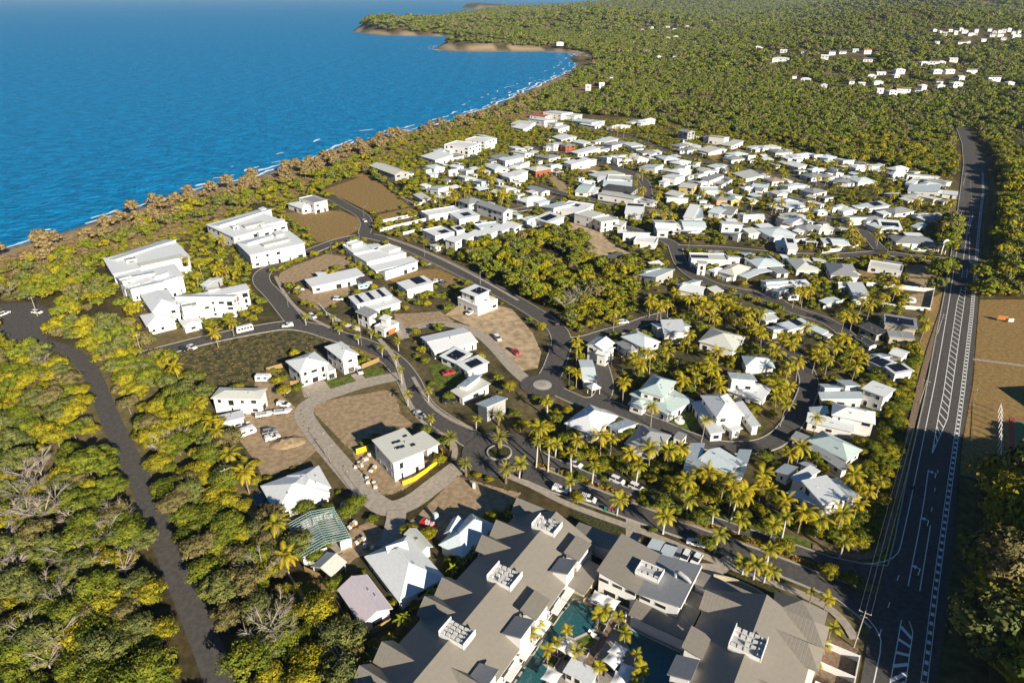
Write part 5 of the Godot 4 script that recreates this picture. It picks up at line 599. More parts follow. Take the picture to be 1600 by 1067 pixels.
# ------------------------------------------------------------------ mesh collecting
class Acc:
	var v := PackedVector3Array()
	var n := PackedVector3Array()
	var c := PackedColorArray()
	var t := PackedVector2Array()
	var i := PackedInt32Array()
	var col := Color.WHITE

	func face(p: Array, uvs: Array = []) -> void:      # convex, counter-clockwise seen from outside
		var nn: Vector3 = (p[1] - p[0]).cross(p[2] - p[0])
		if nn.length() < 1e-9 and p.size() > 3:
			nn = (p[2] - p[0]).cross(p[3] - p[0])
		nn = nn.normalized()
		var b := v.size()
		for k in p.size():
			v.append(p[k]); n.append(nn); c.append(col)
			t.append(uvs[k] if uvs.size() else Vector2(p[k].x, p[k].z))
		for k in range(1, p.size() - 1):
			i.append(b); i.append(b + k + 1); i.append(b + k)

	func leaf(p: Vector3, nn: Vector3, shade: Vector3, a: float, bb: float, spin: float) -> void:
		var t1 := nn.cross(Vector3(0.3, 1, 0.2)).normalized()
		if t1.length() < 0.5:
			t1 = Vector3.RIGHT
		t1 = t1.rotated(nn, spin)
		var t2 := nn.cross(t1) * bb
		t1 *= a
		var b := v.size()
		v.append(p - t1 - t2 * 0.6); v.append(p + t1 * 0.8 - t2); v.append(p + t1 + t2 * 0.7); v.append(p - t1 * 0.7 + t2)
		for k in 4:
			n.append(shade); c.append(col); t.append(Vector2.ZERO)
		i.append_array([b, b + 2, b + 1, b, b + 3, b + 2])

	func box(lo: Vector3, hi: Vector3) -> void:
		var a := [Vector3(lo.x, lo.y, lo.z), Vector3(hi.x, lo.y, lo.z), Vector3(hi.x, lo.y, hi.z), Vector3(lo.x, lo.y, hi.z), Vector3(lo.x, hi.y, lo.z), Vector3(hi.x, hi.y, lo.z), Vector3(hi.x, hi.y, hi.z), Vector3(lo.x, hi.y, hi.z)]
		for f in [[7, 6, 5, 4], [0, 1, 2, 3], [3, 2, 6, 7], [1, 0, 4, 5], [2, 1, 5, 6], [0, 3, 7, 4]]:
			face([a[f[0]], a[f[1]], a[f[2]], a[f[3]]])

	func tube(pts: Array, rad: Array, sides: int) -> void:
		var rings := []
		for k in pts.size():
			var d: Vector3 = (pts[min(k + 1, pts.size() - 1)] - pts[max(k - 1, 0)]).normalized()
			var x := d.cross(Vector3(0.31, 0.17, 0.93)).normalized()
			var y := d.cross(x)
			var ring := []
			for s in sides:
				var g := TAU * s / sides
				ring.append([pts[k] + (x * cos(g) + y * sin(g)) * rad[k], (x * cos(g) + y * sin(g))])
			rings.append(ring)
		for k in pts.size() - 1:
			for s in sides:
				var s2 := (s + 1) % sides
				var b := v.size()
				for q in [rings[k][s], rings[k][s2], rings[k + 1][s2], rings[k + 1][s]]:
					v.append(q[0]); n.append(q[1]); c.append(col); t.append(Vector2.ZERO)
				i.append_array([b, b + 2, b + 1, b, b + 3, b + 2])

	func mesh(m: Material = null) -> ArrayMesh:
		var a := []
		a.resize(Mesh.ARRAY_MAX)
		a[Mesh.ARRAY_VERTEX] = v; a[Mesh.ARRAY_NORMAL] = n; a[Mesh.ARRAY_COLOR] = c; a[Mesh.ARRAY_TEX_UV] = t; a[Mesh.ARRAY_INDEX] = i
		var o := ArrayMesh.new()
		o.add_surface_from_arrays(Mesh.PRIMITIVE_TRIANGLES, a)
		if m:
			o.surface_set_material(0, m)
		return o


# ------------------------------------------------------------------ naming
func numbered(called: String) -> String:
	var k: int = used.get(called, 0)
	used[called] = k + 1
	return called if k == 0 else "%s_%03d" % [called, k]


func tag(o: Node3D, label: String, category := "", group := "", kind := "") -> Node3D:
	o.set_meta("label", label)
	if category: o.set_meta("category", category)
	if group: o.set_meta("group", group)
	if kind: o.set_meta("kind", kind)
	return o


func thing(called: String, label: String, category: String, at := Vector3.ZERO, turn := 0.0, group := "") -> Node3D:
	var o := Node3D.new()
	o.name = numbered(called)
	add_child(o)
	o.position = at
	o.rotation.y = turn
	return tag(o, label, category, group)


func part(called: String, mesh: Mesh, m: Material, parent: Node3D, at := Transform3D.IDENTITY) -> MeshInstance3D:
	var o := MeshInstance3D.new()
	o.name = called
	o.mesh = mesh
	if m: o.material_override = m
	o.transform = at
	parent.add_child(o, true)
	return o


func bar(called: String, m: Material, parent: Node3D, centre: Vector3, size: Vector3, turn := 0.0) -> MeshInstance3D:
	return part(called, unit_box, m, parent, Transform3D(Basis(Vector3.UP, turn).scaled_local(size), centre))


func structure(called: String, mesh: Mesh, m: Material, label: String) -> MeshInstance3D:
	var o := MeshInstance3D.new()
	o.name = numbered(called)
	o.mesh = mesh
	if m: o.material_override = m
	add_child(o)
	tag(o, label, "", "", "structure")
	return o


func copy(o: Node3D, at: Vector3, turn: float, label: String, group := "") -> Node3D:
	var r: Node3D = o.duplicate()
	r.name = numbered(String(o.get_meta("base")))
	add_child(r)
	r.position = at
	r.rotation.y = turn
	r.set_meta("label", label)
	if group: r.set_meta("group", group)
	return r


# ------------------------------------------------------------------ materials
func lin(r: float, g: float, b: float) -> Color:
	return Color(r, g, b).linear_to_srgb()


func grain(seed_: int, freq: float, oct: int, a: Color, b: Color, power := 1.0, size := 512) -> ImageTexture:
	var f := FastNoiseLite.new()
	f.seed = seed_; f.frequency = freq; f.fractal_octaves = oct; f.noise_type = FastNoiseLite.TYPE_SIMPLEX_SMOOTH
	var im := f.get_seamless_image(size, size)
	im.convert(Image.FORMAT_L8)
	var src := im.get_data()
	var lut := PackedByteArray()
	for k in 256:
		var q: Color = a.lerp(b, pow(smoothstep(0.15, 0.85, k / 255.0), power)).linear_to_srgb()
		lut.append_array([int(q.r * 255), int(q.g * 255), int(q.b * 255)])
	var out := PackedByteArray()
	out.resize(src.size() * 3)
	for k in src.size():
		var s: int = src[k] * 3
		out[k * 3] = lut[s]; out[k * 3 + 1] = lut[s + 1]; out[k * 3 + 2] = lut[s + 2]
	return ImageTexture.create_from_image(Image.create_from_data(size, size, false, Image.FORMAT_RGB8, out))


func bumps(seed_: int, freq: float, oct: int, strength: float, size := 512) -> ImageTexture:
	var f := FastNoiseLite.new()
	f.seed = seed_; f.frequency = freq; f.fractal_octaves = oct
	var im := f.get_seamless_image(size, size)
	im.convert(Image.FORMAT_RGBA8)
	im.bump_map_to_normal_map(strength)
	return ImageTexture.create_from_image(im)


func plain(called: String, c: Color, rough := 0.8, metal := 0.0) -> StandardMaterial3D:
	var m := StandardMaterial3D.new()
	m.albedo_color = c
	m.roughness = rough
	m.metallic = metal
	M[called] = m
	return m


func worldly(called: String, tex: Texture2D, metres: float, rough := 0.95, tint := Color.WHITE) -> StandardMaterial3D:
	var m := plain(called, tint, rough)
	m.albedo_texture = tex
	m.uv1_triplanar = true
	m.uv1_world_triplanar = true
	m.uv1_scale = Vector3.ONE / metres
	m.metallic_specular = 0.25
	return m


func ribbed(called: String, c: Color, tex: Texture2D, normal: Texture2D, rough: float) -> void:
	var m := plain(called, c, rough)
	m.albedo_texture = tex
	m.normal_enabled = true
	m.normal_texture = normal
	m.normal_scale = 0.9
	m.uv1_scale = Vector3(1.0 / 6.0, 1.0 / 6.0, 1)
	m.metallic_specular = 0.4


func make_materials() -> void:
	worldly("asphalt", grain(3, 0.02, 5, Color(0.075, 0.069, 0.064), Color(0.10, 0.092, 0.085)), 17.0, 0.9)
	worldly("concrete", grain(5, 0.015, 5, Color(0.31, 0.265, 0.215), Color(0.39, 0.34, 0.28)), 13.0, 0.85)
	worldly("kerb", grain(6, 0.03, 4, Color(0.30, 0.28, 0.25), Color(0.44, 0.42, 0.38)), 7.0, 0.85)
	worldly("brownpath", grain(7, 0.02, 5, Color(0.16, 0.11, 0.075), Color(0.25, 0.175, 0.12)), 9.0)
	worldly("dirt", grain(8, 0.022, 7, Color(0.26, 0.185, 0.112), Color(0.38, 0.28, 0.175), 1.0, 1024), 52.0)
	worldly("sand", grain(10, 0.012, 6, Color(0.30, 0.22, 0.13), Color(0.50, 0.38, 0.24)), 31.0)
	worldly("drygrass", grain(11, 0.03, 7, Color(0.20, 0.13, 0.05), Color(0.30, 0.20, 0.08), 1.0, 1024), 58.0)
	worldly("lawn", grain(12, 0.02, 6, Color(0.055, 0.085, 0.015), Color(0.14, 0.165, 0.03)), 21.0)
	worldly("verge", grain(13, 0.015, 6, Color(0.055, 0.062, 0.022), Color(0.15, 0.12, 0.05)), 27.0)
	worldly("scrub", grain(14, 0.015, 6, Color(0.045, 0.045, 0.022), Color(0.125, 0.105, 0.05), 1.2), 29.0)  # rough grass, its colour darkened to carry the shade over the paddock
	worldly("garden", grain(15, 0.03, 5, Color(0.025, 0.03, 0.012), Color(0.09, 0.085, 0.035)), 11.0)
	worldly("paver", grain(16, 0.03, 4, Color(0.22, 0.20, 0.18), Color(0.34, 0.31, 0.28)), 6.0, 0.8)
	var g := worldly("ground", grain(17, 0.014, 6, Color(0.62, 0.62, 0.62), Color(1.25, 1.25, 1.25).clamp(), 1.0, 1024), 43.0)
	g.vertex_color_use_as_albedo = true
	plain("paint", lin(0.72, 0.72, 0.70), 0.7)
	# roofs and walls: painted sheet metal with ribs running down the slope, faintly stained
	var stain := grain(20, 0.01, 5, Color(0.92, 0.92, 0.915), Color(1, 1, 1), 0.7)
	var ribs := Image.create(128, 8, false, Image.FORMAT_RGBA8)
	for x in 128:
		var k := (x % 16)
		var s := 0.42 if k == 0 else (-0.42 if k == 2 else 0.0)
		for y in 8:
			ribs.set_pixel(x, y, Color(0.5 + s * 0.5, 0.5, 1.0))
	var rt := ImageTexture.create_from_image(ribs)
	for q in [["w", 0.70, 0.725, 0.735], ["o", 0.56, 0.57, 0.52], ["b", 0.60, 0.68, 0.70], ["t", 0.44, 0.54, 0.53], ["l", 0.60, 0.53, 0.57], ["g", 0.27, 0.28, 0.29], ["d", 0.075, 0.072, 0.07], ["r", 0.42, 0.13, 0.05], ["p", 0.45, 0.31, 0.26], ["n", 0.225, 0.205, 0.175]]:  # b: white roof sheet with the blue of shade put into its tint
		ribbed("roof_" + q[0], lin(q[1], q[2], q[3]), stain, rt, 0.45)
	for q in [["w", 0.74, 0.73, 0.71], ["c", 0.55, 0.47, 0.33], ["g", 0.38, 0.38, 0.38], ["d", 0.10, 0.10, 0.10], ["r", 0.32, 0.10, 0.05], ["y", 0.62, 0.48, 0.18], ["p", 0.62, 0.33, 0.20]]:
		worldly("wall_" + q[0], stain, 9.0, 0.8, lin(q[1], q[2], q[3]))
	var p := plain("pane", lin(0.018, 0.022, 0.028), 0.08)
	p.metallic_specular = 0.6
	plain("frame", lin(0.62, 0.62, 0.61), 0.5)
	var sp := plain("solar", lin(0.010, 0.012, 0.022), 0.15)
	sp.metallic_specular = 0.4
	plain("orange", lin(0.50, 0.17, 0.04), 0.6)
	plain("garage_w", lin(0.58, 0.58, 0.57), 0.6)
	worldly("yellow", stain, 3.0, 0.7, lin(0.75, 0.55, 0.03))
	worldly("timber", grain(22, 0.05, 4, Color(0.22, 0.15, 0.07), Color(0.42, 0.30, 0.13)), 3.0)
	worldly("white", stain, 7.0, 0.8, lin(0.78, 0.77, 0.75))
	plain("steel", lin(0.45, 0.45, 0.45), 0.4, 0.6)
	plain("lamp_metal", lin(0.30, 0.31, 0.32), 0.5, 0.3)
	plain("rubber", lin(0.02, 0.02, 0.02), 0.85)
	plain("red", lin(0.55, 0.03, 0.02), 0.4)
	plain("teal_bin", lin(0.03, 0.20, 0.16), 0.5)
	plain("pink_bin", lin(0.45, 0.03, 0.10), 0.5)
	plain("black", lin(0.02, 0.02, 0.022), 0.5)
	plain("frame_steel", lin(0.30, 0.42, 0.40), 0.45, 0.2)
	worldly("pole_wood", grain(23, 0.05, 4, Color(0.30, 0.27, 0.22), Color(0.50, 0.46, 0.40)), 2.5)
	plain("car_w", lin(0.78, 0.78, 0.77), 0.25).clearcoat_enabled = true
	plain("car_g", lin(0.25, 0.26, 0.28), 0.25).clearcoat_enabled = true
	plain("car_k", lin(0.018, 0.018, 0.02), 0.2).clearcoat_enabled = true
	plain("car_r", lin(0.50, 0.02, 0.02), 0.25).clearcoat_enabled = true
	plain("car_b", lin(0.42, 0.62, 0.70), 0.3).clearcoat_enabled = true
	plain("court", lin(0.10, 0.20, 0.09), 0.9)
	plain("court_red", lin(0.35, 0.07, 0.05), 0.9)
	var leaf := plain("leaf", Color.WHITE, 0.75)
	leaf.vertex_color_use_as_albedo = true
	leaf.metallic_specular = 0.12
	leaf.cull_mode = BaseMaterial3D.CULL_DISABLED
	var bark := plain("bark", Color.WHITE, 0.9)
	bark.vertex_color_use_as_albedo = true
	# water
	var sea := plain("sea", Color.WHITE, 0.32)
	sea.albedo_texture = grain(30, 0.012, 6, Color(0.001, 0.15, 0.35), Color(0.004, 0.25, 0.53), 1.0, 1024)
	sea.uv1_triplanar = true; sea.uv1_world_triplanar = true; sea.uv1_scale = Vector3(1 / 260.0, 1 / 260.0, 1 / 140.0)
	sea.normal_enabled = true; sea.normal_texture = bumps(31, 0.03, 5, 9.0, 1024); sea.normal_scale = 1.0
	sea.metallic_specular = 0.12
	var pool := plain("pool", lin(0.035, 0.115, 0.125), 0.06)
	pool.normal_enabled = true; pool.normal_texture = bumps(32, 0.02, 3, 2.0, 256); pool.normal_scale = 0.25
	pool.uv1_triplanar = true; pool.uv1_scale = Vector3.ONE / 5.0
	pool.albedo_texture = grain(33, 0.02, 4, Color(0.55, 0.75, 0.8), Color(1, 1, 1)); 
	plain("foam", lin(0.75, 0.77, 0.78), 0.9)


# ------------------------------------------------------------------ terrain
func hill(x: float, z: float) -> float:
	var s := 0.0
	for a in HILLS:
		var u: float = (x - a[0]) / a[2]
		var w: float = (z - a[1]) / a[3]
		var q := u * u + w * w
		if q < 9.0:
			s += a[4] * exp(-q)
	return s


func offshore(x: float, z: float) -> float:      # metres inland from the water's edge, negative at sea
	var p := Vector2(x, z)
	var best := 1e12
	for k in coast.size() - 1:
		var a := coast[k]
		var d := coast[k + 1] - a
		var u := clampf((p - a).dot(d) / d.length_squared(), 0, 1)
		best = minf(best, (p - a - d * u).length_squared())
	best = sqrt(best)
	var votes := 0
	for s in [Vector2.ZERO, Vector2(0.37, 0.71), Vector2(-0.53, 0.29)]:
		if Geometry2D.is_point_in_polygon(p + s, land): votes += 1
	return best if votes >= 2 else -best


func rows() -> PackedFloat32Array:
	var r := PackedFloat32Array()
	var z := 40.0
	while z > -15000.0:
		r.append(z)
		z -= maxf(4.0, 0.0135 * -z)
	return r


func sheet(pts: Array, cols: int, count: int, colours: PackedColorArray, m: Material) -> ArrayMesh:
	var v := PackedVector3Array(pts)
	var n := PackedVector3Array()
	n.resize(v.size())
	var ix := PackedInt32Array()
	for r in count:
		for c in cols:
			var k := r * cols + c
			var e := v[r * cols + mini(c + 1, cols - 1)] - v[r * cols + maxi(c - 1, 0)]
			var s := v[mini(r + 1, count - 1) * cols + c] - v[maxi(r - 1, 0) * cols + c]
			n[k] = e.cross(s).normalized() if e.cross(s).y > 0 else s.cross(e).normalized()
			if r < count - 1 and c < cols - 1:
				ix.append_array([k, k + cols, k + 1, k + 1, k + cols, k + cols + 1])
	var a := []
	a.resize(Mesh.ARRAY_MAX)
	a[Mesh.ARRAY_VERTEX] = v; a[Mesh.ARRAY_NORMAL] = n; a[Mesh.ARRAY_INDEX] = ix
	if colours.size(): a[Mesh.ARRAY_COLOR] = colours
	var o := ArrayMesh.new()
	o.add_surface_from_arrays(Mesh.PRIMITIVE_TRIANGLES, a)
	o.surface_set_material(0, m)
	return o


func make_terrain() -> void:
	coast = PackedVector2Array()
	for q in COAST: coast.append(Vector2(q[0], q[1]))
	coast = round_off(coast, 2)
	land = coast.duplicate()
	for q in [[16000, -15500], [16000, 300], [-600, 300], [-600, -120]]: land.append(Vector2(q[0], q[1]))
	var zs := rows()
	var cols := 221
	var pts := []
	var colr := PackedColorArray()
	var sea_pts := []
	for z in zs:
		var half := 0.9 * maxf(-z, 0) + 190.0
		for c in cols:
			var x := lerpf(-half, half, c / float(cols - 1))
			var far_in: bool = x > 120 and z > -1500 or z > -240 and x > -200
			var d := 400.0 if far_in else offshore(x, z)
			var y := hill(x, z) * clampf(d / 60.0, 0, 1)
			var shore := clampf(d * 0.11 + SEA_LEVEL - 0.1, -9.0, 0.0)
			y = shore + y + (0.0 if z > -820 else noise.get_noise_2d(x * 0.6, z * 0.6) * 3.0 * clampf((-820.0 - z) / 300.0, 0, 1) * clampf(d / 80.0, 0, 1))
			pts.append(Vector3(x, y, z))
			var w := noise.get_noise_2d(x * 2.1, z * 2.1)
			var w2 := noise.get_noise_2d(x * 0.35 + 900, z * 0.35)
			var bush := Color(0.055, 0.05, 0.022).lerp(Color(0.10, 0.075, 0.035), clampf(0.5 + w, 0, 1))
			bush = bush.lerp(Color(0.19, 0.15, 0.07), clampf(w2 * 2.4 - 0.1 + w * 0.4, 0, 1))      # dry grass clearings
			var q := bush
			if zone_at(x, z) == 2: q = Color(0.07, 0.07, 0.03).lerp(Color(0.17, 0.13, 0.065), clampf(0.5 + w * 1.2, 0, 1))
			if d < 70.0 + w * 26.0 and z > -1300: q = Color(0.25, 0.17, 0.075).lerp(Color(0.36, 0.25, 0.12), clampf(0.5 + w, 0, 1))
			if d < 17.0 + w * 9.0: q = Color(0.42, 0.315, 0.20)
			if d < 6.0: q = Color(0.23, 0.175, 0.12)
			colr.append(q)
			# sea with swells running in towards the beach
			var sw := 0.0
			if not far_in and d < 40.0 and d > -330.0 and z > -2600.0:
				var ph := d / 27.0 + noise.get_noise_2d(x * 0.45, z * 0.45) * 1.1
				sw = pow(0.5 + 0.5 * sin(ph * TAU), 3.0) * 0.9 * exp(d / 110.0) * clampf(0.25 - d / 30.0, 0.1, 1.0)
			sea_pts.append(Vector3(x, SEA_LEVEL + sw, z))
	var g := structure("ground", sheet(pts, cols, zs.size(), colr, M.ground), null, "dry coastal ground, dunes and wooded hills running to the horizon")
	g.position.y = 0.0
	structure("sea", sheet(sea_pts, cols, zs.size(), PackedColorArray(), M.sea), null, "deep blue sea with low swells rolling to the beach")
	make_foam()


func round_off(p: PackedVector2Array, times: int) -> PackedVector2Array:
	for t in times:
		var o := PackedVector2Array([p[0]])
		for k in p.size() - 1:
			o.append(p[k].lerp(p[k + 1], 0.25)); o.append(p[k].lerp(p[k + 1], 0.75))
		o.append(p[p.size() - 1])
		p = o
	return p


func walk(p: PackedVector2Array, step: float) -> Array:      # [point, unit side vector] every step metres
	var out := []
	for k in p.size() - 1:
		var d := p[k + 1] - p[k]
		var n := maxi(1, int(ceil(d.length() / step)))
		for j in n:
			out.append(p[k] + d * (j / float(n)))
	out.append(p[p.size() - 1])
	var r := []
	for k in out.size():
		var d: Vector2 = (out[mini(k + 1, out.size() - 1)] - out[maxi(k - 1, 0)]).normalized()
		r.append([out[k], Vector2(-d.y, d.x)])
	return r


func make_foam() -> void:
	var a := Acc.new()
	var w := walk(coast, 3.0)
	for band in [[-1.0, 0.8, -0.30, 1], [6.0, 0.9, 0.16, 2], [17.0, 0.8, 0.34, 3], [36.0, 0.7, 0.46, 4]]:
		var last: Array = []
		for q in w:
			var p: Vector2 = q[0]
			if p.y < -1900: break
			var k := noise.get_noise_2d(p.x * 1.3 + band[3] * 311, p.y * 1.3)
			var j := noise.get_noise_2d(p.x * 6.0, p.y * 6.0 + band[3] * 77)
			var width: float = band[1] * (0.4 + 1.6 * clampf((k - band[2] + 0.2) * 4.0, 0, 1)) * (1.6 if p.y < -470 else 1.0) * (1.0 + j)
			if k < band[2] - (0.26 if p.y < -470 else 0.0): 
				last = []
				continue
			var off: float = -band[0] - noise.get_noise_2d(p.x * 0.9, p.y * 0.9 + 55.0) * 7.0
			var n: Vector2 = q[1]
			var lo := p + n * off
			var hi := p + n * (off - width)
			if last.size():
				a.face([Vector3(last[0].x, SEA_LEVEL + 0.5, last[0].y), Vector3(lo.x, SEA_LEVEL + 0.5, lo.y), Vector3(hi.x, SEA_LEVEL + 0.55, hi.y), Vector3(last[1].x, SEA_LEVEL + 0.55, last[1].y)])
			last = [lo, hi]
	if a.v.size():
		var o := MeshInstance3D.new()
		o.name = "sea_foam"; o.mesh = a.mesh(M.foam)
		add_child(o)
		tag(o, "white foam of small waves breaking along the beach", "foam", "", "stuff")


# ------------------------------------------------------------------ what grows where
func zone_at(x: float, z: float) -> int:
	var c := int((x - ZX) / ZC)
	var r := int((z - ZZ) / ZC)
	return zone[r * ZW + c] if c >= 0 and r >= 0 and c < ZW and r < ZH else 0


func fill_zone(p: PackedVector2Array, value: int) -> void:
	var lo := p[0]
	var hi := p[0]
	for q in p:
		lo = lo.min(q); hi = hi.max(q)
	for r in range(maxi(0, int((lo.y - ZZ) / ZC)), mini(ZH, int((hi.y - ZZ) / ZC) + 1)):
		for c in range(maxi(0, int((lo.x - ZX) / ZC)), mini(ZW, int((hi.x - ZX) / ZC) + 1)):
			if Geometry2D.is_point_in_polygon(Vector2(ZX + (c + 0.5) * ZC, ZZ + (r + 0.5) * ZC), p):
				zone[r * ZW + c] = value


func v2(a: Array) -> PackedVector2Array:
	var p := PackedVector2Array()
	for q in a: p.append(Vector2(q[0], q[1]))
	return p


func strip_zone(p: PackedVector2Array, half: float, value: int) -> void:
	for q in walk(p, 1.5):
		var s := half
		while s > -half - 0.1:
			var c := int((q[0].x + q[1].x * s - ZX) / ZC)
			var r := int((q[0].y + q[1].y * s - ZZ) / ZC)
			if c >= 0 and r >= 0 and c < ZW and r < ZH: zone[r * ZW + c] = value
			s -= 1.2


func make_zones() -> void:
	zone.resize(ZW * ZH)
	for q in ZONES: fill_zone(v2(q[1]), q[0])
	for q in LOTS: fill_zone(v2(q[2]), 1)
	for q in ROADS: strip_zone(round_off(v2(q[3]), 2), q[1] * 0.5 + (1.3 if q[0] == "bush_road" else 1.6), 1)
	for q in PATHS: strip_zone(v2(q[3]), q[1] * 0.5 + 0.6, 1)
	for pr in [[HIGHWAY_LEFT, HIGHWAY_RIGHT], [BOULEVARD_A, BOULEVARD_B], [BOULEVARD_C, BOULEVARD_D]]:
		var p := v2(pr[0])
		var q := v2(pr[1]); q.reverse()
		p.append_array(q)
		fill_zone(p, 1)
	strip_zone(v2(HIGHWAY_RIGHT).slice(0, 7), 7.0, 1)
	strip_zone(v2(HIGHWAY_LEFT).slice(0, 5), 5.0, 1)
	for hs in HOUSES:
		for b in hs[4]:
			var box := PackedVector2Array()
			for s in [[-1, -1], [1, -1], [1, 1], [-1, 1]]:
				var o := Vector2(s[0] * (b[3] * 0.5 + 1.0), s[1] * (b[4] * 0.5 + 1.0)).rotated(-b[2])
				box.append(Vector2(b[0], b[1]) + o)
			fill_zone(box, 1)
	for q in [[ROUND_A, 8.6], [ROUND_B, 11.8]]:
		var ring := PackedVector2Array()
		for k in 24: ring.append(Vector2(q[0][0], q[0][1]) + Vector2.from_angle(TAU * k / 24.0) * q[1])
		fill_zone(ring, 1)
	for q in FAR_HOUSES:
		for dx in range(-1, 2):
			for dz in range(-1, 2):
				far_spots[Vector2i(int(floor(q[0] / 14.0)) + dx, int(floor(q[1] / 14.0)) + dz)] = true


# ------------------------------------------------------------------ streets
func ribbon(p: PackedVector2Array, width: float, y: float) -> ArrayMesh:
	var a := Acc.new()
	var w := walk(p, 4.0)
	for k in w.size() - 1:
		var l0: Vector2 = w[k][0] + w[k][1] * width * 0.5
		var r0: Vector2 = w[k][0] - w[k][1] * width * 0.5
		var l1: Vector2 = w[k + 1][0] + w[k + 1][1] * width * 0.5
		var r1: Vector2 = w[k + 1][0] - w[k + 1][1] * width * 0.5
		a.face([Vector3(l0.x, y, l0.y), Vector3(l1.x, y, l1.y), Vector3(r1.x, y, r1.y), Vector3(r0.x, y, r0.y)])
	return up_facing(a)


func up_facing(a: Acc) -> ArrayMesh:
	for k in range(0, a.i.size(), 3):
		var p := a.v[a.i[k]]
		if (a.v[a.i[k + 2]] - p).cross(a.v[a.i[k + 1]] - p).y < 0.0:
			var s := a.i[k + 1]
			a.i[k + 1] = a.i[k + 2]; a.i[k + 2] = s
	for k in a.n.size():
		if a.n[k].y < 0: a.n[k] = -a.n[k]
	return a.mesh()


func flat_area(p: PackedVector2Array, y: float) -> ArrayMesh:
	var a := Acc.new()
	var ix := Geometry2D.triangulate_polygon(p)
	for k in range(0, ix.size(), 3):
		a.face([Vector3(p[ix[k]].x, y, p[ix[k]].y), Vector3(p[ix[k + 1]].x, y, p[ix[k + 1]].y), Vector3(p[ix[k + 2]].x, y, p[ix[k + 2]].y)])
	return up_facing(a)


func between(l: PackedVector2Array, r: PackedVector2Array, y: float) -> ArrayMesh:
	var a := Acc.new()
	var n := 60
	for k in n:
		var q := []
		for s in [[l, k], [l, k + 1], [r, k + 1], [r, k]]:
			var p := along(s[0], s[1] / float(n))
			q.append(Vector3(p.x, y, p.y))
		a.face(q)
	return up_facing(a)


func along(p: PackedVector2Array, u: float) -> Vector2:
	var total := 0.0
	for k in p.size() - 1: total += p[k].distance_to(p[k + 1])
	var want := clampf(u, 0.0, 1.0) * total
	for k in p.size() - 1:
		var d := p[k].distance_to(p[k + 1])
		if want <= d or k == p.size() - 2: return p[k].lerp(p[k + 1], clampf(want / maxf(d, 0.001), 0.0, 1.0))
		want -= d
	return p[p.size() - 1]


func kerb_line(p: PackedVector2Array, skip: Callable, high: float) -> ArrayMesh:
	var a := Acc.new()
	var w := walk(p, 2.0)
	for k in w.size() - 1:
		var m: Vector2 = (w[k][0] + w[k + 1][0]) * 0.5
		if skip.call(m): continue
		var q := []
		for e in [w[k], w[k + 1]]:
			for s in [-0.17, 0.17]:
				var c: Vector2 = e[0] + e[1] * s
				q.append(Vector3(c.x, 0.0, c.y)); q.append(Vector3(c.x, high, c.y))
		a.face([q[1], q[5], q[7], q[3]] if (q[5] - q[1]).cross(q[3] - q[1]).y > 0 else [q[1], q[3], q[7], q[5]])
		a.face([q[0], q[4], q[5], q[1]])
		a.face([q[2], q[3], q[7], q[6]])
	if a.v.size() == 0: return null
	return up_only(a)


func up_only(a: Acc) -> ArrayMesh:
	return a.mesh()


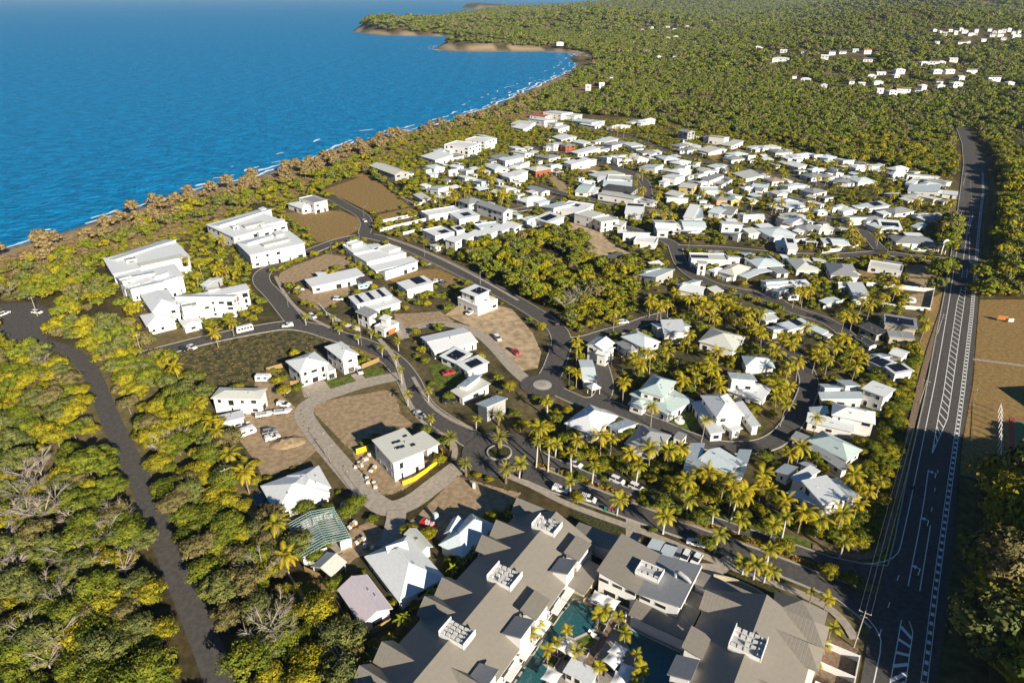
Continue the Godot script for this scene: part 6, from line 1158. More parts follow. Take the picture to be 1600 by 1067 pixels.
func make_streets() -> void:
	var lines := []
	for q in ROADS: lines.append([round_off(v2(q[3]), 2), q[1]])
	var big := []
	for pr in [[HIGHWAY_LEFT, HIGHWAY_RIGHT], [BOULEVARD_A, BOULEVARD_B], [BOULEVARD_C, BOULEVARD_D]]:
		var p := v2(pr[0])
		var q := v2(pr[1]); q.reverse()
		p.append_array(q)
		big.append(p)
	var rounds := [[Vector2(ROUND_A[0], ROUND_A[1]), 7.6], [Vector2(ROUND_B[0], ROUND_B[1]), 11.0]]
	var y := 0.01
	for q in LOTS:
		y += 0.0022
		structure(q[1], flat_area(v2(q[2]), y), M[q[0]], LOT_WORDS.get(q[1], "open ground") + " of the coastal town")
	y = 0.12
	for k in ROADS.size():
		var q: Array = ROADS[k]
		y += 0.004
		var o := structure(q[0], ribbon(lines[k][0], q[1], y), M[q[2]], ROAD_WORDS.get(q[0], "street"))
		if q[4]:
			for s in [-1.0, 1.0]:
				var e := PackedVector2Array()
				for w in walk(lines[k][0], 3.0): e.append(w[0] + w[1] * s * (q[1] * 0.5 + 0.16))
				var skip := func(m: Vector2) -> bool:
					for b in big:
						if Geometry2D.is_point_in_polygon(m, b): return true
					for r in rounds:
						if m.distance_to(r[0]) < r[1] + 0.2: return true
					for j in lines.size():
						if j == k: continue
						var lp: PackedVector2Array = lines[j][0]
						for i in lp.size() - 1:
							if Geometry2D.get_closest_point_to_segment(m, lp[i], lp[i + 1]).distance_to(m) < lines[j][1] * 0.5 + 0.1: return true
					return false
				var km := kerb_line(e, skip, y + 0.11)
				if km: part("kerb", km, M.kerb, o)
	for q in PATHS:
		y += 0.004
		structure(q[0], ribbon(round_off(v2(q[3]), 2), q[1], y + 0.05), M[q[2]], "pale path beside the street" if q[0] == "footpath" else "concrete drive from the street")
	# roundabouts
	for k in 2:
		y += 0.004
		var c: Vector2 = rounds[k][0]
		var disc := PackedVector2Array()
		for g in 40: disc.append(c + Vector2.from_angle(TAU * g / 40.0) * rounds[k][1])
		var o := structure("roundabout", flat_area(disc, y), M.asphalt, ["small roundabout with a paved low dome in its middle", "roundabout with a planted island and date palm"][k])
		var a := Acc.new()
		var r0: float = [3.2, 3.7][k]
		for g in 32:
			var d0 := Vector2.from_angle(TAU * g / 32.0)
			var d1 := Vector2.from_angle(TAU * (g + 1) / 32.0)
			var hh: float = [0.12, 0.5][k]
			var p := func(d: Vector2, r: float, h: float) -> Vector3: return Vector3(c.x + d.x * r, y + h, c.y + d.y * r)
			a.face([p.call(d1, r0, 0.0), p.call(d0, r0, 0.0), p.call(d0, r0, hh), p.call(d1, r0, hh)])
			a.face([p.call(d0, r0, hh), p.call(d0, r0 - 0.4, hh), p.call(d1, r0 - 0.4, hh), p.call(d1, r0, hh)])
			if k == 0: a.face([p.call(d0, r0 - 0.4, hh), p.call(d0, 1.4, hh + 0.12), p.call(d1, 1.4, hh + 0.12), p.call(d1, r0 - 0.4, hh)])
			else: a.face([p.call(d1, r0 - 0.4, 0.05), p.call(d1, r0 - 0.4, hh), p.call(d0, r0 - 0.4, hh), p.call(d0, r0 - 0.4, 0.05)])
		part("island_kerb", a.mesh(), M.kerb, o)
		var inner := PackedVector2Array()
		for g in 32: inner.append(c + Vector2.from_angle(TAU * g / 32.0) * [1.45, 3.35][k])
		part("island_bed", flat_area(inner, y + [0.245, 0.34][k]), M[["concrete", "garden"][k]], o)
	# boulevard and highway
	y += 0.004
	var ba := structure("boulevard", between(v2(BOULEVARD_A), v2(BOULEVARD_B), y), M.asphalt, "palm-lined boulevard carriageway beside the hedge")
	y += 0.004
	var bb := structure("boulevard", between(v2(BOULEVARD_C), v2(BOULEVARD_D), y), M.asphalt, "palm-lined boulevard carriageway beside the resort")
	y += 0.004
	var hw := structure("highway", between(v2(HIGHWAY_LEFT), v2(HIGHWAY_RIGHT), y), M.asphalt, "straight two-lane highway with painted medians")
	var top := y
	var no_skip := func(m: Vector2) -> bool: return Geometry2D.is_point_in_polygon(m, big[0]) or m.distance_to(rounds[1][0]) < 11.2
	for e in [[BOULEVARD_A, ba], [BOULEVARD_D, bb]]:
		part("kerb", kerb_line(v2(e[0]), no_skip, top + 0.11), M.kerb, e[1])
	var only_left := func(m: Vector2) -> bool: return Geometry2D.is_point_in_polygon(m, big[1]) or Geometry2D.is_point_in_polygon(m, big[2]) or m.y > -112.0 and m.y < -84.0
	part("kerb", kerb_line(v2(HIGHWAY_LEFT), only_left, top + 0.11), M.kerb, hw)
	var md := v2(MEDIAN)
	var mo := structure("median_strip", flat_area(md, top + 0.10), M.drygrass, "planted median strip of the palm boulevard")
	md.append(md[0])
	part("kerb", kerb_line(md, func(_m: Vector2) -> bool: return false, top + 0.16), M.kerb, mo)
	# painted lines
	for q in MARKS:
		var p := v2(q[1])
		if q[0] == "line" or q[0] == "dash":
			if q[0] == "line":
				part("painted_line", ribbon(round_off(p, 1), 0.22, top + 0.006), M.paint, hw)
			else:
				var w := walk(p, 2.0)
				for k in range(0, w.size() - 1, 5):
					part("painted_dash", ribbon(PackedVector2Array([w[k][0], w[k + 1][0]]), 0.2, top + 0.006), M.paint, hw)
		elif q[0] == "ladder":
			var w := walk(p, 1.5)
			for s in [-0.55, 0.55]:
				var e := PackedVector2Array()
				for k in w: e.append(k[0] + k[1] * s)
				part("painted_line", ribbon(e, 0.16, top + 0.006), M.paint, hw)
			for k in range(0, w.size() - 1, 2):
				part("lane_block", ribbon(PackedVector2Array([w[k][0], w[k][0].lerp(w[k + 1][0], 0.75)]), 0.7, top + 0.012), M.paint, hw)
		elif q[0] == "hatch":
			var l := v2(q[1])
			var r := v2(q[2])
			for e in [l, r]: part("painted_line", ribbon(e, 0.2, top + 0.006), M.paint, hw)
			var n: int = q[3]
			for k in n:
				var u := (k + 0.5) / n
				var aa := along(l, u)
				var cc := along(r, clampf(u + q[4], 0, 1))
				if aa.distance_to(cc) > 0.5:
					part("hatch_bar", ribbon(PackedVector2Array([aa, cc]), q[5], top + 0.0105), M.paint, hw)
		elif q[0] == "arrow":
			var a := Acc.new()
			var c := p[0]
			var d := (p[1] - p[0]).normalized()
			var s: Vector2 = Vector2(-d.y, d.x) * q[2]
			var pt := func(f: float, g: float) -> Vector3: return Vector3(c.x + d.x * f + s.x * g, top + 0.007, c.y + d.y * f + s.y * g)
			a.face([pt.call(0, -0.12), pt.call(2.6, -0.12), pt.call(2.6, 0.12), pt.call(0, 0.12)])
			a.face([pt.call(2.3, 0.1), pt.call(2.3, 0.9), pt.call(2.6, 0.9), pt.call(2.6, 0.1)])
			a.face([pt.call(1.7, 0.8), pt.call(2.45, 1.9), pt.call(3.2, 0.8)])
			part("painted_arrow", up_facing(a), M.paint, hw)


# ------------------------------------------------------------------ plants
func crown_mesh(seed_: int, r: float, h: float, clumps: int, leaves: int, size: float, c1: Color, c2: Color, up := 0.0, ragged := 1.0, flat_from := -0.15) -> ArrayMesh:
	rng.seed = seed_
	var a := Acc.new()
	var spots := []
	for k in clumps:
		var th := rng.randf() * TAU
		var e := rng.randf_range(flat_from, 1.0)
		var rr := sqrt(maxf(0.0, 1.0 - e * e)) * rng.randf_range(0.5, 1.22)
		if k < 3: rr *= 0.4
		var p := Vector3(cos(th) * rr * r * 0.78, up + h * (0.42 + 0.42 * e) * rng.randf_range(0.85, 1.08), sin(th) * rr * r * 0.78)
		spots.append([p, r * rng.randf_range(0.24, 0.42) * ragged, c1.lerp(c2, rng.randf())])
	for s in spots:
		for k in leaves:
			var d := Vector3(rng.randfn(), rng.randf_range(-0.6, 0.6) + 0.35, rng.randfn()).normalized()
			var p: Vector3 = s[0] + d * Vector3(1, 0.55, 1) * s[1] * (rng.randf_range(0.62, 1.06) if rng.randf() < 0.82 else rng.randf_range(1.0, 1.35))
			var j := (d + Vector3(rng.randfn(), rng.randfn(), rng.randfn()) * 0.38).normalized()
			a.col = s[2] * rng.randf_range(0.82, 1.18)
			a.col.r *= rng.randf_range(0.88, 1.1)
			var sh := (d * 0.9 + j * 0.35).normalized()
			a.leaf(p, j, sh, size * rng.randf_range(0.55, 1.15), size * rng.randf_range(0.4, 0.8), rng.randf() * TAU)
	return a.mesh(M.leaf)


func trunk_mesh(seed_: int, h: float, r: float, reach: float, c: Color, limbs := 4) -> ArrayMesh:
	rng.seed = seed_
	var a := Acc.new()
	a.col = c
	var lean := Vector3(rng.randf_range(-0.4, 0.4), 0, rng.randf_range(-0.4, 0.4))
	a.tube([Vector3(0, -0.3, 0), Vector3(0, h * 0.3, 0) + lean * 0.4, Vector3(0, h * 0.62, 0) + lean], [r * 1.25, r, r * 0.7], 6)
	for k in limbs:
		var g := TAU * (k + rng.randf() * 0.6) / limbs
		var d := Vector3(cos(g), 0, sin(g))
		var b := Vector3(0, h * rng.randf_range(0.35, 0.6), 0) + lean * 0.8
		a.tube([b, b + d * reach * 0.5 + Vector3.UP * h * 0.18, b + d * reach * rng.randf_range(0.75, 1.0) + Vector3.UP * h * 0.34], [r * 0.55, r * 0.35, r * 0.12], 4)
	return a.mesh(M.bark)


func bare_mesh(seed_: int, h: float, spread: float, c: Color) -> ArrayMesh:
	rng.seed = seed_
	var a := Acc.new()
	a.col = c
	a.tube([Vector3(0, -0.2, 0), Vector3(0.1, h * 0.35, 0)], [0.22, 0.16], 5)
	for k in 9:
		var g := TAU * (k + rng.randf()) / 9.0
		var d := Vector3(cos(g), 0, sin(g))
		var b := Vector3(0.1, h * rng.randf_range(0.2, 0.36), 0)
		var m := b + d * spread * 0.45 + Vector3.UP * h * rng.randf_range(0.15, 0.35)
		var e := m + d * spread * 0.4 + Vector3.UP * h * rng.randf_range(0.12, 0.3)
		a.tube([b, m, e], [0.13, 0.09, 0.03], 4)
		for j in 15:
			var f := (d + Vector3(rng.randfn(), rng.randf_range(0.2, 1.3), rng.randfn()) * 0.8).normalized()
			var s := m.lerp(e, rng.randf())
			var mid := s + f * rng.randf_range(0.5, 1.0)
			a.tube([s, mid, mid + (f + Vector3(rng.randfn(), 0.4, rng.randfn()) * 0.5) * rng.randf_range(0.4, 0.9)], [0.045, 0.032, 0.012], 3)
	return a.mesh(M.bark)


func frond_mesh(seed_: int, length: float, width: float, lift: float, droop: float, c1: Color, c2: Color, steps := 13, broad := false) -> ArrayMesh:
	rng.seed = seed_
	var a := Acc.new()
	var p := Vector3.ZERO
	var ang := lift
	var pts := [p]
	var dirs := []
	for k in steps:
		var d := Vector3(cos(ang), sin(ang), 0)
		dirs.append(d)
		p += d * length / steps
		pts.append(p)
		ang -= droop / steps * (0.5 + 1.2 * k / steps)
	for k in steps:
		var u := (k + 0.5) / steps
		var w := width * (sin(PI * pow(u, 0.7)) * 0.85 + 0.15)
		var nrm := Vector3(-dirs[k].y, dirs[k].x, 0)
		for s in [-1.0, 1.0]:
			a.col = c1.lerp(c2, clampf(u * 0.7 + rng.randf() * 0.5, 0, 1))
			var tip: Vector3 = pts[k] + dirs[k] * (w * 0.55 + length / steps * 0.4) + Vector3(0, 0, s * w) - nrm * w * rng.randf_range(0.15, 0.5)
			if broad:
				var tip0: Vector3 = pts[k] + Vector3(0, 0, s * width * (sin(PI * pow(maxf(u - 0.5 / steps, 0.02), 0.8)))) + nrm * 0.12
				var tip1: Vector3 = pts[k + 1] + Vector3(0, 0, s * width * (sin(PI * pow(minf(u + 0.5 / steps, 0.99), 0.8)))) + nrm * 0.12
				var q := [pts[k], tip0, tip1, pts[k + 1]] if s > 0 else [pts[k], pts[k + 1], tip1, tip0]
				a.face(q)
			else:
				var q := [pts[k], tip, pts[k + 1]] if s > 0 else [pts[k], pts[k + 1], tip]
				a.face(q)
	return a.mesh(M.leaf)


func merged(meshes: Array, at: Array, m: Material) -> ArrayMesh:
	var st := SurfaceTool.new()
	for k in meshes.size(): st.append_from(meshes[k], 0, at[k])
	var o := st.commit()
	o.surface_set_material(0, m)
	return o


func palm_parts(kind: String, variant: int) -> Dictionary:
	# [fronds, length, width, lift from, lift to, droop, colours, trunk radius, trunk colour]
	var spec: Dictionary = {
		"royal": [15, 3.0, 0.80, 1.15, -0.25, 1.5, Color(0.16, 0.17, 0.018), Color(0.40, 0.33, 0.03), 0.21, Color(0.50, 0.48, 0.44)],
		"avenue": [14, 2.3, 0.66, 1.1, -0.15, 1.5, Color(0.15, 0.165, 0.018), Color(0.37, 0.31, 0.03), 0.16, Color(0.45, 0.42, 0.37)],
		"garden": [19, 3.8, 0.88, 1.2, -0.5, 1.5, Color(0.19, 0.18, 0.015), Color(0.48, 0.36, 0.025), 0.15, Color(0.30, 0.25, 0.19)],
		"date": [34, 3.2, 0.52, 1.35, -0.55, 1.1, Color(0.13, 0.14, 0.03), Color(0.30, 0.25, 0.06), 0.38, Color(0.16, 0.11, 0.07)],
		"lush": [12, 2.4, 0.78, 1.15, -0.1, 1.4, Color(0.20, 0.19, 0.015), Color(0.42, 0.33, 0.02), 0.11, Color(0.25, 0.22, 0.16)],
		"banana": [9, 2.0, 0.36, 1.25, 0.1, 1.5, Color(0.09, 0.13, 0.012), Color(0.30, 0.29, 0.02), 0.12, Color(0.14, 0.16, 0.05)],
	}
	var q: Array = spec[kind]
	var leafy := Color(0.075, 0.125, 0.02)
	q[6] = q[6].lerp(leafy, [0.0, 0.2, 0.05, 0.35, 0.1][variant % 5])
	q[7] = q[7].lerp(leafy * 1.6, [0.0, 0.15, 0.3, 0.25, 0.0][variant % 5])
	var fr := []
	for k in 3:
		fr.append(frond_mesh(variant * 10 + k + 5, q[1] * (0.9 + 0.1 * k), q[2], 0.0, q[5], q[6], q[7], 13, kind == "banana"))
	var dry := frond_mesh(variant + 900, q[1] * 0.95, q[2] * 0.7, 0.0, q[5] * 0.7, Color(0.17, 0.11, 0.05), Color(0.26, 0.18, 0.09), 13)
	rng.seed = 77 + variant * 13 + kind.length() * 5
	var at := []
	var pick := []
	for k in q[0]:
		var u: float = k / float(q[0] - 1)
		var lift: float = lerpf(q[3], q[4], pow(u, 0.8)) + rng.randf_range(-0.22, 0.22)
		if k >= q[0] - 2: lift -= 0.7
		var turn: float = k * 2.399963 + rng.randf_range(-0.3, 0.3)
		var b := Basis(Vector3.UP, turn) * Basis(Vector3.BACK, lift) * Basis(Vector3.RIGHT, rng.randf_range(-0.35, 0.35))
		at.append(Transform3D(b.scaled(Vector3.ONE * rng.randf_range(0.85, 1.1)), Vector3(0, 0.1 * (1.0 - u), 0)))
		pick.append(dry if k >= q[0] - 2 and kind != "banana" else fr[k % 3])
	return {"fronds": pick, "at": at, "spec": q}


func palm_trunk(kind: String, q: Array) -> ArrayMesh:      # one metre high, stretched to fit
	var a := Acc.new()
	a.col = q[9]
	var r: float = q[8]
	if kind == "royal" or kind == "avenue":
		a.tube([Vector3(0, -0.02, 0), Vector3(0, 0.12, 0), Vector3(0, 0.5, 0), Vector3(0, 0.84, 0)], [r * 1.45, r * 1.1, r * 1.15, r * 0.75], 8)
	elif kind == "date":
		a.tube([Vector3(0, -0.02, 0), Vector3(0, 0.5, 0), Vector3(0, 0.8, 0), Vector3(0, 1.0, 0)], [r * 1.1, r * 0.9, r * 1.1, r * 1.35], 9)
	else:
		a.tube([Vector3(0, -0.02, 0), Vector3(0.15, 0.35, 0), Vector3(0.12, 0.7, 0), Vector3(0, 1.0, 0)], [r * 1.3, r, r * 0.85, r * 0.8], 6)
	return a.mesh(M.bark)


func shaft_mesh(r: float) -> ArrayMesh:
	var a := Acc.new()
	a.col = Color(0.12, 0.17, 0.05)
	a.tube([Vector3(0, -1.1, 0), Vector3(0, -0.7, 0), Vector3(0, 0.1, 0)], [r * 0.75, r * 0.95, r * 0.45], 7)
	return a.mesh(M.bark)


func make_palms() -> void:
	var protos := {}
	for kind in ["royal", "avenue", "garden", "date", "lush", "banana"]:
		for v in 5:
			var d := palm_parts(kind, v)
			d["trunk"] = palm_trunk(kind, d.spec)
			d["shaft"] = shaft_mesh(d.spec[8])
			d["crown"] = merged(d.fronds, d.at, M.leaf)
			protos[kind + str(v)] = d
	var called := {"royal": "royal_palm", "avenue": "street_palm", "garden": "garden_palm", "date": "date_palm", "lush": "poolside_palm", "banana": "banana_plant"}
	var words := {"royal": "tall royal palm with a smooth pale trunk along the boulevard", "avenue": "small pale-trunked palm planted along the curving street", "garden": "golden-green feather palm in a house garden", "date": "stout date palm with a dense ball of fronds", "lush": "broad yellow-fronded palm in the resort grounds", "banana": "leafy plant with broad yellow-green leaves beside the resort wall"}
	var groups := {"royal": "royal palms along the boulevard", "avenue": "palms along the curving street", "garden": "palms in the house gardens", "date": "date palms at the roundabouts", "lush": "palms in the resort grounds", "banana": "broad-leaved plants beside the resort wall"}
	rng.seed = 4242
	var k := 0
	for p in PALMS:
		k += 1
		var d: Dictionary = protos[p[0] + str(k * 7 % 5)]
		var h: float = p[3]
		var at := Vector3(p[1], 0.1, p[2])
		var far_off: bool = p[2] < -265.0
		var size := rng.randf_range(0.7, 1.08)
		if p[0] == "lush": size *= 0.85
		if p[0] == "garden": h *= rng.randf_range(0.8, 1.25)
		var turn := rng.randf() * TAU
		var lab: String = words[p[0]]
		if p[0] == "garden":
			lab = "golden-green feather palm in a far house garden of the estate" if far_off else ("golden feather palm behind the boulevard hedge" if p[2] > -190.0 else "golden-green feather palm among the houses of the loop road")
			if p[1] < -30: lab = "golden feather palm at the edge of the bush and apartments" if p[2] > -330 else lab
		var t := thing(called[p[0]], lab, "palm", at, turn, groups[p[0]])
		if p[0] != "date":
			t.rotation.x = rng.randf_range(-0.07, 0.07)
			t.rotation.z = rng.randf_range(-0.07, 0.07)
		part("trunk", d.trunk, null, t, Transform3D(Basis.from_scale(Vector3(1, h, 1)), Vector3.ZERO))
		var top := Vector3(0, h, 0)
		if p[0] == "royal" or p[0] == "avenue": part("crownshaft", d.shaft, null, t, Transform3D(Basis.IDENTITY, top))
		if far_off:
			part("crown", d.crown, null, t, Transform3D(Basis.from_scale(Vector3.ONE * size), top))
		else:
			for j in d.fronds.size():
				part("frond", d.fronds[j], null, t, Transform3D(Basis.from_scale(Vector3.ONE * size), top) * d.at[j])


func scatter(step: float, x0: float, x1: float, z0: float, z1: float, jit: float) -> PackedVector2Array:
	var out := PackedVector2Array()
	var z := z0
	while z > z1:
		var x := x0
		while x < x1:
			out.append(Vector2(x + rng.randf_range(-jit, jit) * step, z + rng.randf_range(-jit, jit) * step))
			x += step
		z -= step
	return out


func in_view(x: float, z: float, margin: float) -> bool:
	return absf(x) < 0.80 * -z + 34.0 + margin


func make_forest() -> void:
	var olive := [Color(0.14, 0.14, 0.014), Color(0.33, 0.28, 0.022)]
	var gold := [Color(0.18, 0.17, 0.014), Color(0.35, 0.29, 0.02)]
	var green := [Color(0.08, 0.115, 0.016), Color(0.205, 0.21, 0.024)]
	var brown := [Color(0.13, 0.115, 0.045), Color(0.20, 0.165, 0.065)]
	var dull := [Color(0.085, 0.105, 0.035), Color(0.18, 0.185, 0.05)]
	var pal := [olive, green, gold, dull, green, brown, olive, green]
	var near := []
	for k in 8:
		var c: Array = pal[k]
		near.append([crown_mesh(100 + k, [3.6, 3.9, 3.3, 3.7][k % 4], [3.0, 3.8, 2.6, 4.6][k % 4], 42, 105, 0.21, c[0], c[1], 2.4, [1.0, 0.85, 1.1, 0.9][k % 4]), trunk_mesh(200 + k, 6.0, 0.16, 2.6, Color(0.20, 0.17, 0.13))])
	var mid := []
	for k in 8:
		var c: Array = pal[k]
		mid.append(crown_mesh(140 + k, 3.6, 4.0, 24, 30, 0.42, c[0], c[1], 2.0))
	var far := []
	for k in 6:
		var c: Array = [dull, green, green, dull, green, brown][k]
		far.append(crown_mesh(160 + k, 4.6, [4.2, 5.2, 3.6][k % 3], 13, 14, 0.85, c[0], c[1], 1.4, 1.15, -0.3))
	var names := ["olive", "dark green", "golden-green", "grey-green", "dark green", "brown-tinged", "olive", "dark green"]
	# near and middle bush
	rng.seed = 99
	var spots := []
	for p in scatter(4.4, -430, 430, -70, -640, 0.46):
		if p.y < -640 or not in_view(p.x, p.y, 45.0 if p.x > 60 else 0.0): continue
		var zz := zone_at(p.x, p.y)
		if zz != 0: continue
		var thin := noise.get_noise_2d(p.x * 1.4, p.y * 1.4)
		if zz == 0 and thin < -0.36: continue
		if zz == 0:
			var d := 100.0 if p.x > 150 else offshore(p.x, p.y)
			if d < 40 or d < 62 and rng.randf() < 0.5: continue
			if far_spots.has(Vector2i(int(floor(p.x / 14.0)), int(floor(p.y / 14.0)))): continue
		spots.append([p, zz])
	for p in scatter(2.3, -20, 170, -90, -300, 0.46):
		if zone_at(p.x, p.y) == 3: spots.append([p, 3])
	var rest := []
	for k in 14: rest.append([])
	var cand := []
	for s in spots:
		var p: Vector2 = s[0]
		var kind := int(clampf((noise.get_noise_2d(p.x * 1.1 + 40, p.y * 1.1) * 0.9 + 0.5) * 8.0, 0, 7))
		if kind == 5 and rng.randf() < 0.6: kind = 3
		if rng.randf() < 0.4: kind = rng.randi() % 8
		var size := rng.randf_range(0.55, 1.22)
		var beyond: float = p.x - 0.62 * -p.y
		if s[1] == 0 and p.x > 95 and beyond > 10 and p.y > -520: size *= 1.45 if p.y < -180 else 2.2
		if s[1] == 3:
			kind = [0, 1, 2, 7, 2][rng.randi() % 5]
			size = rng.randf_range(0.38, 0.66)
		cand.append([Vector2(0, 0).distance_to(p) + (60.0 if s[1] == 3 else 0.0) - size * 14.0, p, kind, size, s[1], rng.randf() * TAU, rng.randf_range(0.82, 1.2)])
	cand.sort_custom(func(a, b): return a[0] < b[0])
	var made := 0
	var hedge := 0
	var base := []
	for q in cand:
		var p: Vector2 = q[1]
		var at := Vector3(p.x, 0.0, p.y)
		if q[4] == 0 and made < 290 and in_view(p.x, p.y, -22):
			made += 1
			var side := "beside the bush road" if p.x < -60 else ("beyond the highway verge" if p.x > 60 else "in the bush pocket between the streets")
			var t := thing("bush_tree", "%s %s bush tree, clumpy crown, %s" % ["broad" if q[3] > 1.0 else ("small" if q[3] < 0.75 else "middling"), names[q[2]], side], "tree", at, q[5], "bush trees")
			part("crown", near[q[2]][0], null, t, Transform3D(Basis.from_scale(Vector3(q[3], q[3] * q[6], q[3])), Vector3.ZERO))
			part("trunk", near[q[2]][1], null, t, Transform3D(Basis.from_scale(Vector3(q[3], q[3] * q[6], q[3])), Vector3.ZERO))
		elif q[4] == 3 and hedge < 280:
			hedge += 1
			var t := thing("hedge_shrub", ["dense leafy shrub of the boulevard and highway hedge", "dark leafy shrub of the boulevard and highway hedge"][q[2] % 2], "shrub", at - Vector3(0, 0.9, 0), q[5], "shrubs of the boulevard and highway hedge")
			part("foliage", near[q[2]][0], null, t, Transform3D(Basis.from_scale(Vector3(q[3], q[3] * q[6], q[3])), Vector3.ZERO))
		else:
			var tf := Transform3D(Basis(Vector3.UP, q[5]).scaled_local(Vector3(q[3], q[3] * q[6], q[3])), at - Vector3(0, 0.5, 0))
			rest[q[2] if p.y > -215 else 8 + q[2] % 6].append(tf)
	for k in 8: put_many("bush_canopy", near[k][0], rest[k], "%s trees of the dense coastal bush" % names[k])
	for k in 6: put_many("bush_canopy", mid[k], rest[8 + k], "%s trees of the bush behind the dunes and estate" % names[k])
	# far bush on the plain and the hills
	rng.seed = 123
	var fars := []
	for k in 6: fars.append([])
	for band in [[6.2, -640.0, -1150.0, 1.05], [8.8, -1150.0, -2300.0, 1.45], [17.0, -2300.0, -5600.0, 2.6]]:
		for p in scatter(band[0], -0.8 * -band[2], 0.8 * -band[2], band[1], band[2], 0.5):
			if not in_view(p.x, p.y, 0) or zone_at(p.x, p.y) in [1, 2] : continue
			if p.y > -820 and p.x < 0 and zone_at(p.x, p.y) == 1: continue
			if far_spots.has(Vector2i(int(floor(p.x / 14.0)), int(floor(p.y / 14.0)))): continue
			var open := noise.get_noise_2d(p.x * 0.35 + 900, p.y * 0.35)
			if open > (0.16 if p.y < -2300 else 0.3) and rng.randf() < 0.7: continue
			var d := 300.0 if p.x > 320 and p.y > -3500 else offshore(p.x, p.y)
			if d < 26.0: continue
			var s: float = band[3] * rng.randf_range(0.6, 1.3) * (1.0 + 0.55 * noise.get_noise_2d(p.x * 0.45 + 17, p.y * 0.45))
			var tf := Transform3D(Basis(Vector3.UP, rng.randf() * TAU).scaled_local(Vector3(s, s * rng.randf_range(0.75, 1.15) * (0.8 if band[3] > 2 else 1.0), s)), Vector3(p.x, hill(p.x, p.y) * clampf(d / 60.0, 0, 1) - 1.0, p.y))
			var kk := int(clampf((noise.get_noise_2d(p.x * 0.8 + 70, p.y * 0.8) * 0.9 + 0.5) * 6.0, 0, 5))
			if rng.randf() < 0.5: kk = rng.randi() % 6
			fars[kk].append(tf)
	for k in 6: put_many("far_forest", far[k], fars[k], "%s tree crowns of the forest covering the far hills" % names[k])
	print("trees near ", made, " hedge ", hedge, " rest ", cand.size(), " far ", fars.map(func(a): return a.size()))
	make_other_plants(near, mid)


func put_many(called: String, mesh: Mesh, tfs: Array, label: String) -> void:
	if tfs.is_empty(): return
	var mm := MultiMesh.new()
	mm.transform_format = MultiMesh.TRANSFORM_3D
	mm.mesh = mesh
	mm.instance_count = tfs.size()
	for k in tfs.size(): mm.set_instance_transform(k, tfs[k])
	var o := MultiMeshInstance3D.new()
	o.name = numbered(called)
	o.multimesh = mm
	add_child(o)
	tag(o, label, "trees", "", "stuff")


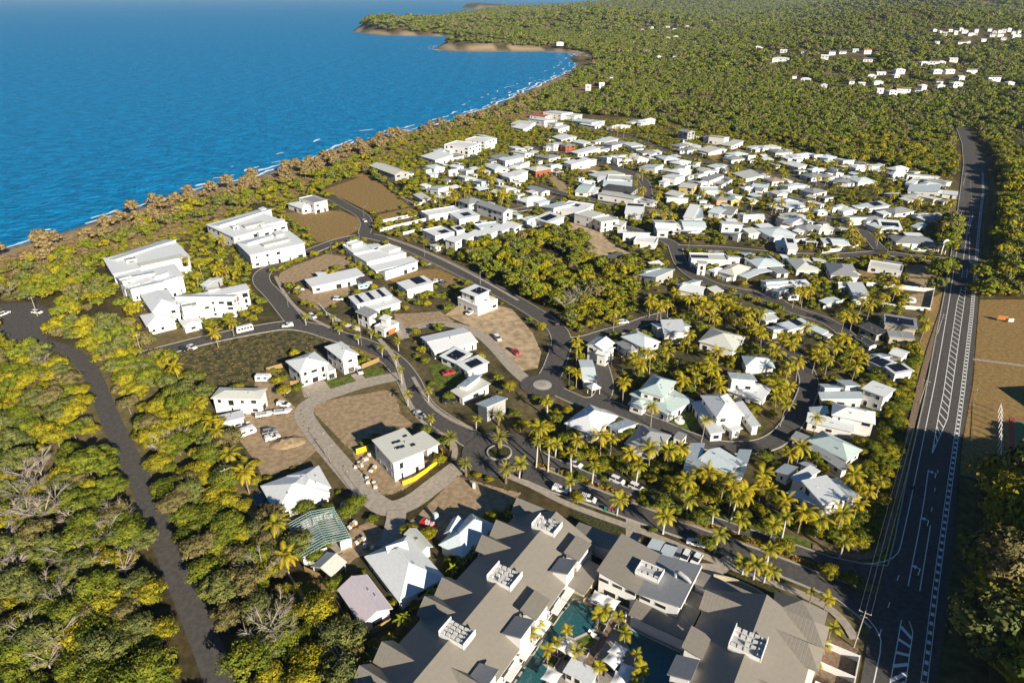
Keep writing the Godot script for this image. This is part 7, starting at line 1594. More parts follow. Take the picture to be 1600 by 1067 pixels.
func make_other_plants(near: Array, mid: Array) -> void:
	# bare grey branching trees standing in the bush
	rng.seed = 31
	var bare := [bare_mesh(1, 6.0, 3.6, Color(0.36, 0.31, 0.25)), bare_mesh(2, 5.2, 3.2, Color(0.42, 0.36, 0.29)), bare_mesh(3, 5.6, 4.0, Color(0.32, 0.28, 0.23))]
	for q in DEAD:
		for j in 1:
			var at := Vector3(q[0] + rng.randf_range(-1.5, 1.5), 1.4, q[1] + rng.randf_range(-2.5, 2.5))
			if zone_at(at.x, at.z) == 1: continue
			var t := thing("bare_tree", "leafless grey tree with twiggy branches among the bush", "tree", at, rng.randf() * TAU, "leafless grey trees")
			part("branches", bare[rng.randi() % 3], null, t, Transform3D(Basis.from_scale(Vector3.ONE * rng.randf_range(0.85, 1.3)), Vector3.ZERO))
	# she-oaks on the dune
	var oak := []
	for k in 3: oak.append([crown_mesh(300 + k, 3.2, 6.5, 26, 40, 0.34, Color(0.19, 0.145, 0.065), Color(0.32, 0.235, 0.11), 1.6), trunk_mesh(310 + k, 7.0, 0.2, 2.2, Color(0.2, 0.15, 0.11))])
	var oaks := DUNE_TREES.duplicate()
	for q in walk(coast, 6.5):
		var off := rng.randf_range(15.0, 46.0)
		var pp: Vector2 = q[0] + q[1] * off
		if pp.y > -900 and pp.y < -300 and offshore(pp.x, pp.y) > 14.0: oaks.append([pp.x, pp.y])
	for q in oaks:
		if offshore(q[0], q[1]) < 13.0: continue
		var s := rng.randf_range(0.8, 1.45)
		var t := thing("dune_tree", "%s feathery brown tree on the dune %s" % ["tall" if s > 1.2 else ("low" if s < 0.95 else "middling"), "behind the apartments" if q[1] > -420 else "above the far beach"], "tree", Vector3(q[0], -0.5, q[1]), rng.randf() * TAU, "feathery trees on the dune")
		var k := rng.randi() % 3
		part("crown", oak[k][0], null, t, Transform3D(Basis.from_scale(Vector3.ONE * s), Vector3.ZERO))
		part("trunk", oak[k][1], null, t, Transform3D(Basis.from_scale(Vector3.ONE * s), Vector3.ZERO))
	var scrub := []
	for p in scatter(3.4, -300, 120, -300, -1000, 0.5):
		if not in_view(p.x, p.y, 0): continue
		var d := offshore(p.x, p.y)
		if d < 16 or d > 66 or zone_at(p.x, p.y) == 1: continue
		if rng.randf() < 0.62: scrub.append(Transform3D(Basis(Vector3.UP, rng.randf() * TAU).scaled_local(Vector3(1, 0.55, 1) * rng.randf_range(0.28, 0.62)), Vector3(p.x, -0.7, p.y)))
	put_many("dune_scrub", oak[0][0], scrub, "low brown scrub and grass tussocks on the dune")
	# garden trees and shrubs between the houses
	rng.seed = 57
	var small := 0
	var rest := [[], [], [], []]
	var pickc := [1, 0, 4, 2]
	var cand := []
	for p in scatter(3.7, -300, 330, -80, -740, 0.5):
		if zone_at(p.x, p.y) != 2 or not in_view(p.x, p.y, 0): continue
		if noise.get_noise_2d(p.x * 2.2, p.y * 2.2 + 300) < -0.3: continue
		if p.x < 25 and p.x > -105 and p.y < -172 and p.y > -345 and rng.randf() < 0.5: continue
		cand.append([-p.y, p, rng.randf_range(0.22, 0.70) * (0.85 if p.y < -330 else 1.0), rng.randi() % 4, rng.randf() * TAU])
	cand.sort_custom(func(a, b): return a[0] < b[0])
	for q in cand:
		var p: Vector2 = q[1]
		var s: float = q[2]
		if small < 230:
			small += 1
			var big: bool = s > 0.5
			var t := thing("garden_tree" if big else "garden_shrub", (["dark leafy", "olive", "deep green", "golden-green"][q[3]] + (" tree in a house garden" if big else " rounded shrub in a house garden")) + (" near the boulevard" if p.y > -175 else " near the loop road") + (" behind the hedge" if p.x > 25 else (" by the concrete lane" if p.x > -60 else " by the apartments")), "tree" if big else "shrub", Vector3(p.x, 0 if big else -0.6, p.y), q[4], "garden trees and shrubs")
			part("crown", near[pickc[q[3]]][0], null, t, Transform3D(Basis.from_scale(Vector3.ONE * s), Vector3.ZERO))
			if big: part("trunk", near[pickc[q[3]]][1], null, t, Transform3D(Basis.from_scale(Vector3.ONE * s), Vector3.ZERO))
		else:
			rest[q[3]].append(Transform3D(Basis(Vector3.UP, q[4]).scaled_local(Vector3.ONE * s), Vector3(p.x, -0.5, p.y)))
	for k in 4: put_many("garden_planting", mid[pickc[k]], rest[k], ["dark", "olive", "deep green", "yellow-green"][k] + " trees and shrubs in the gardens of the estate")
	# median planting and paddock tussocks
	var tuft := crown_mesh(400, 1.0, 1.3, 10, 16, 0.3, Color(0.17, 0.12, 0.02), Color(0.36, 0.22, 0.04), 0.0)
	var row := []
	var md := v2(MEDIAN)
	for u in 150:
		if noise.get_noise_1d(u * 6.0) < -0.05: continue
		var w := u / 150.0
		var a := along(md.slice(1, 8), w)
		var b := along(PackedVector2Array([md[0], md[13], md[12], md[11], md[10], md[9], md[8]]), w)
		row.append(Transform3D(Basis(Vector3.UP, u * 1.0).scaled_local(Vector3.ONE * rng.randf_range(0.6, 0.95)), Vector3(lerpf(a.x, b.x, 0.5), 0.15, lerpf(a.y, b.y, 0.5))))
	put_many("median_grass", tuft, row, "golden ornamental grass growing along the boulevard median")
	var tus := []
	for p in scatter(1.6, -130, -60, -190, -260, 0.5):
		if Geometry2D.is_point_in_polygon(p, v2(LOTS[0][2])) and rng.randf() < 0.6:
			tus.append(Transform3D(Basis(Vector3.UP, rng.randf() * TAU).scaled_local(Vector3(1, 0.5, 1) * rng.randf_range(0.3, 0.75)), Vector3(p.x, 0, p.y)))
	var weeds := []
	for q in LOTS:
		if not q[0] in ["dirt", "drygrass", "scrub"]: continue
		var edge := v2(q[2])
		if edge[0].y < -420: continue
		edge.append(edge[0])
		for w in walk(edge, 0.8):
			if rng.randf() < 0.45:
				var p: Vector2 = w[0] + w[1] * rng.randf_range(-0.6, 0.6)
				weeds.append(Transform3D(Basis(Vector3.UP, rng.randf() * TAU).scaled_local(Vector3(1, 0.7, 1) * rng.randf_range(0.16, 0.4)), Vector3(p.x, 0.02, p.y)))
	put_many("lot_weeds", crown_mesh(402, 1.0, 1.0, 8, 14, 0.2, Color(0.12, 0.10, 0.035), Color(0.22, 0.165, 0.06), 0.0), weeds, "dry weeds and tufts along the ragged edges of the lots")
	put_many("paddock_grass", crown_mesh(401, 1.0, 1.0, 8, 14, 0.24, Color(0.12, 0.10, 0.035), Color(0.22, 0.165, 0.06), 0.0), tus, "rough grass tussocks in the shade-coloured paddock")


# ------------------------------------------------------------------ houses
func roof_height(b: Array, x: float, z: float) -> float:
	var L: float = b[3]
	var W: float = b[4]
	match b[6]:
		"S": return b[7] * (z / W + 0.5)
		"G": return b[7] * (1.0 - absf(z) / (W * 0.5))
		"H": return b[7] * minf(1.0, minf((W * 0.5 - absf(z)), (L * 0.5 - absf(x))) / (W * 0.5))
	return 0.0


func slope_uv(p: Array) -> Array:
	var nn: Vector3 = (p[1] - p[0]).cross(p[2] - p[0]).normalized()
	var side := Vector3.UP.cross(nn)
	side = Vector3.RIGHT if side.length() < 0.02 else side.normalized()
	var down := nn.cross(side)
	var o := []
	for q in p: o.append(Vector2(side.dot(q), down.dot(q)))
	return o


func roof_mesh(L: float, W: float, kind: String, rise: float, thick := 0.22) -> ArrayMesh:
	var a := Acc.new()
	var x := L * 0.5
	var z := W * 0.5
	var c := [Vector3(-x, 0, -z), Vector3(x, 0, -z), Vector3(x, 0, z), Vector3(-x, 0, z)]
	var tops := []
	var rim := []
	if kind == "S":
		c[2].y = rise; c[3].y = rise
		tops = [[c[3], c[2], c[1], c[0]]]
		rim = c
	elif kind == "G":
		var r0 := Vector3(-x, rise, 0)
		var r1 := Vector3(x, rise, 0)
		tops = [[c[0], r0, r1, c[1]], [r0, c[3], c[2], r1]]
		rim = [c[0], c[1], r1, c[2], c[3], r0]
	elif kind == "H":
		var r0 := Vector3(-x + z, rise, 0)
		var r1 := Vector3(x - z, rise, 0)
		tops = [[c[0], r0, r1, c[1]], [c[2], r1, r0, c[3]], [c[3], r0, c[0]], [c[1], r1, c[2]]]
		if x - z < 0.05: tops = [[c[0], r0, c[1]], [c[2], r0, c[3]], [c[3], r0, c[0]], [c[1], r0, c[2]]]
		rim = c
	else:
		tops = [[c[3], c[2], c[1], c[0]]]
		rim = c
	var dn := Vector3(0, -thick, 0)
	for f in tops:
		a.face(f, slope_uv(f))
		var bt := []
		for q in f: bt.append(q + dn)
		bt.reverse()
		a.face(bt)
	for k in rim.size():
		var p: Vector3 = rim[k]
		var q: Vector3 = rim[(k + 1) % rim.size()]
		a.face([q, p, p + dn, q + dn] if false else [p, q, q + dn, p + dn])
	return a.mesh()


func wall_mesh(L: float, W: float, h: float, kind: String, rise: float, inset: float) -> ArrayMesh:
	var a := Acc.new()
	var x := L * 0.5 - inset
	var z := W * 0.5 - inset
	var s0 := 0.0
	var s1 := 0.0
	if kind == "S":
		s0 = rise * inset / W
		s1 = rise * (1.0 - inset / W)
	if kind == "G":
		s0 = rise * inset / (W * 0.5); s1 = s0
	var y0 := h - 0.24 + s0
	var y1 := h - 0.24 + s1
	var lo := -0.6
	var p := [Vector3(-x, lo, -z), Vector3(x, lo, -z), Vector3(x, lo, z), Vector3(-x, lo, z), Vector3(-x, y0, -z), Vector3(x, y0, -z), Vector3(x, y1, z), Vector3(-x, y1, z)]
	a.face([p[1], p[0], p[4], p[5]]); a.face([p[3], p[2], p[6], p[7]])
	if kind == "G":
		var r := h - 0.24 + rise
		a.face([p[0], p[3], p[7], Vector3(-x, r, 0), p[4]]); a.face([p[2], p[1], p[5], Vector3(x, r, 0), p[6]])
	else:
		a.face([p[0], p[3], p[7], p[4]]); a.face([p[2], p[1], p[5], p[6]])
	return a.mesh()


func add_window(parent: Node3D, at: Transform3D, w: float, h: float, detailed: bool) -> void:
	if detailed:
		var f := part("window", unit_box, M.frame, parent, at * Transform3D(Basis.from_scale(Vector3(w, h, 0.10)), Vector3.ZERO))
		var pane := part("pane", unit_box, M.pane, f, Transform3D(Basis.from_scale(Vector3((w - 0.16) / w, (h - 0.16) / h, 1.3)), Vector3.ZERO))
		pane.position.z = 0.05
	else:
		part("window", unit_box, M.pane, parent, at * Transform3D(Basis.from_scale(Vector3(w, h, 0.12)), Vector3.ZERO))


func add_block(t: Node3D, b: Array, detailed: bool, open: bool) -> void:
	var rel := Vector3(b[0], 0, b[1]) - t.position
	rel.y = 0
	var base := Transform3D(Basis(Vector3.UP, b[2]), rel)
	var L: float = b[3]
	var W: float = b[4]
	var e: float = b[5]
	var kind: String = b[6]
	var inset := 0.12 if kind == "F" else 0.55
	part("roof", roof_mesh(L, W, kind, b[7]), M["roof_" + b[8]], t, base * Transform3D(Basis.IDENTITY, Vector3(0, e, 0)))
	if kind == "F" and minf(L, W) > 3.0:
		for s in [-1.0, 1.0]:
			part("parapet", unit_box, M["wall_" + b[9]], t, base * Transform3D(Basis.from_scale(Vector3(L - 0.05, 0.42, 0.2)), Vector3(0, e + 0.18, s * (W * 0.5 - 0.09))))
			part("parapet", unit_box, M["wall_" + b[9]], t, base * Transform3D(Basis.from_scale(Vector3(0.2, 0.42, W - 0.42)), Vector3(s * (L * 0.5 - 0.13), e + 0.175, 0)))
	if open:
		for sx in [-1, 1]:
			for sz in [-1, 1]:
				part("post", unit_box, M.white, t, base * Transform3D(Basis.from_scale(Vector3(0.16, e - 0.2, 0.16)), Vector3(sx * (L * 0.5 - 0.4), (e - 0.2) * 0.5, sz * (W * 0.5 - 0.4))))
		return
	part("wall", wall_mesh(L, W, e, kind, b[7], inset), M["wall_" + b[9]], t, base)
	if detailed and kind != "F":
		part("gutter", unit_box, M.frame, t, base * Transform3D(Basis.from_scale(Vector3(L - 0.1, 0.13, 0.13)), Vector3(0, e - 0.12, -W * 0.5 - 0.07)))
		if kind != "S": part("gutter", unit_box, M.frame, t, base * Transform3D(Basis.from_scale(Vector3(L - 0.1, 0.13, 0.13)), Vector3(0, e - 0.12, W * 0.5 + 0.07)))
		if L > 7.0:
			for k in 2:
				var vx := rng.randf_range(-0.3, 0.3) * L
				var vz := rng.randf_range(-0.28, 0.28) * W
				part("roof_vent", cyl(0.14, 0.14, 0.6, 8), M.steel, t, base * Transform3D(Basis.IDENTITY, Vector3(vx, e + roof_height(b, vx, vz) + 0.2, vz)))
			if kind == "H" or kind == "G":
				var rl := L - W if kind == "H" else L
				if rl > 1.0: part("ridge_cap", unit_box, M["roof_" + b[8]], t, base * Transform3D(Basis.from_scale(Vector3(rl, 0.08, 0.36)), Vector3(0, e + b[7] + 0.01, 0)))
	# openings on the sides that look towards the camera side of town
	var storeys := 2 if e > 4.9 else 1
	if e > 7.3: storeys = 3
	for side in 4:
		var g: float = side * PI * 0.5
		var half: float = (W if side % 2 == 0 else L) * 0.5 - inset
		var run: float = (L if side % 2 == 0 else W) - inset * 2.0
		var face := base * Transform3D(Basis(Vector3.UP, g), Vector3.ZERO)
		var out := face.basis.z
		var to_cam := Vector3(0, 0, 0) - (t.position + rel)
		to_cam.y = 0
		if out.dot(to_cam.normalized()) < 0.12: continue
		if run < 2.2: continue
		var n := maxi(1, int(run / (3.2 if detailed else 4.6)))
		var fl := e / storeys
		for s in storeys:
			for k in n:
				if rng.randf() < 0.22: continue
				var w: float = [1.2, 1.8, 2.4, 0.7][rng.randi() % 4]
				w = minf(w, run / n * 0.7)
				var h: float = [1.1, 1.3, 2.0][rng.randi() % 3]
				var low := s * fl + (0.1 if h > 1.9 else 0.95)
				h = minf(h, fl - (low - s * fl) - 0.45)
				if h < 0.4: continue
				add_window(t, face * Transform3D(Basis.IDENTITY, Vector3((k + 0.5) / n * run - run * 0.5, low + h * 0.5, half)), w, h, detailed)


func add_solar(t: Node3D, b: Array, s: Array) -> void:
	var rel := Vector3(b[0], 0, b[1]) - t.position
	rel.y = 0
	var base := Transform3D(Basis(Vector3.UP, b[2]), rel + Vector3(0, b[5], 0))
	var L: float = b[3]
	var W: float = b[4]
	for c in s[3]:
		for r in s[4]:
			var x: float = -L * 0.5 + s[1] * L + 0.6 + c * 1.08
			var z: float = W * 0.5 - s[2] * W - 1.0 - r * 1.74
			if b[6] == "H": z = W * 0.25 + (r - 1) * 0.0 if s[4] == 1 else W * 0.5 - 0.9 - r * 1.3
			if x > L * 0.5 - 0.5 or z < -W * 0.5 + 0.7: continue
			var y := roof_height(b, x, z)
			var dz := (roof_height(b, x, z + 0.3) - roof_height(b, x, z - 0.3)) / 0.6
			part("solar_panel", unit_box, M.solar, t, base * Transform3D(Basis(Vector3.RIGHT, -atan(dz)).scaled_local(Vector3(1.0, 0.05, 1.64 if b[6] != "H" else 1.22)), Vector3(x, y + 0.14, z)))


func make_houses() -> void:
	rng.seed = 5
	for hs in HOUSES:
		var b: Array = hs[4][0]
		var near: bool = b[1] > -275.0
		var t := thing("house" if not "apartment" in hs[0] else "apartment_block", hs[0], "house" if not "apartment" in hs[0] else "building", Vector3(b[0], 0, b[1]), 0.0, hs[1])
		for k in hs[4].size():
			var blk: Array = hs[4][k].duplicate()
			blk[5] += k * 0.013       # wings never share a plane with the main roof
			add_block(t, blk, near, hs[3] == "open")
		for s in hs[2]: add_solar(t, hs[4][s[0]], s)
		if hs[3] == "skylights":
			for q in [[-3.2, -2.5], [-3.4, 2.6], [-0.6, 1.4], [0.6, 1.6], [-0.4, -1.5], [0.8, -1.2]]:
				part("skylight", unit_box, M.pane, t, Transform3D(Basis(Vector3.UP, b[2]).scaled_local(Vector3(1.3, 0.22, 0.9)), Vector3(0, b[5] + 0.35, 0) + Basis(Vector3.UP, b[2]) * Vector3(q[0], 0, q[1])))
		elif hs[3] == "garage_orange" or hs[3] == "garage_white":
			var g: Array = hs[4][hs[4].size() - 1]
			var best := Vector3.ZERO
			var bg := 0.0
			for side in 4:
				var o: Vector3 = Basis(Vector3.UP, g[2] + side * PI * 0.5).z
				if o.dot(Vector3(0.55, 0, 0.83)) > best.dot(Vector3(0.55, 0, 0.83)) or side == 0:
					best = o; bg = side
			var hf: float = (g[4] if int(bg) % 2 == 0 else g[3]) * 0.5 - (0.12 if g[6] == "F" else 0.55)
			var o := bar("garage_door", M.orange if hs[3] == "garage_orange" else M.garage_w, t, Vector3(g[0] - b[0], 1.15, g[1] - b[1]) + best * (hf + 0.02), Vector3(3.4, 2.2, 0.1), g[2] + bg * PI * 0.5)
			o.name = "garage_door"
	# sheds, carports and granny flats squeezed between the estate houses
	for hs in HOUSES:
		var b: Array = hs[4][0]
		if b[1] > -285.0 or b[1] < -640.0: continue
		for tries in 9:
			var L := rng.randf_range(5.0, 9.0)
			var W := rng.randf_range(4.0, 6.5)
			var off := Vector2.from_angle(rng.randf() * TAU) * rng.randf_range(8.0, 15.0)
			var at := Vector2(b[0], b[1]) + off
			var clear := true
			var ax := Vector2.from_angle(-b[2])
			var box := PackedVector2Array()
			for s in [[-1, -1], [1, -1], [1, 1], [-1, 1]]:
				box.append(at + ax * s[0] * L * 0.5 + ax.orthogonal() * s[1] * W * 0.5)
			for s in [[0, 0], [-1, -1], [1, -1], [1, 1], [-1, 1], [0, 1], [0, -1], [1, 0], [-1, 0]]:
				var p: Vector2 = at + ax * s[0] * L * 0.5 + ax.orthogonal() * s[1] * W * 0.5
				if zone_at(p.x, p.y) != 2: clear = false
			if not clear: continue
			var open: bool = rng.randf() < 0.3
			var tone: String = ["w", "b", "w", "g", "o", "b"][rng.randi() % 6]
			var word: String = {"w": "white", "b": "pale blue", "g": "grey", "o": "cream"}[tone]
			var t := thing("carport" if open else "outbuilding", "%s %s squeezed between houses of the coastal estate" % [word, "open carport" if open else "low-roofed outbuilding"], "carport" if open else "shed", Vector3(at.x, 0, at.y), 0.0, "outbuildings of the coastal estate")
			add_block(t, [at.x, at.y, b[2], L, W, 2.9, "S", -0.7, tone, "w"], false, open)
			fill_zone(box, 1)
			if rng.randf() < 0.55: break
	for q in FAR_HOUSES:
		var y := hill(q[0], q[1])
		var t := thing("far_house", q[6], "house", Vector3(q[0], y, q[1]), q[2], "houses of the far hillside settlements")
		var two: bool = rng.randf() < 0.5
		var h := 6.0 if two else 4.0
		part("wall", wall_mesh(q[3], q[4], h, "H", 1.0, 0.5), M.wall_w, t)
		part("roof", roof_mesh(q[3] if q[3] > q[4] else q[4] + 0.1, q[4], ["S", "H", "G"][rng.randi() % 3], 1.6), M["roof_" + q[5]], t, Transform3D(Basis.IDENTITY, Vector3(0, h, 0)))
		var n := int(q[3] / 5.0)
		for k in n:
			if rng.randf() < 0.7: part("window", unit_box, M.pane, t, Transform3D(Basis.from_scale(Vector3(2.2, 1.5, 0.15)), Vector3((k + 0.5) / n * q[3] * 0.85 - q[3] * 0.425, h - 1.9, q[4] * 0.5 - 0.5)))


# ------------------------------------------------------------------ the resort (its own axes: x along the wings, z across them)
func resort_block(t: Node3D, x0: float, x1: float, z0: float, z1: float, e: float, kind: String, rise: float, roof := "n", wall := "w", across := false, called := "roof", high := true) -> void:
	var c := Vector3((x0 + x1) * 0.5, 0, (z0 + z1) * 0.5)
	var L := x1 - x0
	var W := z1 - z0
	var turn := 0.0
	if across:
		turn = PI * 0.5
		var s := L
		L = W; W = s
	var base := Transform3D(Basis(Vector3.UP, turn), c)
	part(called, roof_mesh(L, W, kind, rise, 0.3), M["roof_" + roof], t, base * Transform3D(Basis.IDENTITY, Vector3(0, e, 0)))
	if high: part("wall", wall_mesh(L, W, e, kind, rise, 0.5), M["wall_" + wall], t, base)


func plant_deck(t: Node3D, x0: float, x1: float, z0: float, z1: float, y: float, nx: int, nz: int, ends := true) -> void:
	var d := bar("plant_deck", M.wall_g, t, Vector3((x0 + x1) * 0.5, y, (z0 + z1) * 0.5), Vector3(x1 - x0, 0.9, z1 - z0))
	var holder := d.get_parent()
	for s in [z0, z1]:
		bar("parapet", M.white, holder, Vector3((x0 + x1) * 0.5, y + 0.75, s), Vector3(x1 - x0 + 0.2, 1.5 if ends else 1.0, 0.14))
	if not ends:
		for s in [x0, x1]: bar("parapet", M.white, holder, Vector3(s, y + 0.7, (z0 + z1) * 0.5), Vector3(0.14, 1.0, z1 - z0 - 0.2))
	else:
		bar("parapet", M.white, holder, Vector3(x0, y + 0.45, (z0 + z1) * 0.5), Vector3(0.12, 0.9, z1 - z0 - 0.2))
	for i in nx:
		for j in nz:
			if rng.randf() < 0.12: continue
			var p := Vector3(lerpf(x0 + 0.6, x1 - 0.5, i / maxf(nx - 1, 1)) + rng.randf_range(-0.1, 0.1), y + 0.8, lerpf(z0 + 0.6, z1 - 0.6, j / maxf(nz - 1, 1)) + rng.randf_range(-0.1, 0.1))
			var u := bar("condenser", M.garage_w, holder, p, Vector3(0.42, 0.72, 0.86), rng.randf_range(-0.06, 0.06))
			part("fan_grille", cyl(0.5, 0.5, 0.02), M.black, u, Transform3D(Basis(Vector3.BACK, PI * 0.5).scaled(Vector3(1.0 / 0.42, 1.0 / 0.72, 1.0 / 0.86)) * Basis.from_scale(Vector3(0.5, 1, 0.5)), Vector3(0.52, 0, 0)))


func cyl(r0: float, r1: float, h: float, sides := 12) -> CylinderMesh:
	var key := "cyl%s_%s_%s_%s" % [r0, r1, h, sides]
	if not M.has(key):
		var c := CylinderMesh.new()
		c.bottom_radius = r0; c.top_radius = r1; c.height = h; c.radial_segments = sides; c.rings = 1
		M[key] = c
	return M[key]


func make_resort() -> void:
	rng.seed = 8
	var turn := deg_to_rad(RESORT_TURN)
	# western wing
	var w := thing("resort_building", "long tan-roofed resort wing with pointed gables along the garden wall", "building", Vector3.ZERO, turn, "resort buildings")
	resort_block(w, 40.0, 112.6, -68.4, -47.4, 5.0, "G", 4.9)
	var k := 0
	for x in [113.6, 104.2, 98.2, 83.0, 77.0, 63.8, 57.6, 46.0]:
		k += 1
		resort_block(w, x - 2.9, x + 2.9, -69.6, -58.6, 5.5 + 0.01 * k, "G", 2.7, "n", "w", true, "gable_roof")
	for x in [66.2, 59.0]:
		k += 1
		resort_block(w, x - 3.2, x + 3.2, -57.4, -45.9, 5.3 + 0.01 * k, "G", 3.1, "n", "w", true, "gable_roof")
	for q in [[102.7, 109.0, -0.7], [84.0, 90.0, -0.7], [97.4, 102.1, 1.5], [78.2, 83.3, 1.5], [66.3, 70.4, 1.2], [52.0, 57.5, -0.7]]:
		resort_block(w, q[0], q[1], -51.2 if q[2] > 0 else -50.6, -46.8, 7.5 if q[2] > 0 else 8.9, "S", q[2], "n" if q[2] < 0 else "g", "w", false, "popup_roof")  # popups tilted away from the sun get grey sheet as painted shade
	for q in [[105.2, 109.1], [86.6, 91.2], [70.0, 73.8], [50.5, 54.5]]: plant_deck(w, q[0], q[1], -60.3, -54.5, 9.4, 4, 5)
	resort_block(w, 98.7, 108.0, -47.9, -43.1, 4.4, "S", -0.6, "n", "c", false, "low_roof")
	resort_block(w, 113.2, 118.2, -54.4, -42.8, 4.0, "S", 0.5, "n", "w", false, "low_roof")
	for x in [74.0, 79.5, 86.0, 92.5, 97.0]:
		bar("balcony_screen", M.black, w, Vector3(x, 2.2, -47.0), Vector3(2.0, 1.8, 0.12))
		bar("balcony_edge", M.white, w, Vector3(x + 0.5, 3.6, -46.4), Vector3(4.2, 0.25, 1.6))
	# restaurant pavilion in the middle
	var c := thing("resort_restaurant", "butterfly-roofed resort restaurant, half tan and half coloured dark as if shaded", "building", Vector3.ZERO, turn, "resort buildings")
	resort_block(c, 102.4, 115.8, -42.3, -32.8, 8.2, "S", -1.5, "n", "w")
	resort_block(c, 102.42, 115.78, -32.8, -23.4, 6.7, "S", 1.5, "g", "w")  # grey sheet puts the shaded look of this roof half into its colour
	bar("fascia", M.white, c, Vector3(109.1, 8.0, -23.3), Vector3(13.6, 0.5, 0.16))
	for z in [-40.6, -37.4, -34.4, -31.0, -27.6]: add_window(c, Transform3D(Basis(Vector3.UP, -PI * 0.5), Vector3(102.9, 5.6, z)), 2.4, 1.0, true)
	for z in [-39.0, -35.6]: add_window(c, Transform3D(Basis(Vector3.UP, -PI * 0.5), Vector3(102.9, 2.0, z)), 2.8, 2.4, true)
	plant_deck(c, 106.5, 110.0, -35.0, -29.8, 7.4, 2, 4, false)
	resort_block(c, 98.8, 104.3, -33.0, -20.4, 3.9, "S", 0.5, "n", "w", true, "low_roof")
	resort_block(c, 104.2, 112.0, -24.3, -20.45, 4.0, "S", -0.3, "n", "w", false, "low_roof")
	resort_block(c, 113.5, 118.4, -24.2, -9.0, 4.1, "S", -0.4, "n", "w", false, "low_roof")
	for z in [-22.4, -20.0]: bar("white_screen", M.white, c, Vector3(113.45, 3.4, z), Vector3(0.2, 1.3, 2.0))
	var duct := Acc.new()
	duct.tube([Vector3(110.4, 7.6, -27.2), Vector3(110.4, 8.9, -27.2), Vector3(110.2, 9.2, -26.4), Vector3(109.6, 9.0, -24.6), Vector3(109.3, 8.6, -23.6)], [0.45, 0.45, 0.5, 0.5, 0.3], 8)
	part("kitchen_duct", duct.mesh(), M.garage_w, c)
	for z in [-33.6, -21.0]: bar("post", M.white, c, Vector3(99.3, 1.8, z), Vector3(0.2, 3.6, 0.2))
	# eastern wing
	var e := thing("resort_building", "tan-roofed resort wing with hipped gables facing the highway corner", "building", Vector3.ZERO, turn, "resort buildings")
	resort_block(e, 40.0, 113.4, -19.9, 1.7, 5.0, "G", 4.9)
	resort_block(e, 113.0, 119.6, -7.9, 2.4, 5.8, "H", 1.8)
	for x in [113.0, 107.0, 94.0, 87.5, 74.0]:
		k += 1
		resort_block(e, x - 3.0, x + 3.0, -9.6, 3.4, 5.4 + 0.01 * k, "H", 2.9, "n", "w", true, "gable_roof")
	resort_block(e, 106.6, 112.6, -20.6, -9.4, 5.6, "G", 2.6, "n", "w", true, "gable_roof")
	resort_block(e, 93.0, 98.8, -19.9, -15.8, 8.7, "S", -0.7, "n", "w", false, "popup_roof")
	resort_block(e, 87.0, 92.0, -20.4, -16.0, 7.3, "S", 1.4, "g", "w", false, "popup_roof")  # grey colour stands in for shade on this away-tilted popup
	for q in [[96.8, 102.0], [78.0, 83.0]]: plant_deck(e, q[0], q[1], -12.2, -6.2, 9.4, 4, 5)
	for x in [105.0, 110.0, 115.6]: bar("courtyard_wall", M.white, e, Vector3(x, 0.9, 6.6), Vector3(0.2, 1.8, 6.4))
	bar("courtyard_wall", M.white, e, Vector3(103.0, 0.8, 9.9), Vector3(26.0, 1.6, 0.2))
	# grounds: terrace, pools, lawn
	var gr := Transform3D(Basis(Vector3.UP, turn), Vector3.ZERO)
	var loc := func(pts: Array) -> PackedVector2Array:
		var p := PackedVector2Array()
		for q in pts:
			var g: Vector3 = gr * Vector3(q[0], 0, q[1])
			p.append(Vector2(g.x, g.z))
		return p
	var terrace: PackedVector2Array = loc.call([[40, -47], [99, -47], [103, -43], [103, -20], [40, -20]])
	structure("terrace", flat_area(terrace, 0.13), M.paver, "paved resort terrace between the wings")
	structure("terrace", flat_area(loc.call([[40, 1], [119, 1], [119, 9.5], [40, 9.5]]), 0.134), M.brownpath, "paved courtyards on the highway side of the resort")
	var pools := [
		["teal resort pool with a stepped edge along the western wing", [[99.7, -46.0], [99.7, -36.9], [97.0, -36.8], [96.2, -39.0], [94.3, -38.6], [90.0, -41.1], [89.9, -42.6], [81.5, -43.7], [81.1, -41.7], [77.4, -40.7], [60, -41], [60, -46], [74.3, -46.2], [90.9, -46.6]]],
		["deep blue resort pool under the restaurant terrace", [[98.6, -33.9], [98.6, -21.0], [96.3, -20.6], [70, -20.6], [70, -25.5], [88.5, -25.0], [91.3, -27.2], [94.3, -31.1], [95.5, -33.0]]]]
	for q in pools:
		var p: PackedVector2Array = loc.call(q[1])
		var t := thing("swimming_pool", q[0], "pool", Vector3.ZERO, 0.0, "resort pools")
		part("water", flat_area(p, 0.20), M.pool, t)
		p.append(p[0])
		part("coping", kerb_line(p, func(_m: Vector2) -> bool: return false, 0.30), M.kerb, t)
	structure("lawn", flat_area(loc.call([[89.8, -40.6], [94.1, -38.2], [94.0, -36.8], [90.0, -37.0], [88.9, -38.9]]), 0.142), M.lawn, "small green lawn between the resort pools")
	structure("boardwalk", flat_area(loc.call([[76, -36.9], [99.7, -36.9], [99.4, -35.2], [76, -35.3]]), 0.146), M.brownpath, "brown boardwalk between the resort pools")
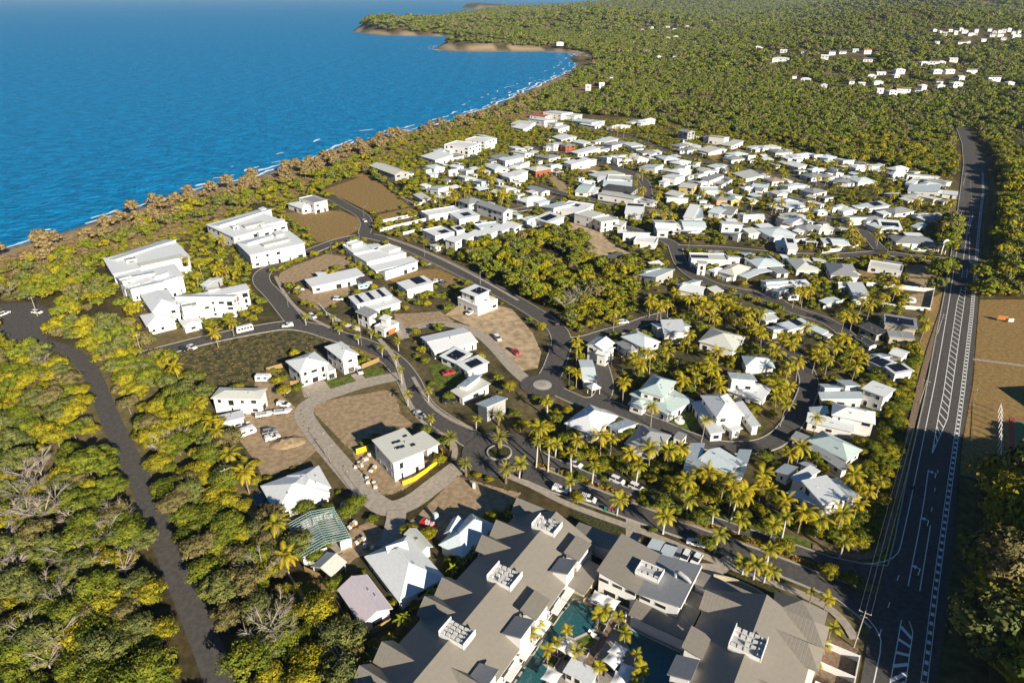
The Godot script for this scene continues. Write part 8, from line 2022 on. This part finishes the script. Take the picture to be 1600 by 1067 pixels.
	for q in [[82.8, -42.4, 2.6, 2.4], [95.4, -37.5, 2.2, 1.8], [88.2, -37.6, 1.6, 1.4], [97.3, -34.4, 1.3, 1.2], [92.0, -46.9, 2.4, 1.2], [83.0, -46.9, 2.4, 1.2]]:
		var t := thing("planter", "low square planter with dark soil by the resort pools", "planter", gr * Vector3(q[0], 0.13, q[1]), turn, "planters by the resort pools")
		for s in [-1, 1]:
			bar("edge", M.kerb, t, Vector3(s * q[2] * 0.5, 0.25, 0), Vector3(0.16, 0.5, q[3] + 0.16))
			bar("edge", M.kerb, t, Vector3(0, 0.245, s * q[3] * 0.5), Vector3(q[2] - 0.16, 0.49, 0.16))
		bar("soil", M.garden, t, Vector3(0, 0.18, 0), Vector3(q[2] - 0.16, 0.36, q[3] - 0.16))
	var cm := sail_mesh(1.65)
	for q in [[100.4, -40.6], [100.6, -37.7], [90.4, -31.4], [87.8, -31.4], [87.0, -28.1], [78.3, -39.9], [84.6, -28.3], [85.7, -41.5], [85.7, -39.4]]:
		var t := thing("sun_umbrella", "square white sun umbrella on the restaurant terrace" if q[0] > 99 else "square white sun umbrella beside the resort pools", "umbrella", gr * Vector3(q[0], 0.13, q[1]), turn + rng.randf_range(-0.25, 0.25), "sun umbrellas of the resort")
		part("canopy", cm, M.white, t, Transform3D(Basis.IDENTITY, Vector3(0, 2.5, 0)))
		part("mast", cyl(0.04, 0.04, 2.7, 6), M.steel, t, Transform3D(Basis.IDENTITY, Vector3(0, 1.35, 0)))
		for s in [-0.8, 0.8]:
			bar("table", M.black, t, Vector3(s, 0.45, 0.3), Vector3(0.9, 0.08, 0.7))
			bar("seat", M.black, t, Vector3(s, 0.25, -0.7), Vector3(0.8, 0.5, 0.5))
	var bt := thing("pool_bar", "white flat-roofed bar building between the resort pools", "building", gr * Vector3(82.0, 0.13, -35.5), turn)
	part("roof", roof_mesh(3.7, 6.0, "S", 0.3), M.roof_w, bt, Transform3D(Basis.IDENTITY, Vector3(0, 2.9, 0)))
	part("wall", wall_mesh(3.7, 6.0, 2.9, "S", 0.3, 0.45), M.wall_w, bt)
	for z in [-1.8, 0.0, 1.8]: add_window(bt, Transform3D(Basis(Vector3.UP, -PI * 0.5), Vector3(-1.4, 1.6, z)), 1.2, 1.4, true)
	for q in [[76.0, -46.7], [78.0, -46.7], [88.5, -46.9], [90.0, -46.9], [95.4, -46.9], [96.6, -46.9], [92.6, -37.4], [93.1, -38.2]]:
		var t := thing("sun_lounger", "dark sun lounger at the edge of the resort pool" if q[1] < -40 else "white sun lounger on the small pool lawn", "sun lounger", gr * Vector3(q[0], 0.14, q[1]), turn, "sun loungers of the resort")
		var m: Material = M.black if q[1] < -40 else M.white
		bar("seat", m, t, Vector3(0, 0.32, 0.2), Vector3(0.65, 0.1, 1.3))
		part("backrest", unit_box, m, t, Transform3D(Basis(Vector3.RIGHT, 0.7).scaled_local(Vector3(0.65, 0.1, 0.8)), Vector3(0, 0.58, -0.7)))
		for s in [-0.25, 0.25]:
			for zz in [-0.4, 0.7]: bar("leg", m, t, Vector3(s, 0.15, zz), Vector3(0.06, 0.3, 0.06))
	for q in [[121.6, -35.9], [121.5, -32.6]]:
		var t := thing("shade_sail", "pale blue square shade sail over the resort parking", "shade sail", gr * Vector3(q[0], 0.1, q[1]), turn, "shade sails over the resort parking")
		part("canopy", roof_mesh(4.2, 3.1, "S", 0.4, 0.06), M.roof_b, t, Transform3D(Basis.IDENTITY, Vector3(0, 2.7, 0)))
		for sx in [-2.0, 2.0]:
			for sz in [-1.4, 1.4]: part("post", cyl(0.06, 0.06, 2.7, 6), M.steel, t, Transform3D(Basis.IDENTITY, Vector3(sx, 1.33, sz)))
	var cw := thing("garden_wall", "curved tan garden wall beside the resort forecourt", "wall", Vector3.ZERO, 0.0)
	part("wall", kerb_line(round_off(loc.call([[121.2, -21.5], [122.3, -18], [122.4, -14.8], [121.9, -11.5], [121.0, -9.0]]), 2), func(_m: Vector2) -> bool: return false, 1.9), M.wall_c, cw)
	var cw2 := thing("garden_wall", "curved tan garden wall beside the resort entrance bed", "wall", Vector3.ZERO, 0.0)
	part("wall", kerb_line(round_off(loc.call([[118.0, -54.0], [119.4, -50], [119.8, -46], [119.2, -42.5]]), 2), func(_m: Vector2) -> bool: return false, 1.6), M.wall_c, cw2)
	var aw := thing("red_awning", "bright red awning beside the eastern resort wing", "awning", gr * Vector3(121.6, 0.1, -5.0), turn)
	part("canopy", roof_mesh(1.6, 4.2, "S", 0.5, 0.06), M.red, aw, Transform3D(Basis.IDENTITY, Vector3(0, 2.2, 0)))
	for s in [-1.9, 1.9]: bar("post", M.steel, aw, Vector3(0.5, 1.1, s), Vector3(0.08, 2.2, 0.08))


func sail_mesh(r: float) -> ArrayMesh:
	var a := Acc.new()
	var n := 8
	var f := func(i: int, j: int) -> Vector3:
		var x := i / float(n) * 2.0 - 1.0
		var z := j / float(n) * 2.0 - 1.0
		var pull_x := 1.0 - 0.14 * (1.0 - x * x) * absf(z) * absf(z)
		var pull_z := 1.0 - 0.14 * (1.0 - z * z) * absf(x) * absf(x)
		return Vector3(x * r * pull_z, 0.55 * exp(-(x * x + z * z) * 2.2) + 0.05, z * r * pull_x)
	for i in n:
		for j in n: a.face([f.call(i, j + 1), f.call(i + 1, j + 1), f.call(i + 1, j), f.call(i, j)])
	return a.mesh()


# ------------------------------------------------------------------ vehicles
func hull(profile: Array, half: float, tuck: float) -> ArrayMesh:      # side outline [x, y, narrowing] counter-clockwise from the rear bottom
	var a := Acc.new()
	var n := profile.size()
	var l := []
	var r := []
	for p in profile:
		l.append(Vector3(p[0], p[1], -(half - tuck * p[2]))); r.append(Vector3(p[0], p[1], half - tuck * p[2]))
	for k in n:
		var j := (k + 1) % n
		a.face([r[k], l[k], l[j], r[j]] if false else [r[j], l[j], l[k], r[k]])
	var m := Vector3.ZERO
	for q in r: m += q / n
	for k in n:
		var j := (k + 1) % n
		a.face([m, r[k], r[j]])
		a.face([Vector3(m.x, m.y, -m.z), l[j], l[k]])
	return a.mesh()


func make_cars() -> void:
	var body := hull([[-2.2, 0.35, 0], [2.15, 0.35, 0], [2.25, 0.75, 0.3], [1.3, 0.98, 0.2], [-2.1, 1.02, 0.2], [-2.28, 0.7, 0.2]], 0.9, 0.25)
	var cab_suv := hull([[-2.05, 1.0, 0], [1.2, 0.98, 0], [0.45, 1.58, 1], [-1.85, 1.62, 1]], 0.8, 0.14)
	var cab_sedan := hull([[-1.7, 1.0, 0], [1.1, 0.98, 0], [0.3, 1.42, 1], [-0.95, 1.44, 1]], 0.8, 0.16)
	var cab_hatch := hull([[-2.0, 1.0, 0], [1.1, 0.98, 0], [0.3, 1.45, 1], [-1.6, 1.46, 1]], 0.8, 0.16)
	var cab_ute := hull([[-0.6, 1.0, 0], [1.15, 0.98, 0], [0.45, 1.62, 1], [-0.45, 1.64, 1]], 0.8, 0.14)
	var canopy := hull([[-2.15, 1.0, 0], [-0.7, 1.0, 0], [-0.68, 1.6, 0.6], [-2.05, 1.6, 0.6]], 0.84, 0.1)
	var bus := hull([[-3.2, 0.4, 0], [3.2, 0.4, 0], [3.25, 1.3, 0.2], [3.0, 2.5, 1], [-3.1, 2.55, 1]], 1.0, 0.12)
	var van := hull([[-2.6, 0.5, 0], [2.3, 0.5, 0], [2.6, 1.3, 0.2], [2.2, 2.45, 0.8], [-2.5, 2.5, 0.8]], 1.15, 0.15)
	var keel := hull([[-2.6, 0.9, 0.6], [1.6, 0.7, 1.2], [3.2, 1.45, 3.6], [2.6, 1.5, 0.8], [-2.6, 1.5, 0]], 1.1, 0.28)
	for q in CARS:
		var kind: String = q[3]
		var paint: Material = M["car_" + q[4]]
		var called: String = {"suv": "parked_car", "sedan": "car", "hatch": "hatchback", "ute": "utility_truck", "bus": "minibus", "caravan": "caravan", "boat": "trailer_boat"}[kind]
		var t := thing(called, q[5], {"bus": "bus", "caravan": "caravan", "boat": "boat"}.get(kind, "car"), Vector3(q[0], 0.24, q[1]), q[2], "cars and boats about the town")
		var wheel_x := [-1.35, 1.35]
		var wy := 0.33
		if kind == "bus":
			part("body", bus, paint, t)
			for s in [-1.0, 1.0]:
				for k in 5: bar("window", M.pane, t, Vector3(-2.4 + k * 1.15, 1.75, s * 0.97), Vector3(0.95, 0.7, 0.06))
			part("windscreen", unit_box, M.pane, t, Transform3D(Basis(Vector3.BACK, 0.2).scaled_local(Vector3(0.06, 0.9, 1.6)), Vector3(3.13, 1.9, 0)))
			wheel_x = [-2.0, 2.1]
		elif kind == "caravan":
			part("body", van, paint, t)
			for s in [-1.0, 1.0]:
				for k in 2: bar("window", M.pane, t, Vector3(-1.2 + k * 2.2, 1.7, s * 1.11), Vector3(1.1, 0.6, 0.06))
			bar("roof_hatch", M.garage_w, t, Vector3(0, 2.55, 0), Vector3(0.8, 0.14, 0.8))
			bar("drawbar", M.black, t, Vector3(3.1, 0.55, 0), Vector3(1.2, 0.1, 0.1))
			wheel_x = [-0.5, 0.4]
		elif kind == "boat":
			part("hull", keel, paint, t)
			bar("cockpit", M.wall_g, t, Vector3(-0.9, 1.45, 0), Vector3(2.6, 0.14, 1.5))
			part("windscreen", unit_box, M.pane, t, Transform3D(Basis(Vector3.BACK, -0.5).scaled_local(Vector3(0.06, 0.6, 1.5)), Vector3(0.6, 1.75, 0)))
			bar("outboard_motor", M.black, t, Vector3(-2.8, 1.5, 0), Vector3(0.45, 0.9, 0.4))
			bar("trailer_beam", M.steel, t, Vector3(0.4, 0.55, 0), Vector3(6.2, 0.12, 0.14))
			wheel_x = [-1.2, -0.4]
		else:
			part("body", body, paint, t)
			part("cabin", {"suv": cab_suv, "sedan": cab_sedan, "hatch": cab_hatch, "ute": cab_ute}[kind], M.pane, t)
			var top: Array = {"suv": [-0.7, 1.61, 2.25], "sedan": [-0.32, 1.435, 1.2], "hatch": [-0.65, 1.46, 1.85], "ute": [0.0, 1.635, 0.86]}[kind]
			bar("roof_panel", paint, t, Vector3(top[0], top[1], 0), Vector3(top[2], 0.05, 1.3))
			for s in [-1.0, 1.0]:
				part("pillar", unit_box, paint, t, Transform3D(Basis(Vector3.RIGHT, -s * 0.2).scaled_local(Vector3(0.14, 0.56 if kind != "sedan" else 0.42, 0.05)), Vector3(-0.35, 1.28 if kind != "sedan" else 1.2, s * 0.74)))
				bar("headlight", M.frame, t, Vector3(2.2, 0.72, s * 0.62), Vector3(0.1, 0.16, 0.34))
				bar("tail_light", M.red, t, Vector3(-2.22, 0.82, s * 0.66), Vector3(0.08, 0.2, 0.24))
			if kind == "ute":
				part("canopy", canopy, paint, t)
				for s in [-0.5, 0.0, 0.5]: bar("roof_rack", M.steel, t, Vector3(-1.4 + s, 1.68, 0), Vector3(0.06, 0.06, 1.4))
		for x in wheel_x:
			for s in [-1.0, 1.0]:
				var wl := part("wheel", cyl(0.34, 0.34, 0.24, 14), M.rubber, t, Transform3D(Basis(Vector3.RIGHT, PI * 0.5), Vector3(x, wy, s * 0.82)))
				part("rim", cyl(0.2, 0.2, 0.26, 10), M.steel, wl)
	var mb := thing("motorcycle", "dark motorcycle with its rider on the highway", "motorcycle", Vector3(MOTORBIKE[0], 0.24, MOTORBIKE[1]), 1.75)
	for x in [-0.7, 0.7]: part("wheel", cyl(0.32, 0.32, 0.14, 14), M.rubber, mb, Transform3D(Basis(Vector3.RIGHT, PI * 0.5), Vector3(x, 0.32, 0)))
	part("body", hull([[-0.8, 0.55, 0.5], [0.5, 0.5, 0.5], [0.62, 0.95, 0.5], [0.0, 0.95, 0], [-0.9, 0.85, 0.5]], 0.2, 0.1), M.car_k, mb)
	bar("handlebar", M.steel, mb, Vector3(0.5, 1.05, 0), Vector3(0.06, 0.05, 0.75))
	part("rider", rider_mesh(), M.black, mb)


func rider_mesh() -> ArrayMesh:
	var a := Acc.new()
	a.tube([Vector3(-0.35, 0.85, 0), Vector3(-0.25, 1.1, 0), Vector3(-0.08, 1.38, 0), Vector3(-0.02, 1.5, 0), Vector3(0.02, 1.58, 0), Vector3(0.03, 1.7, 0), Vector3(0.03, 1.82, 0), Vector3(0.03, 1.86, 0)], [0.19, 0.18, 0.21, 0.1, 0.11, 0.15, 0.12, 0.02], 9)
	for s in [-1.0, 1.0]:
		a.tube([Vector3(-0.08, 1.38, s * 0.18), Vector3(0.15, 1.15, s * 0.32), Vector3(0.48, 1.08, s * 0.32)], [0.08, 0.06, 0.045], 6)
		a.tube([Vector3(-0.32, 0.9, s * 0.12), Vector3(0.12, 0.82, s * 0.26), Vector3(-0.1, 0.4, s * 0.24), Vector3(0.1, 0.34, s * 0.24)], [0.12, 0.09, 0.06, 0.05], 6)
	return a.mesh()


# ------------------------------------------------------------------ poles, fences and small things
func make_poles() -> void:
	var post := Acc.new()
	post.tube([Vector3(0, -0.2, 0), Vector3(0, 0.5, 0), Vector3(0, 1.0, 0)], [0.17, 0.14, 0.10], 8)
	var pm := post.mesh()
	var tops := []
	for k in POWER.size():
		var q: Array = POWER[k]
		var other: Array = POWER[k + 1] if k != 5 and k != POWER.size() - 1 else POWER[k - 1]
		var d := Vector2(other[0] - q[0], other[1] - q[1])
		var turn := atan2(-d.y, d.x)
		var t := thing("power_pole", "timber power pole with a crossarm beside the highway verge" if k < 6 else "timber power pole with a crossarm at the edge of the bush", "utility pole", Vector3(q[0], 0, q[1]), turn, "power poles")
		part("post", pm, M.pole_wood, t, Transform3D(Basis.from_scale(Vector3(1, q[2], 1)), Vector3.ZERO))
		bar("crossarm", M.pole_wood, t, Vector3(0.12, q[2] - 0.45, 0), Vector3(0.14, 0.14, 2.3))
		if k < 3: bar("lower_crossarm", M.pole_wood, t, Vector3(0.12, q[2] - 1.5, 0), Vector3(0.12, 0.12, 1.3))
		var ends := []
		for s in [-1.05, 0.0, 1.05]:
			part("insulator", cyl(0.06, 0.05, 0.24, 8), M.white, t, Transform3D(Basis.IDENTITY, Vector3(0.12, q[2] - 0.26 + (0.2 if s == 0.0 else 0.0), s)))
			ends.append(Vector3(q[0], q[2] - 0.14, q[1]) + Basis(Vector3.UP, turn) * Vector3(0.12, 0, s))
		tops.append(ends)
	for k in POWER.size() - 1:
		if k == 5: continue
		var t := thing("power_line", "thin power lines strung between two poles %s" % ("along the highway" if k < 5 else "along the bush edge"), "power lines", Vector3.ZERO, 0.0, "power lines")
		for j in 3:
			var a := Acc.new()
			var p: Vector3 = tops[k][j]
			var q: Vector3 = tops[k + 1][j]
			var pts := []
			var rad := []
			for i in 13:
				var u := i / 12.0
				pts.append(p.lerp(q, u) - Vector3(0, 4.0 * u * (1 - u) * 0.9, 0)); rad.append(0.012)
			a.tube(pts, rad, 4)
			part("wire", a.mesh(), M.lamp_metal, t)
	for q in LAMPS:
		var t := thing("street_lamp", "slim grey street lamp with a short arm at the kerb", "street lamp", Vector3(q[0], 0.1, q[1]), fmod(q[0] * 1.7, TAU), "street lamps")
		part("pole", cyl(0.09, 0.05, 6.2, 7), M.lamp_metal, t, Transform3D(Basis.IDENTITY, Vector3(0, 3.0, 0)))
		part("arm", cyl(0.035, 0.03, 1.3, 6), M.lamp_metal, t, Transform3D(Basis(Vector3.BACK, -1.3), Vector3(0.6, 6.2, 0)))
		bar("lamp_head", M.frame, t, Vector3(1.35, 6.36, 0), Vector3(0.55, 0.1, 0.22))


func make_fences() -> void:
	for q in FENCES:
		var p := v2(q[0])
		var solid: bool = q[1] == "white"
		var t := thing("boundary_wall" if solid else "fence", q[3], "wall" if solid else "fence", Vector3(p[0].x, 0, p[0].y))
		for k in p.size() - 1:
			var d := p[k + 1] - p[k]
			var n := maxi(1, int(round(d.length() / 2.4)))
			for j in n:
				var c := p[k] + d * ((j + 0.5) / n) - p[0]
				var turn := atan2(-d.y, d.x)
				bar("wall_panel" if solid else "fence_panel", M[q[1]], t, Vector3(c.x, q[2] * 0.5, c.y), Vector3(d.length() / n - (0.0 if solid else 0.1), q[2], 0.16 if solid else 0.05), turn)
				var e := p[k] + d * (j / float(n)) - p[0]
				bar("pier" if solid else "post", M[q[1]], t, Vector3(e.x, q[2] * 0.52, e.y), Vector3(0.26 if solid else 0.12, q[2] * 1.04, 0.26 if solid else 0.12), turn)


func make_small_things() -> void:
	rng.seed = 64
	# house with an open roof frame
	var f: Array = FRAME
	var t := thing("unfinished_house", "house under construction with white walls and an open steel roof frame", "building", Vector3(f[0], 0, f[1]), f[2])
	var L: float = f[3]
	var W: float = f[4]
	for s in [-1.0, 1.0]:
		var n := int(L / 2.6)
		for k in n:
			if (k * 7 + int(s)) % 4 == 2: continue
			bar("wall_panel", M.wall_w, t, Vector3(-L * 0.5 + (k + 0.5) * L / n, 1.4, s * (W * 0.5 - 0.5)), Vector3(L / n, 2.8, 0.2))
		var m := int(W / 2.6)
		for k in m:
			if (k * 5 + int(s)) % 4 == 1: continue
			bar("wall_panel", M.wall_w, t, Vector3(s * (L * 0.5 - 0.5), 1.39, -W * 0.5 + (k + 0.5) * W / m), Vector3(0.2, 2.78, W / m - 0.24))
	bar("slab", M.concrete, t, Vector3(0, 0.12, 0), Vector3(L, 0.24, W))
	for s in [-1.0, 1.0]: bar("eave_beam", M.frame_steel, t, Vector3(0, 2.95, s * W * 0.48), Vector3(L, 0.2, 0.16))
	bar("ridge_beam", M.frame_steel, t, Vector3(0, 4.3, 0), Vector3(L, 0.2, 0.16))
	var n := int(L / 0.85)
	var sl := atan2(1.3, W * 0.5)
	for k in n + 1:
		for s in [-1.0, 1.0]:
			part("rafter", unit_box, M.frame_steel, t, Transform3D(Basis(Vector3.RIGHT, s * sl).scaled_local(Vector3(0.14, 0.16, W * 0.5 / cos(sl))), Vector3(-L * 0.5 + k * L / n, 3.72, s * W * 0.25)))
	for k in 7:
		for s in [-1.0, 1.0]:
			var u := (k + 0.5) / 7.0
			bar("batten", M.frame_steel, t, Vector3(0, 3.1 + 1.3 * (1 - u) + 0.12, s * W * 0.5 * u), Vector3(L, 0.07, 0.09))
	for q in THINGS:
		var at := Vector3(q[1], 0.1, q[2])
		var turn: float = q[3]
		match q[0]:
			"skip":
				var o := thing("skip_bin", "red skip bin heaped with white rubble", "bin", at, turn)
				part("tub", hull([[-1.5, 0.1, 0.6], [1.5, 0.1, 0.6], [2.0, 1.3, 0], [-2.0, 1.3, 0]], 1.0, 0.3), M.red, o)
				for k in 12: bar("rubble", M.garage_w, o, Vector3(rng.randf_range(-1.5, 1.5), 1.35, rng.randf_range(-0.7, 0.7)), Vector3(rng.randf_range(0.3, 0.7), 0.35, rng.randf_range(0.3, 0.6)), rng.randf() * 3)
			"toilet":
				var o := thing("portable_toilet", "pale blue portable toilet cabin on the vacant lot", "toilet", at, turn)
				bar("cabin", M.car_b, o, Vector3(0, 1.1, 0), Vector3(1.1, 2.2, 1.1))
				part("roof", hull([[-0.58, 2.2, 0], [0.58, 2.2, 0], [0.4, 2.4, 1], [-0.4, 2.4, 1]], 0.58, 0.18), M.frame, o)
				bar("door", M.garage_w, o, Vector3(0.56, 1.05, 0), Vector3(0.04, 1.9, 0.7))
			"pod":
				var o := thing("kiosk", "slim white service kiosk on the vacant lot", "kiosk", at, turn)
				bar("cabinet", M.white, o, Vector3(0, 0.8, 0), Vector3(0.7, 1.6, 0.7))
				bar("cap", M.frame, o, Vector3(0, 1.64, 0), Vector3(0.8, 0.08, 0.8))
			"bins":
				for k in 3:
					var o := thing("wheelie_bin", ["dark wheelie bin with a teal lid on the boulevard kerb", "wheelie bin with a magenta lid on the boulevard kerb", "wheelie bin with a magenta lid on the boulevard kerb"][k], "bin", at + Vector3(k * 0.95, 0, k * 0.42), turn, "wheelie bins on the kerb")
					part("tub", hull([[-0.3, 0.1, 0.6], [0.3, 0.1, 0.6], [0.38, 1.0, 0], [-0.38, 1.0, 0]], 0.36, 0.1), M.teal_bin, o)
					bar("lid", M.pink_bin if k else M.teal_bin, o, Vector3(0, 1.04, 0), Vector3(0.82, 0.09, 0.78))
			"mound":
				var o := thing("soil_mound", "brown heap of soil in the caravan yard", "soil heap", at, turn)
				var a := Acc.new()
				for i in 8:
					for j in 16:
						var g := func(ii: int, jj: int) -> Vector3:
							var th := TAU * (jj % 16) / 16.0
							var rr := ii / 8.0
							var hh := (1.0 - rr * rr) * 1.5 * (0.8 + 0.35 * noise.get_noise_2d(cos(th) * rr * 120, sin(th) * rr * 120))
							return Vector3(cos(th) * rr * 5.5, hh, sin(th) * rr * 3.2)
						a.face([g.call(i, j + 1), g.call(i + 1, j + 1), g.call(i + 1, j), g.call(i, j)])
				part("heap", up_facing(a), M.dirt, o)
			"stack":
				var o := thing("building_supplies", "pile of boards and sheeted pallets on the building site", "building supplies", at, turn, "building supplies on the sites")
				for k in 3: bar("pallet", M.timber, o, Vector3(k * 0.9 - 0.9, 0.08, rng.randf_range(-0.3, 0.3)), Vector3(0.85, 0.16, 1.1))
				for k in 3: bar("bundle", [M.white, M.timber, M.frame][k], o, Vector3(k * 0.9 - 0.9, 0.16 + 0.2 + 0.1 * k, rng.randf_range(-0.3, 0.3)), Vector3(0.75, 0.4 + 0.2 * k, 1.0), 0.1 * k)
			"hoarding":
				var o := thing("hoarding", "orange and white roadside hoarding on the sports field edge", "sign", at, turn)
				bar("board", M.orange, o, Vector3(0, 1.6, 0), Vector3(3.6, 1.8, 0.1))
				bar("white_board", M.white, o, Vector3(2.9, 1.2, 0.5), Vector3(2.0, 1.4, 0.1), 0.2)
				for s in [-1.5, 1.5]: bar("post", M.steel, o, Vector3(s, 1.2, -0.08), Vector3(0.12, 2.4, 0.06))
			"tower":
				var o := thing("entry_tower", "white estate entry tower with a round pediment by the highway", "tower", at, turn)
				for sx in [-1.1, 1.1]:
					for sz in [-1.1, 1.1]: bar("leg", M.white, o, Vector3(sx, 2.4, sz), Vector3(0.35, 4.8, 0.35))
				for s in [-1.0, 1.0]: bar("beam", M.white, o, Vector3(0, 4.9, s * 1.1), Vector3(2.8, 0.3, 0.3))
				part("pediment", cyl(1.7, 1.7, 0.3, 24), M.white, o, Transform3D(Basis(Vector3.RIGHT, PI * 0.5), Vector3(0, 6.3, 1.1)))
				part("roof", hull([[-1.5, 5.05, 0], [1.5, 5.05, 0], [0, 7.0, 0.3]], 1.3, 0.5), M.frame, o)
			"fountain":
				var o := thing("garden_fountain", "white tiered fountain on a round base on the lawn", "fountain", at, turn)
				part("basin", cyl(1.5, 1.6, 0.35, 24), M.white, o, Transform3D(Basis.IDENTITY, Vector3(0, 0.18, 0)))
				part("stem", cyl(0.35, 0.25, 1.6, 12), M.white, o, Transform3D(Basis.IDENTITY, Vector3(0, 1.1, 0)))
				part("bowl", cyl(0.25, 0.75, 0.35, 18), M.white, o, Transform3D(Basis.IDENTITY, Vector3(0, 1.75, 0)))
			"yard_pool":
				var o := thing("garden_pool", "small blue swimming pool beside the white hip-roofed house", "pool", at, turn)
				bar("coping", M.kerb, o, Vector3(0, 0.1, 0), Vector3(3.4, 0.2, 5.2))
				bar("water", M.pool, o, Vector3(0, 0.12, 0), Vector3(2.8, 0.2, 4.6))
	# club building beside the field
	var cb := thing("club_house", "sports club building whose shadow lies across the field", "building", Vector3(CLUB[0], 0, CLUB[1]), 0.1)
	part("wall", wall_mesh(26, 14, 7.0, "H", 2.0, 0.5), M.wall_g, cb)
	part("roof", roof_mesh(26, 14, "H", 2.0), M.roof_g, cb, Transform3D(Basis.IDENTITY, Vector3(0, 7.0, 0)))
	# sports court beyond the highway
	var c: Array = COURT
	var ct := structure("sports_court", flat_area(v2(c[0]), 0.15), M.court, "green sports court with a red margin beyond the highway")
	var rim := v2(c[0])
	rim.append(rim[0])
	part("red_margin", ribbon(rim, 1.2, 0.157), M.court_red, ct)
	var fl := v2(c[1])
	var ft := thing("court_fence", "tall white posts and braces of the sports court fence", "fence", Vector3(fl[0].x, 0, fl[0].y))
	var ww := walk(fl, 4.2)
	for k in ww.size():
		var p := Vector3(ww[k][0].x, 0, ww[k][0].y) - ft.position
		bar("post", M.white, ft, p + Vector3(0, 1.8, 0), Vector3(0.14, 3.6, 0.14))
		part("brace", unit_box, M.white, ft, Transform3D(Basis(Vector3.BACK, 0.5).scaled_local(Vector3(0.1, 3.6, 0.1)), p + Vector3(0.85, 1.6, 0)))
		if k: 
			var o := Vector3(ww[k - 1][0].x, 0, ww[k - 1][0].y) - ft.position
			bar("rail", M.white, ft, (p + o) * 0.5 + Vector3(0, 3.4, 0), Vector3((p - o).length() - 0.15, 0.1, 0.1), atan2(-(p - o).z, (p - o).x))


# ------------------------------------------------------------------ view and light
func make_view() -> void:
	var cam := Camera3D.new()
	cam.name = "camera"
	cam.fov = 53.13
	cam.near = 0.5
	cam.far = 30000.0
	cam.position = Vector3(0, 120.0, 0)
	cam.rotation_degrees = Vector3(-27.14, 0, 0)
	add_child(cam)
	cam.current = true
	var sky := ProceduralSkyMaterial.new()
	sky.sky_top_color = lin(0.045, 0.22, 0.62)
	sky.sky_horizon_color = lin(0.28, 0.50, 0.80)
	sky.sky_curve = 0.16
	sky.ground_bottom_color = lin(0.10, 0.12, 0.13)
	sky.ground_horizon_color = lin(0.35, 0.42, 0.48)
	sky.sky_energy_multiplier = 0.47
	var env := Environment.new()
	env.background_mode = Environment.BG_SKY
	env.sky = Sky.new()
	env.sky.sky_material = sky
	env.tonemap_mode = Environment.TONE_MAPPER_LINEAR
	env.tonemap_exposure = 1.78
	env.fog_enabled = true
	env.fog_density = 0.000035
	env.fog_light_color = lin(0.55, 0.70, 0.85)
	env.sdfgi_enabled = true
	env.ssao_enabled = true
	env.ssil_enabled = true
	var we := WorldEnvironment.new()
	we.name = "world_environment"
	we.environment = env
	add_child(we)
	var sun := DirectionalLight3D.new()
	sun.name = "sun"
	sun.light_color = Color(1.0, 0.955, 0.875)
	sun.light_energy = 1.6
	sun.light_angular_distance = 0.5
	sun.shadow_enabled = true
	add_child(sun)
	# the sun stands low behind the right shoulder: shadows run away to the left
	var az := deg_to_rad(34.5)
	var el := deg_to_rad(23.5)
	sun.look_at_from_position(Vector3(sin(az) * cos(el), sin(el), cos(az) * cos(el)) * 100.0, Vector3.ZERO, Vector3.UP)


func _ready() -> void:
	noise.seed = 7
	noise.frequency = 0.02
	noise.fractal_octaves = 3
	make_view()
	make_materials()
	make_zones()
	make_terrain()
	make_streets()
	make_houses()
	make_resort()
	make_forest()
	make_palms()
	make_cars()
	make_poles()
	make_fences()
	make_small_things()
